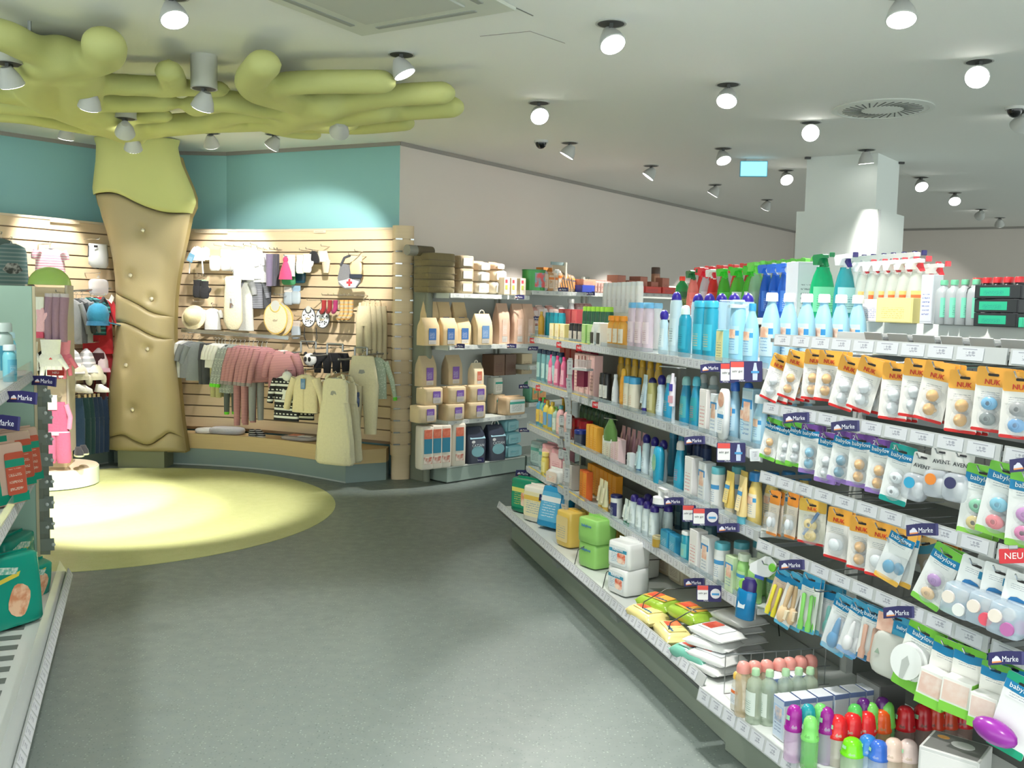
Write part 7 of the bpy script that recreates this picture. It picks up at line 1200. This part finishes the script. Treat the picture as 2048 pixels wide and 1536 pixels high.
worn(600, 800, shirt(.28, .18, NORD, .1, hg=False), 'nordic_sweater', 'sweater', 'lower black patterned sweater behind the cream cardigan', .36, .2, None, False)
worn(620, 706, [P('panda_head', ellipsoid(.07, .04, .06, fab((236, 236, 234)), 14, 8), (0, 0, -.06)), P('panda_ear', ellipsoid(.02, .014, .02, BLK, 8, 6), (-.05, 0, -.01)), P('panda_ear', ellipsoid(.02, .014, .02, BLK, 8, 6), (.05, 0, -.01)), P('eye_patch', ellipsoid(.018, .008, .022, BLK, 8, 6), (-.022, -.038, -.055)), P('eye_patch', ellipsoid(.018, .008, .022, BLK, 8, 6), (.022, -.038, -.055))], 'panda_hat', 'hat', 'white panda hat with black ears beside the steel arm', .36)
for i, x in enumerate((645, 664, 682)): worn(x, 706, trousers(.17, .18, BLK), 'trousers', 'trousers', ORD[i] + ' short black trousers from left behind the steel arms', .3 - .05 * i, .2)
worn(611, 750, shirt(.26, .33, fab((230, 216, 176)), .27, None, fab((220, 204, 160)), True, .032, None, True, (90, 130, 170)), 'cardigan', 'cardigan', 'cream cardigan with blue swing tag', .62, .1)
worn(671, 757, gown(.36, .74, fab((226, 218, 184)), .27, mat((150, 150, 140), .8)), 'baby_dress', 'dress', 'long cream pinafore dress hanging in front', .66, .05)
worn(690, 762, gown(.33, .7, fab((220, 212, 178)), .27), 'baby_dress', 'dress', 'cream pinafore dress behind the front one', .54, .05)
worn(726, 712, [P('bib_front', loft(((-.26, .15, .028), (-.1, .12, .026), (0, .1, .016)), fab((224, 214, 178)), 18, 2.6, 1.2)), P('embroidery', prism(((-.03, -.02), (.0, -.024), (.03, -.014), (.02, .012), (-.02, .012)), .001, mat((150, 150, 140), .8)), (0, -.028, -.13))] + [P('leg', loft(((-.68, .055, .03, s * .075, 0), (-.5, .065, .034, s * .075, 0), (-.24, .08, .032, s * .07, 0)), fab((224, 214, 178)), 14, 2.3, 1.2)) for s in (-1, 1)] + hanger(.22), 'dungarees', 'dungarees', 'cream dungarees on the right display arm', .42, .25)
worn(754, 716, shirt(.18, .36, fab((176, 190, 166), kind='motif', c2=(206, 214, 196), scale=60), .3, None, None, True, .022, fab((110, 214, 60))), 'pyjama_top', 'shirt', 'pale green pyjama with lime cuffs near the end post', .3, .6)
for i, (x, y) in enumerate(((702, 770), (712, 785))): worn(x, y, card_pack(.06, .13, (50, 70, 110), (60, 80, 120), .9), 'blue_tag_pack', 'pack', ('upper', 'lower')[i] + ' navy tag between the cream clothes', .5, .3, None, False)
# ---- on the deck of the platform
DK = .286
def deck(x, y, parts, name, cat, lb, yaw=0., z=DK): p = at_z(x, y, z); thing(name, lb, cat, parts, (p.x, p.y, z), yaw)
deck(440, 858, [P('bag', pillow(.2, .1, .24, clear((214, 214, 220), .45, .15), 4., .3, 14)), P('red_label', box(.06, .002, .02, mat((190, 80, 110))), (0, -.054, .06)), P('folded_cloth', pillow(.16, .07, .16, fab((190, 190, 196)), 4., .35, 12), (0, 0, .005))], 'cloth_bag', 'bag', 'clear bag with grey cloth standing on the platform')
deck(412, 866, [P('cloth', pillow(.2, .14, .05, WHT, 3., .4, 14, .05))], 'folded_cloth', 'folded cloth', 'left white folded cloth on the platform', .2)
deck(455, 868, [P('cloth', pillow(.34, .16, .07, fab((206, 206, 212)), 3., .4, 14, .05))], 'folded_cloth', 'folded cloth', 'right grey white folded cloth on the platform', -.1)
for i, x in enumerate((505, 520)): deck(x, 874, shoe(fab((44, 44, 48), kind='stripe', c2=(200, 200, 200), scale=60), mat((226, 226, 220))), 'baby_shoe', 'shoe', ('left', 'right')[i] + ' black and white baby shoe on the platform', .5 + .4 * i)
deck(600, 880, [P('bag', pillow(.36, .2, .04, clear((226, 220, 216), .5, .15), 3., .4, 14)), P('orange_card', box(.12, .09, .003, mat((230, 140, 110))), (-.05, .02, .041)), P('white_card', box(.14, .08, .003, mat((240, 240, 240))), (.08, -.02, .042))], 'flat_pack', 'pack', 'flat clear pack with orange card lying on the platform', -.35)
# ================================================================ left slat wall and display column
L_W = 'left slat wall'
worn(22, 488, shirt(.27, .37, fab((84, 112, 116), kind='stripe', c2=(120, 136, 138), scale=30), .0, hg=True) + [P('print', prism(((-.08, -.02), (-.04, .04), (.04, .04), (.08, -.02), (.03, -.05), (-.03, -.05)), .001, fab((160, 160, 160), kind='camo', c2=(60, 64, 66))), (0, -.028, -.2))], 'print_shirt', 'shirt', 'teal grey printed shirt at the left edge', .22, -.2, SL)
worn(2, 478, shirt(.2, .16, fab((90, 110, 106)), 0), 'print_shirt', 'shirt', 'grey shirt behind the printed one at the left edge', .12, -.2, SL)
worn(100, 498, shirt(.26, .26, PST, .06, None, fab((110, 100, 106))), 'striped_tee', 'shirt', 'pink and white striped top on a hanger', .25, -.2, SL)
worn(196, 488, [P('shorts', loft(((-.22, .07, .02, .01, 0), (-.19, .1, .03), (-.1, .105, .032), (0, .1, .02)), mat((206, 208, 212), .3), 18, 2.4, 1.2, True, .04, 9)), P('dark_seam', tube(((-.1, 0, -.02), (-.105, 0, -.11), (-.07, 0, -.2), (.0, 0, -.225)), .006, BLK, 6)), P('label', box(.04, .002, .02, BLK), (-.05, -.032, -.035))], 'satin_shorts', 'shorts', 'silver satin shorts beside the trunk', .2, 0, SL)
worn(197, 556, [P('bag', pillow(.21, .03, .15, clear((220, 220, 224), .55, .1), 3., .4, 14, .04), (0, 0, -.16)), P('hook_tab', prism(((-.02, 0), (.02, 0), (0, .03)), .001, clear((230, 230, 230), .6)))], 'clear_bag', 'bag', 'clear crumpled bag below the satin shorts', .2, 0, SL)
# rails beside the column
def lrail(x0, y0, x1, y1, off, lb):
    p, _ = on_curve(SL, x0, y0, off); q, _ = on_curve(SL, x1, y1, off * .6); e = q - p
    thing('clothes_rail', lb, 'clothes rail', [P('bar', tube(((0, 0, 0), tuple(e)), .009, CHROME, 7)), P('arm', tube(((0, 0, 0), (-.02, off * .6, 0)), .008, CHROME, 6))], p); return p, e
r1, e1 = lrail(138, 582, 222, 577, .26, 'upper thin chrome rail left of the trunk'); r2, e2 = lrail(135, 686, 220, 683, .3, 'middle thin chrome rail left of the trunk'); r3, e3 = lrail(138, 792, 218, 788, .34, 'lower chrome rail left of the trunk')
def lr(r, e, t, parts, name, cat, lb, yaw=.9, dz=-.075): p = r + e * t; thing(name, lb, cat, parts, (p.x, p.y, p.z + dz), 0, 'clothes left of the trunk', (0, 0, yaw))
for i in range(3): lr(r1, e1, .03 + .13 * i, shirt(.2, .40, fab((136, 138, 140) if i != 1 else (70, 72, 74)), .26), 'hooded_jacket', 'jacket', ORD[i] + ' grey hooded jacket from left, upper chrome rail', .9)
lr(r1, e1, .5, shirt(.26, .34, fab((30, 60, 66), kind='stripe', c2=(60, 130, 130), scale=26), .1), 'print_shirt', 'shirt', 'dark teal printed shirt behind the blue hat', .3)
lr(r1, e1, .66, shirt(.27, .52, fab((170, 24, 34)), .3), 'red_shirt', 'shirt', 'red long shirt left of the trunk', .2)
worn(196, 622, [P('crown', loft(((-.1, .1, .08), (-.03, .115, .09), (.04, .09, .07), (.07, .03, .03)), fab((20, 110, 140)), 18, 2., 1.2)), P('brim', loft(((-.13, .12, .095), (-.09, .112, .085)), fab((16, 92, 124)), 18)), P('peak', box(.14, .1, .01, fab((20, 100, 130))), (.1, -.09, -.12), (.2, .1, .3))], 'blue_hat', 'hat', 'petrol blue hat hanging left of the trunk', .36, .3, SL)
worn(207, 600, [P('white_tag', box(.045, .002, .07, mat((240, 240, 240))), (.05, -.03, -.02), (0, .6, 0)), P('strap', tube(((-.05, 0, -.04), (0, 0, .02), (.05, 0, -.03)), .014, BLK, 7))], 'hat_strap', 'strap', 'black strap with white tag above the blue hat', .36, .2, SL)
for i, t in enumerate((.12, .42, .72)):
    lr(r2, e2, t, [P('cap', loft(((-.18, .085, .07), (-.1, .08, .065), (-.02, .05, .04), (.02, .01, .01)), fab((170, 172, 176), kind='stripe', c2=(226, 220, 222), scale=20) if i < 2 else fab((226, 206, 212)), 16, 2., 1.2)), P('peak', box(.15, .09, .008, fab((214, 170, 186) if i == 2 else (190, 190, 190))), (.04, -.09, -.185), (.3, 0, .3))], 'peaked_cap', 'cap', ('left striped', 'middle striped', 'right pink')[i] + ' cap on the middle chrome rail', .2)
for i, (x, y) in enumerate(((160, 742), (192, 742))): worn(x, y, beanie(.075, fab((232, 226, 206))) + [P('ear_flap', ellipsoid(.03, .015, .05, fab((226, 220, 200)), 10, 6), (s * .075, -.01, -.08)) for s in (-1, 1)], 'flap_hat', 'hat', ('left', 'right')[i] + ' cream hat with ear flaps below the caps', .36, 0, SL)
for i, (x, y) in enumerate(((160, 784), (171, 786), (204, 784))): worn(x, y, shoe(fab((236, 234, 228)), mat((226, 222, 214))), 'slipper', 'slipper', ('left', 'middle', 'right')[i] + ' white slipper above the jeans', .42, .3, SL, False)
for i in range(2): lr(r2, e2, .62 + .2 * i, trousers(.2, .46, fab((150, 26, 36) if i else (60, 20, 26))), 'trousers', 'trousers', ('dark', 'red')[i] + ' trousers behind the cream hats', .5, -.1)
JE = (fab((50, 80, 120)), fab((24, 62, 70)), fab((26, 50, 84)), fab((20, 30, 50), kind='stripe', c2=(90, 96, 110), scale=40))
for i, t in enumerate((.1, .25, .36, .47, .58, .72, .9)):
    lr(r3, e3, t, trousers(.19, .52, JE[0] if i in (0,) else JE[1] if i in (1, 2) else JE[3] if i == 6 else JE[2], True), 'jeans', 'jeans', ORD[i] + ' pair of trousers from left on the lower chrome rail', .55, -.02)
for i, (x, y) in enumerate(((158, 912), (168, 908))): p = at_z(x, y, .286); thing('baby_shoe', ('left', 'right')[i] + ' dark shoe on the platform under the jeans', 'shoe', shoe(fab((30, 30, 34)), mat((180, 186, 150))), p, .6)
# on the column hooks
def col(dx, z, parts, name, cat, lb, yaw=.25, dy=-.30): c, s = math.cos(.25), math.sin(.25); thing(name, lb, cat, parts, (DC.x + dx * c - dy * s, DC.y + dx * s + dy * c, z), 0, 'things on the display column', (0, 0, yaw))
col(-.10, 1.62, [P('hood', ellipsoid(.06, .04, .07, WHT, 12, 8), (0, 0, -.05)), P('body', loft(((-.34, .055, .03), (-.2, .075, .04), (-.06, .05, .03)), WHT, 14, 2., 1.2))], 'white_bunting', 'hat', 'white hooded bundle on the left column hook')
col(-.03, 1.58, mitten(.12, .3, fab((240, 190, 206)), WHT) + [P('fringe', box(.1, .03, .05, fab((226, 90, 120))), (0, 0, -.33))], 'pink_bundle', 'scarf', 'pale pink bundle with dark pink fringe on the column', -.1)
for i in range(3): col(.06 + .055 * i, 1.58, [P('long_part', tube(((0, 0, 0), (-.012, -.005, -.18), (-.01, -.01, -.36)), .038, fab((160, 128, 150)), 9, .03)), P('white_cuff', tube(((0, 0, .03), (0, 0, -.01)), .036, fab((206, 196, 204)), 9))], 'leg_warmer', 'leg warmers', ORD[i] + ' mauve leg warmer from left on the column')
col(-.09, 1.22, glove(.13, .26, WHT, WHT), 'white_glove', 'glove', 'left white glove on the column', .1)
col(.0, 1.22, [P('dark_piece', pillow(.12, .04, .22, BLK, 3., .4, 12), (0, 0, -.3))], 'dark_glove', 'glove', 'black glove behind the white gloves', .25, -.2)
col(.07, 1.24, glove(.17, .34, WHT, WHT) + [P('red_motif', prism(((-.014, 0), (.014, 0), (0, .018)), .001, mat((226, 80, 80))), (0, -.018, -.16))], 'white_glove', 'glove', 'right white glove with red motif on the column', .25, -.34)
col(.13, 1.23, glove(.16, .32, fab((236, 130, 160)), fab((240, 150, 176))), 'pink_glove', 'glove', 'pink glove behind the right white glove', .5, -.26)
col(.09, 0.73, [P('bib_front', loft(((-.24, .1, .03), (-.08, .085, .028), (0, .07, .02)), fab((176, 84, 116)), 16, 2.6, 1.2)), P('waist_band', loft(((-.27, .105, .034), (-.24, .105, .034)), fab((240, 180, 200)), 16, 2.6))] + [P('leg', loft(((-.50, .05, .032, s * .055, 0), (-.46, .06, .042, s * .055, 0), (-.25, .058, .036, s * .05, 0)), fab((180, 88, 120)), 14, 2.2, 1.2)) for s in (-1, 1)] + [P('price_card', box(.075, .002, .12, mat((240, 236, 216), .5, kind='print', c2=(150, 140, 120))), (-.02, -.034, -.06)), P('side_strap', tube(((.08, -.01, -.02), (.11, -.01, -.12), (.1, -.01, -.22)), .02, fab((226, 130, 160)), 8))], 'rain_dungarees', 'dungarees', 'pink rain dungarees with white card on the column')
for i, (dx, z) in enumerate(((-.11, .75), (-.11, .58))): col(dx, z, card_pack(.1, .16, (206, 170, 180) if i else (150, 150, 150), (110, 110, 116), .8), 'column_pack', 'pack', ('upper', 'lower')[i] + ' grey pack left of the pink dungarees', .25)
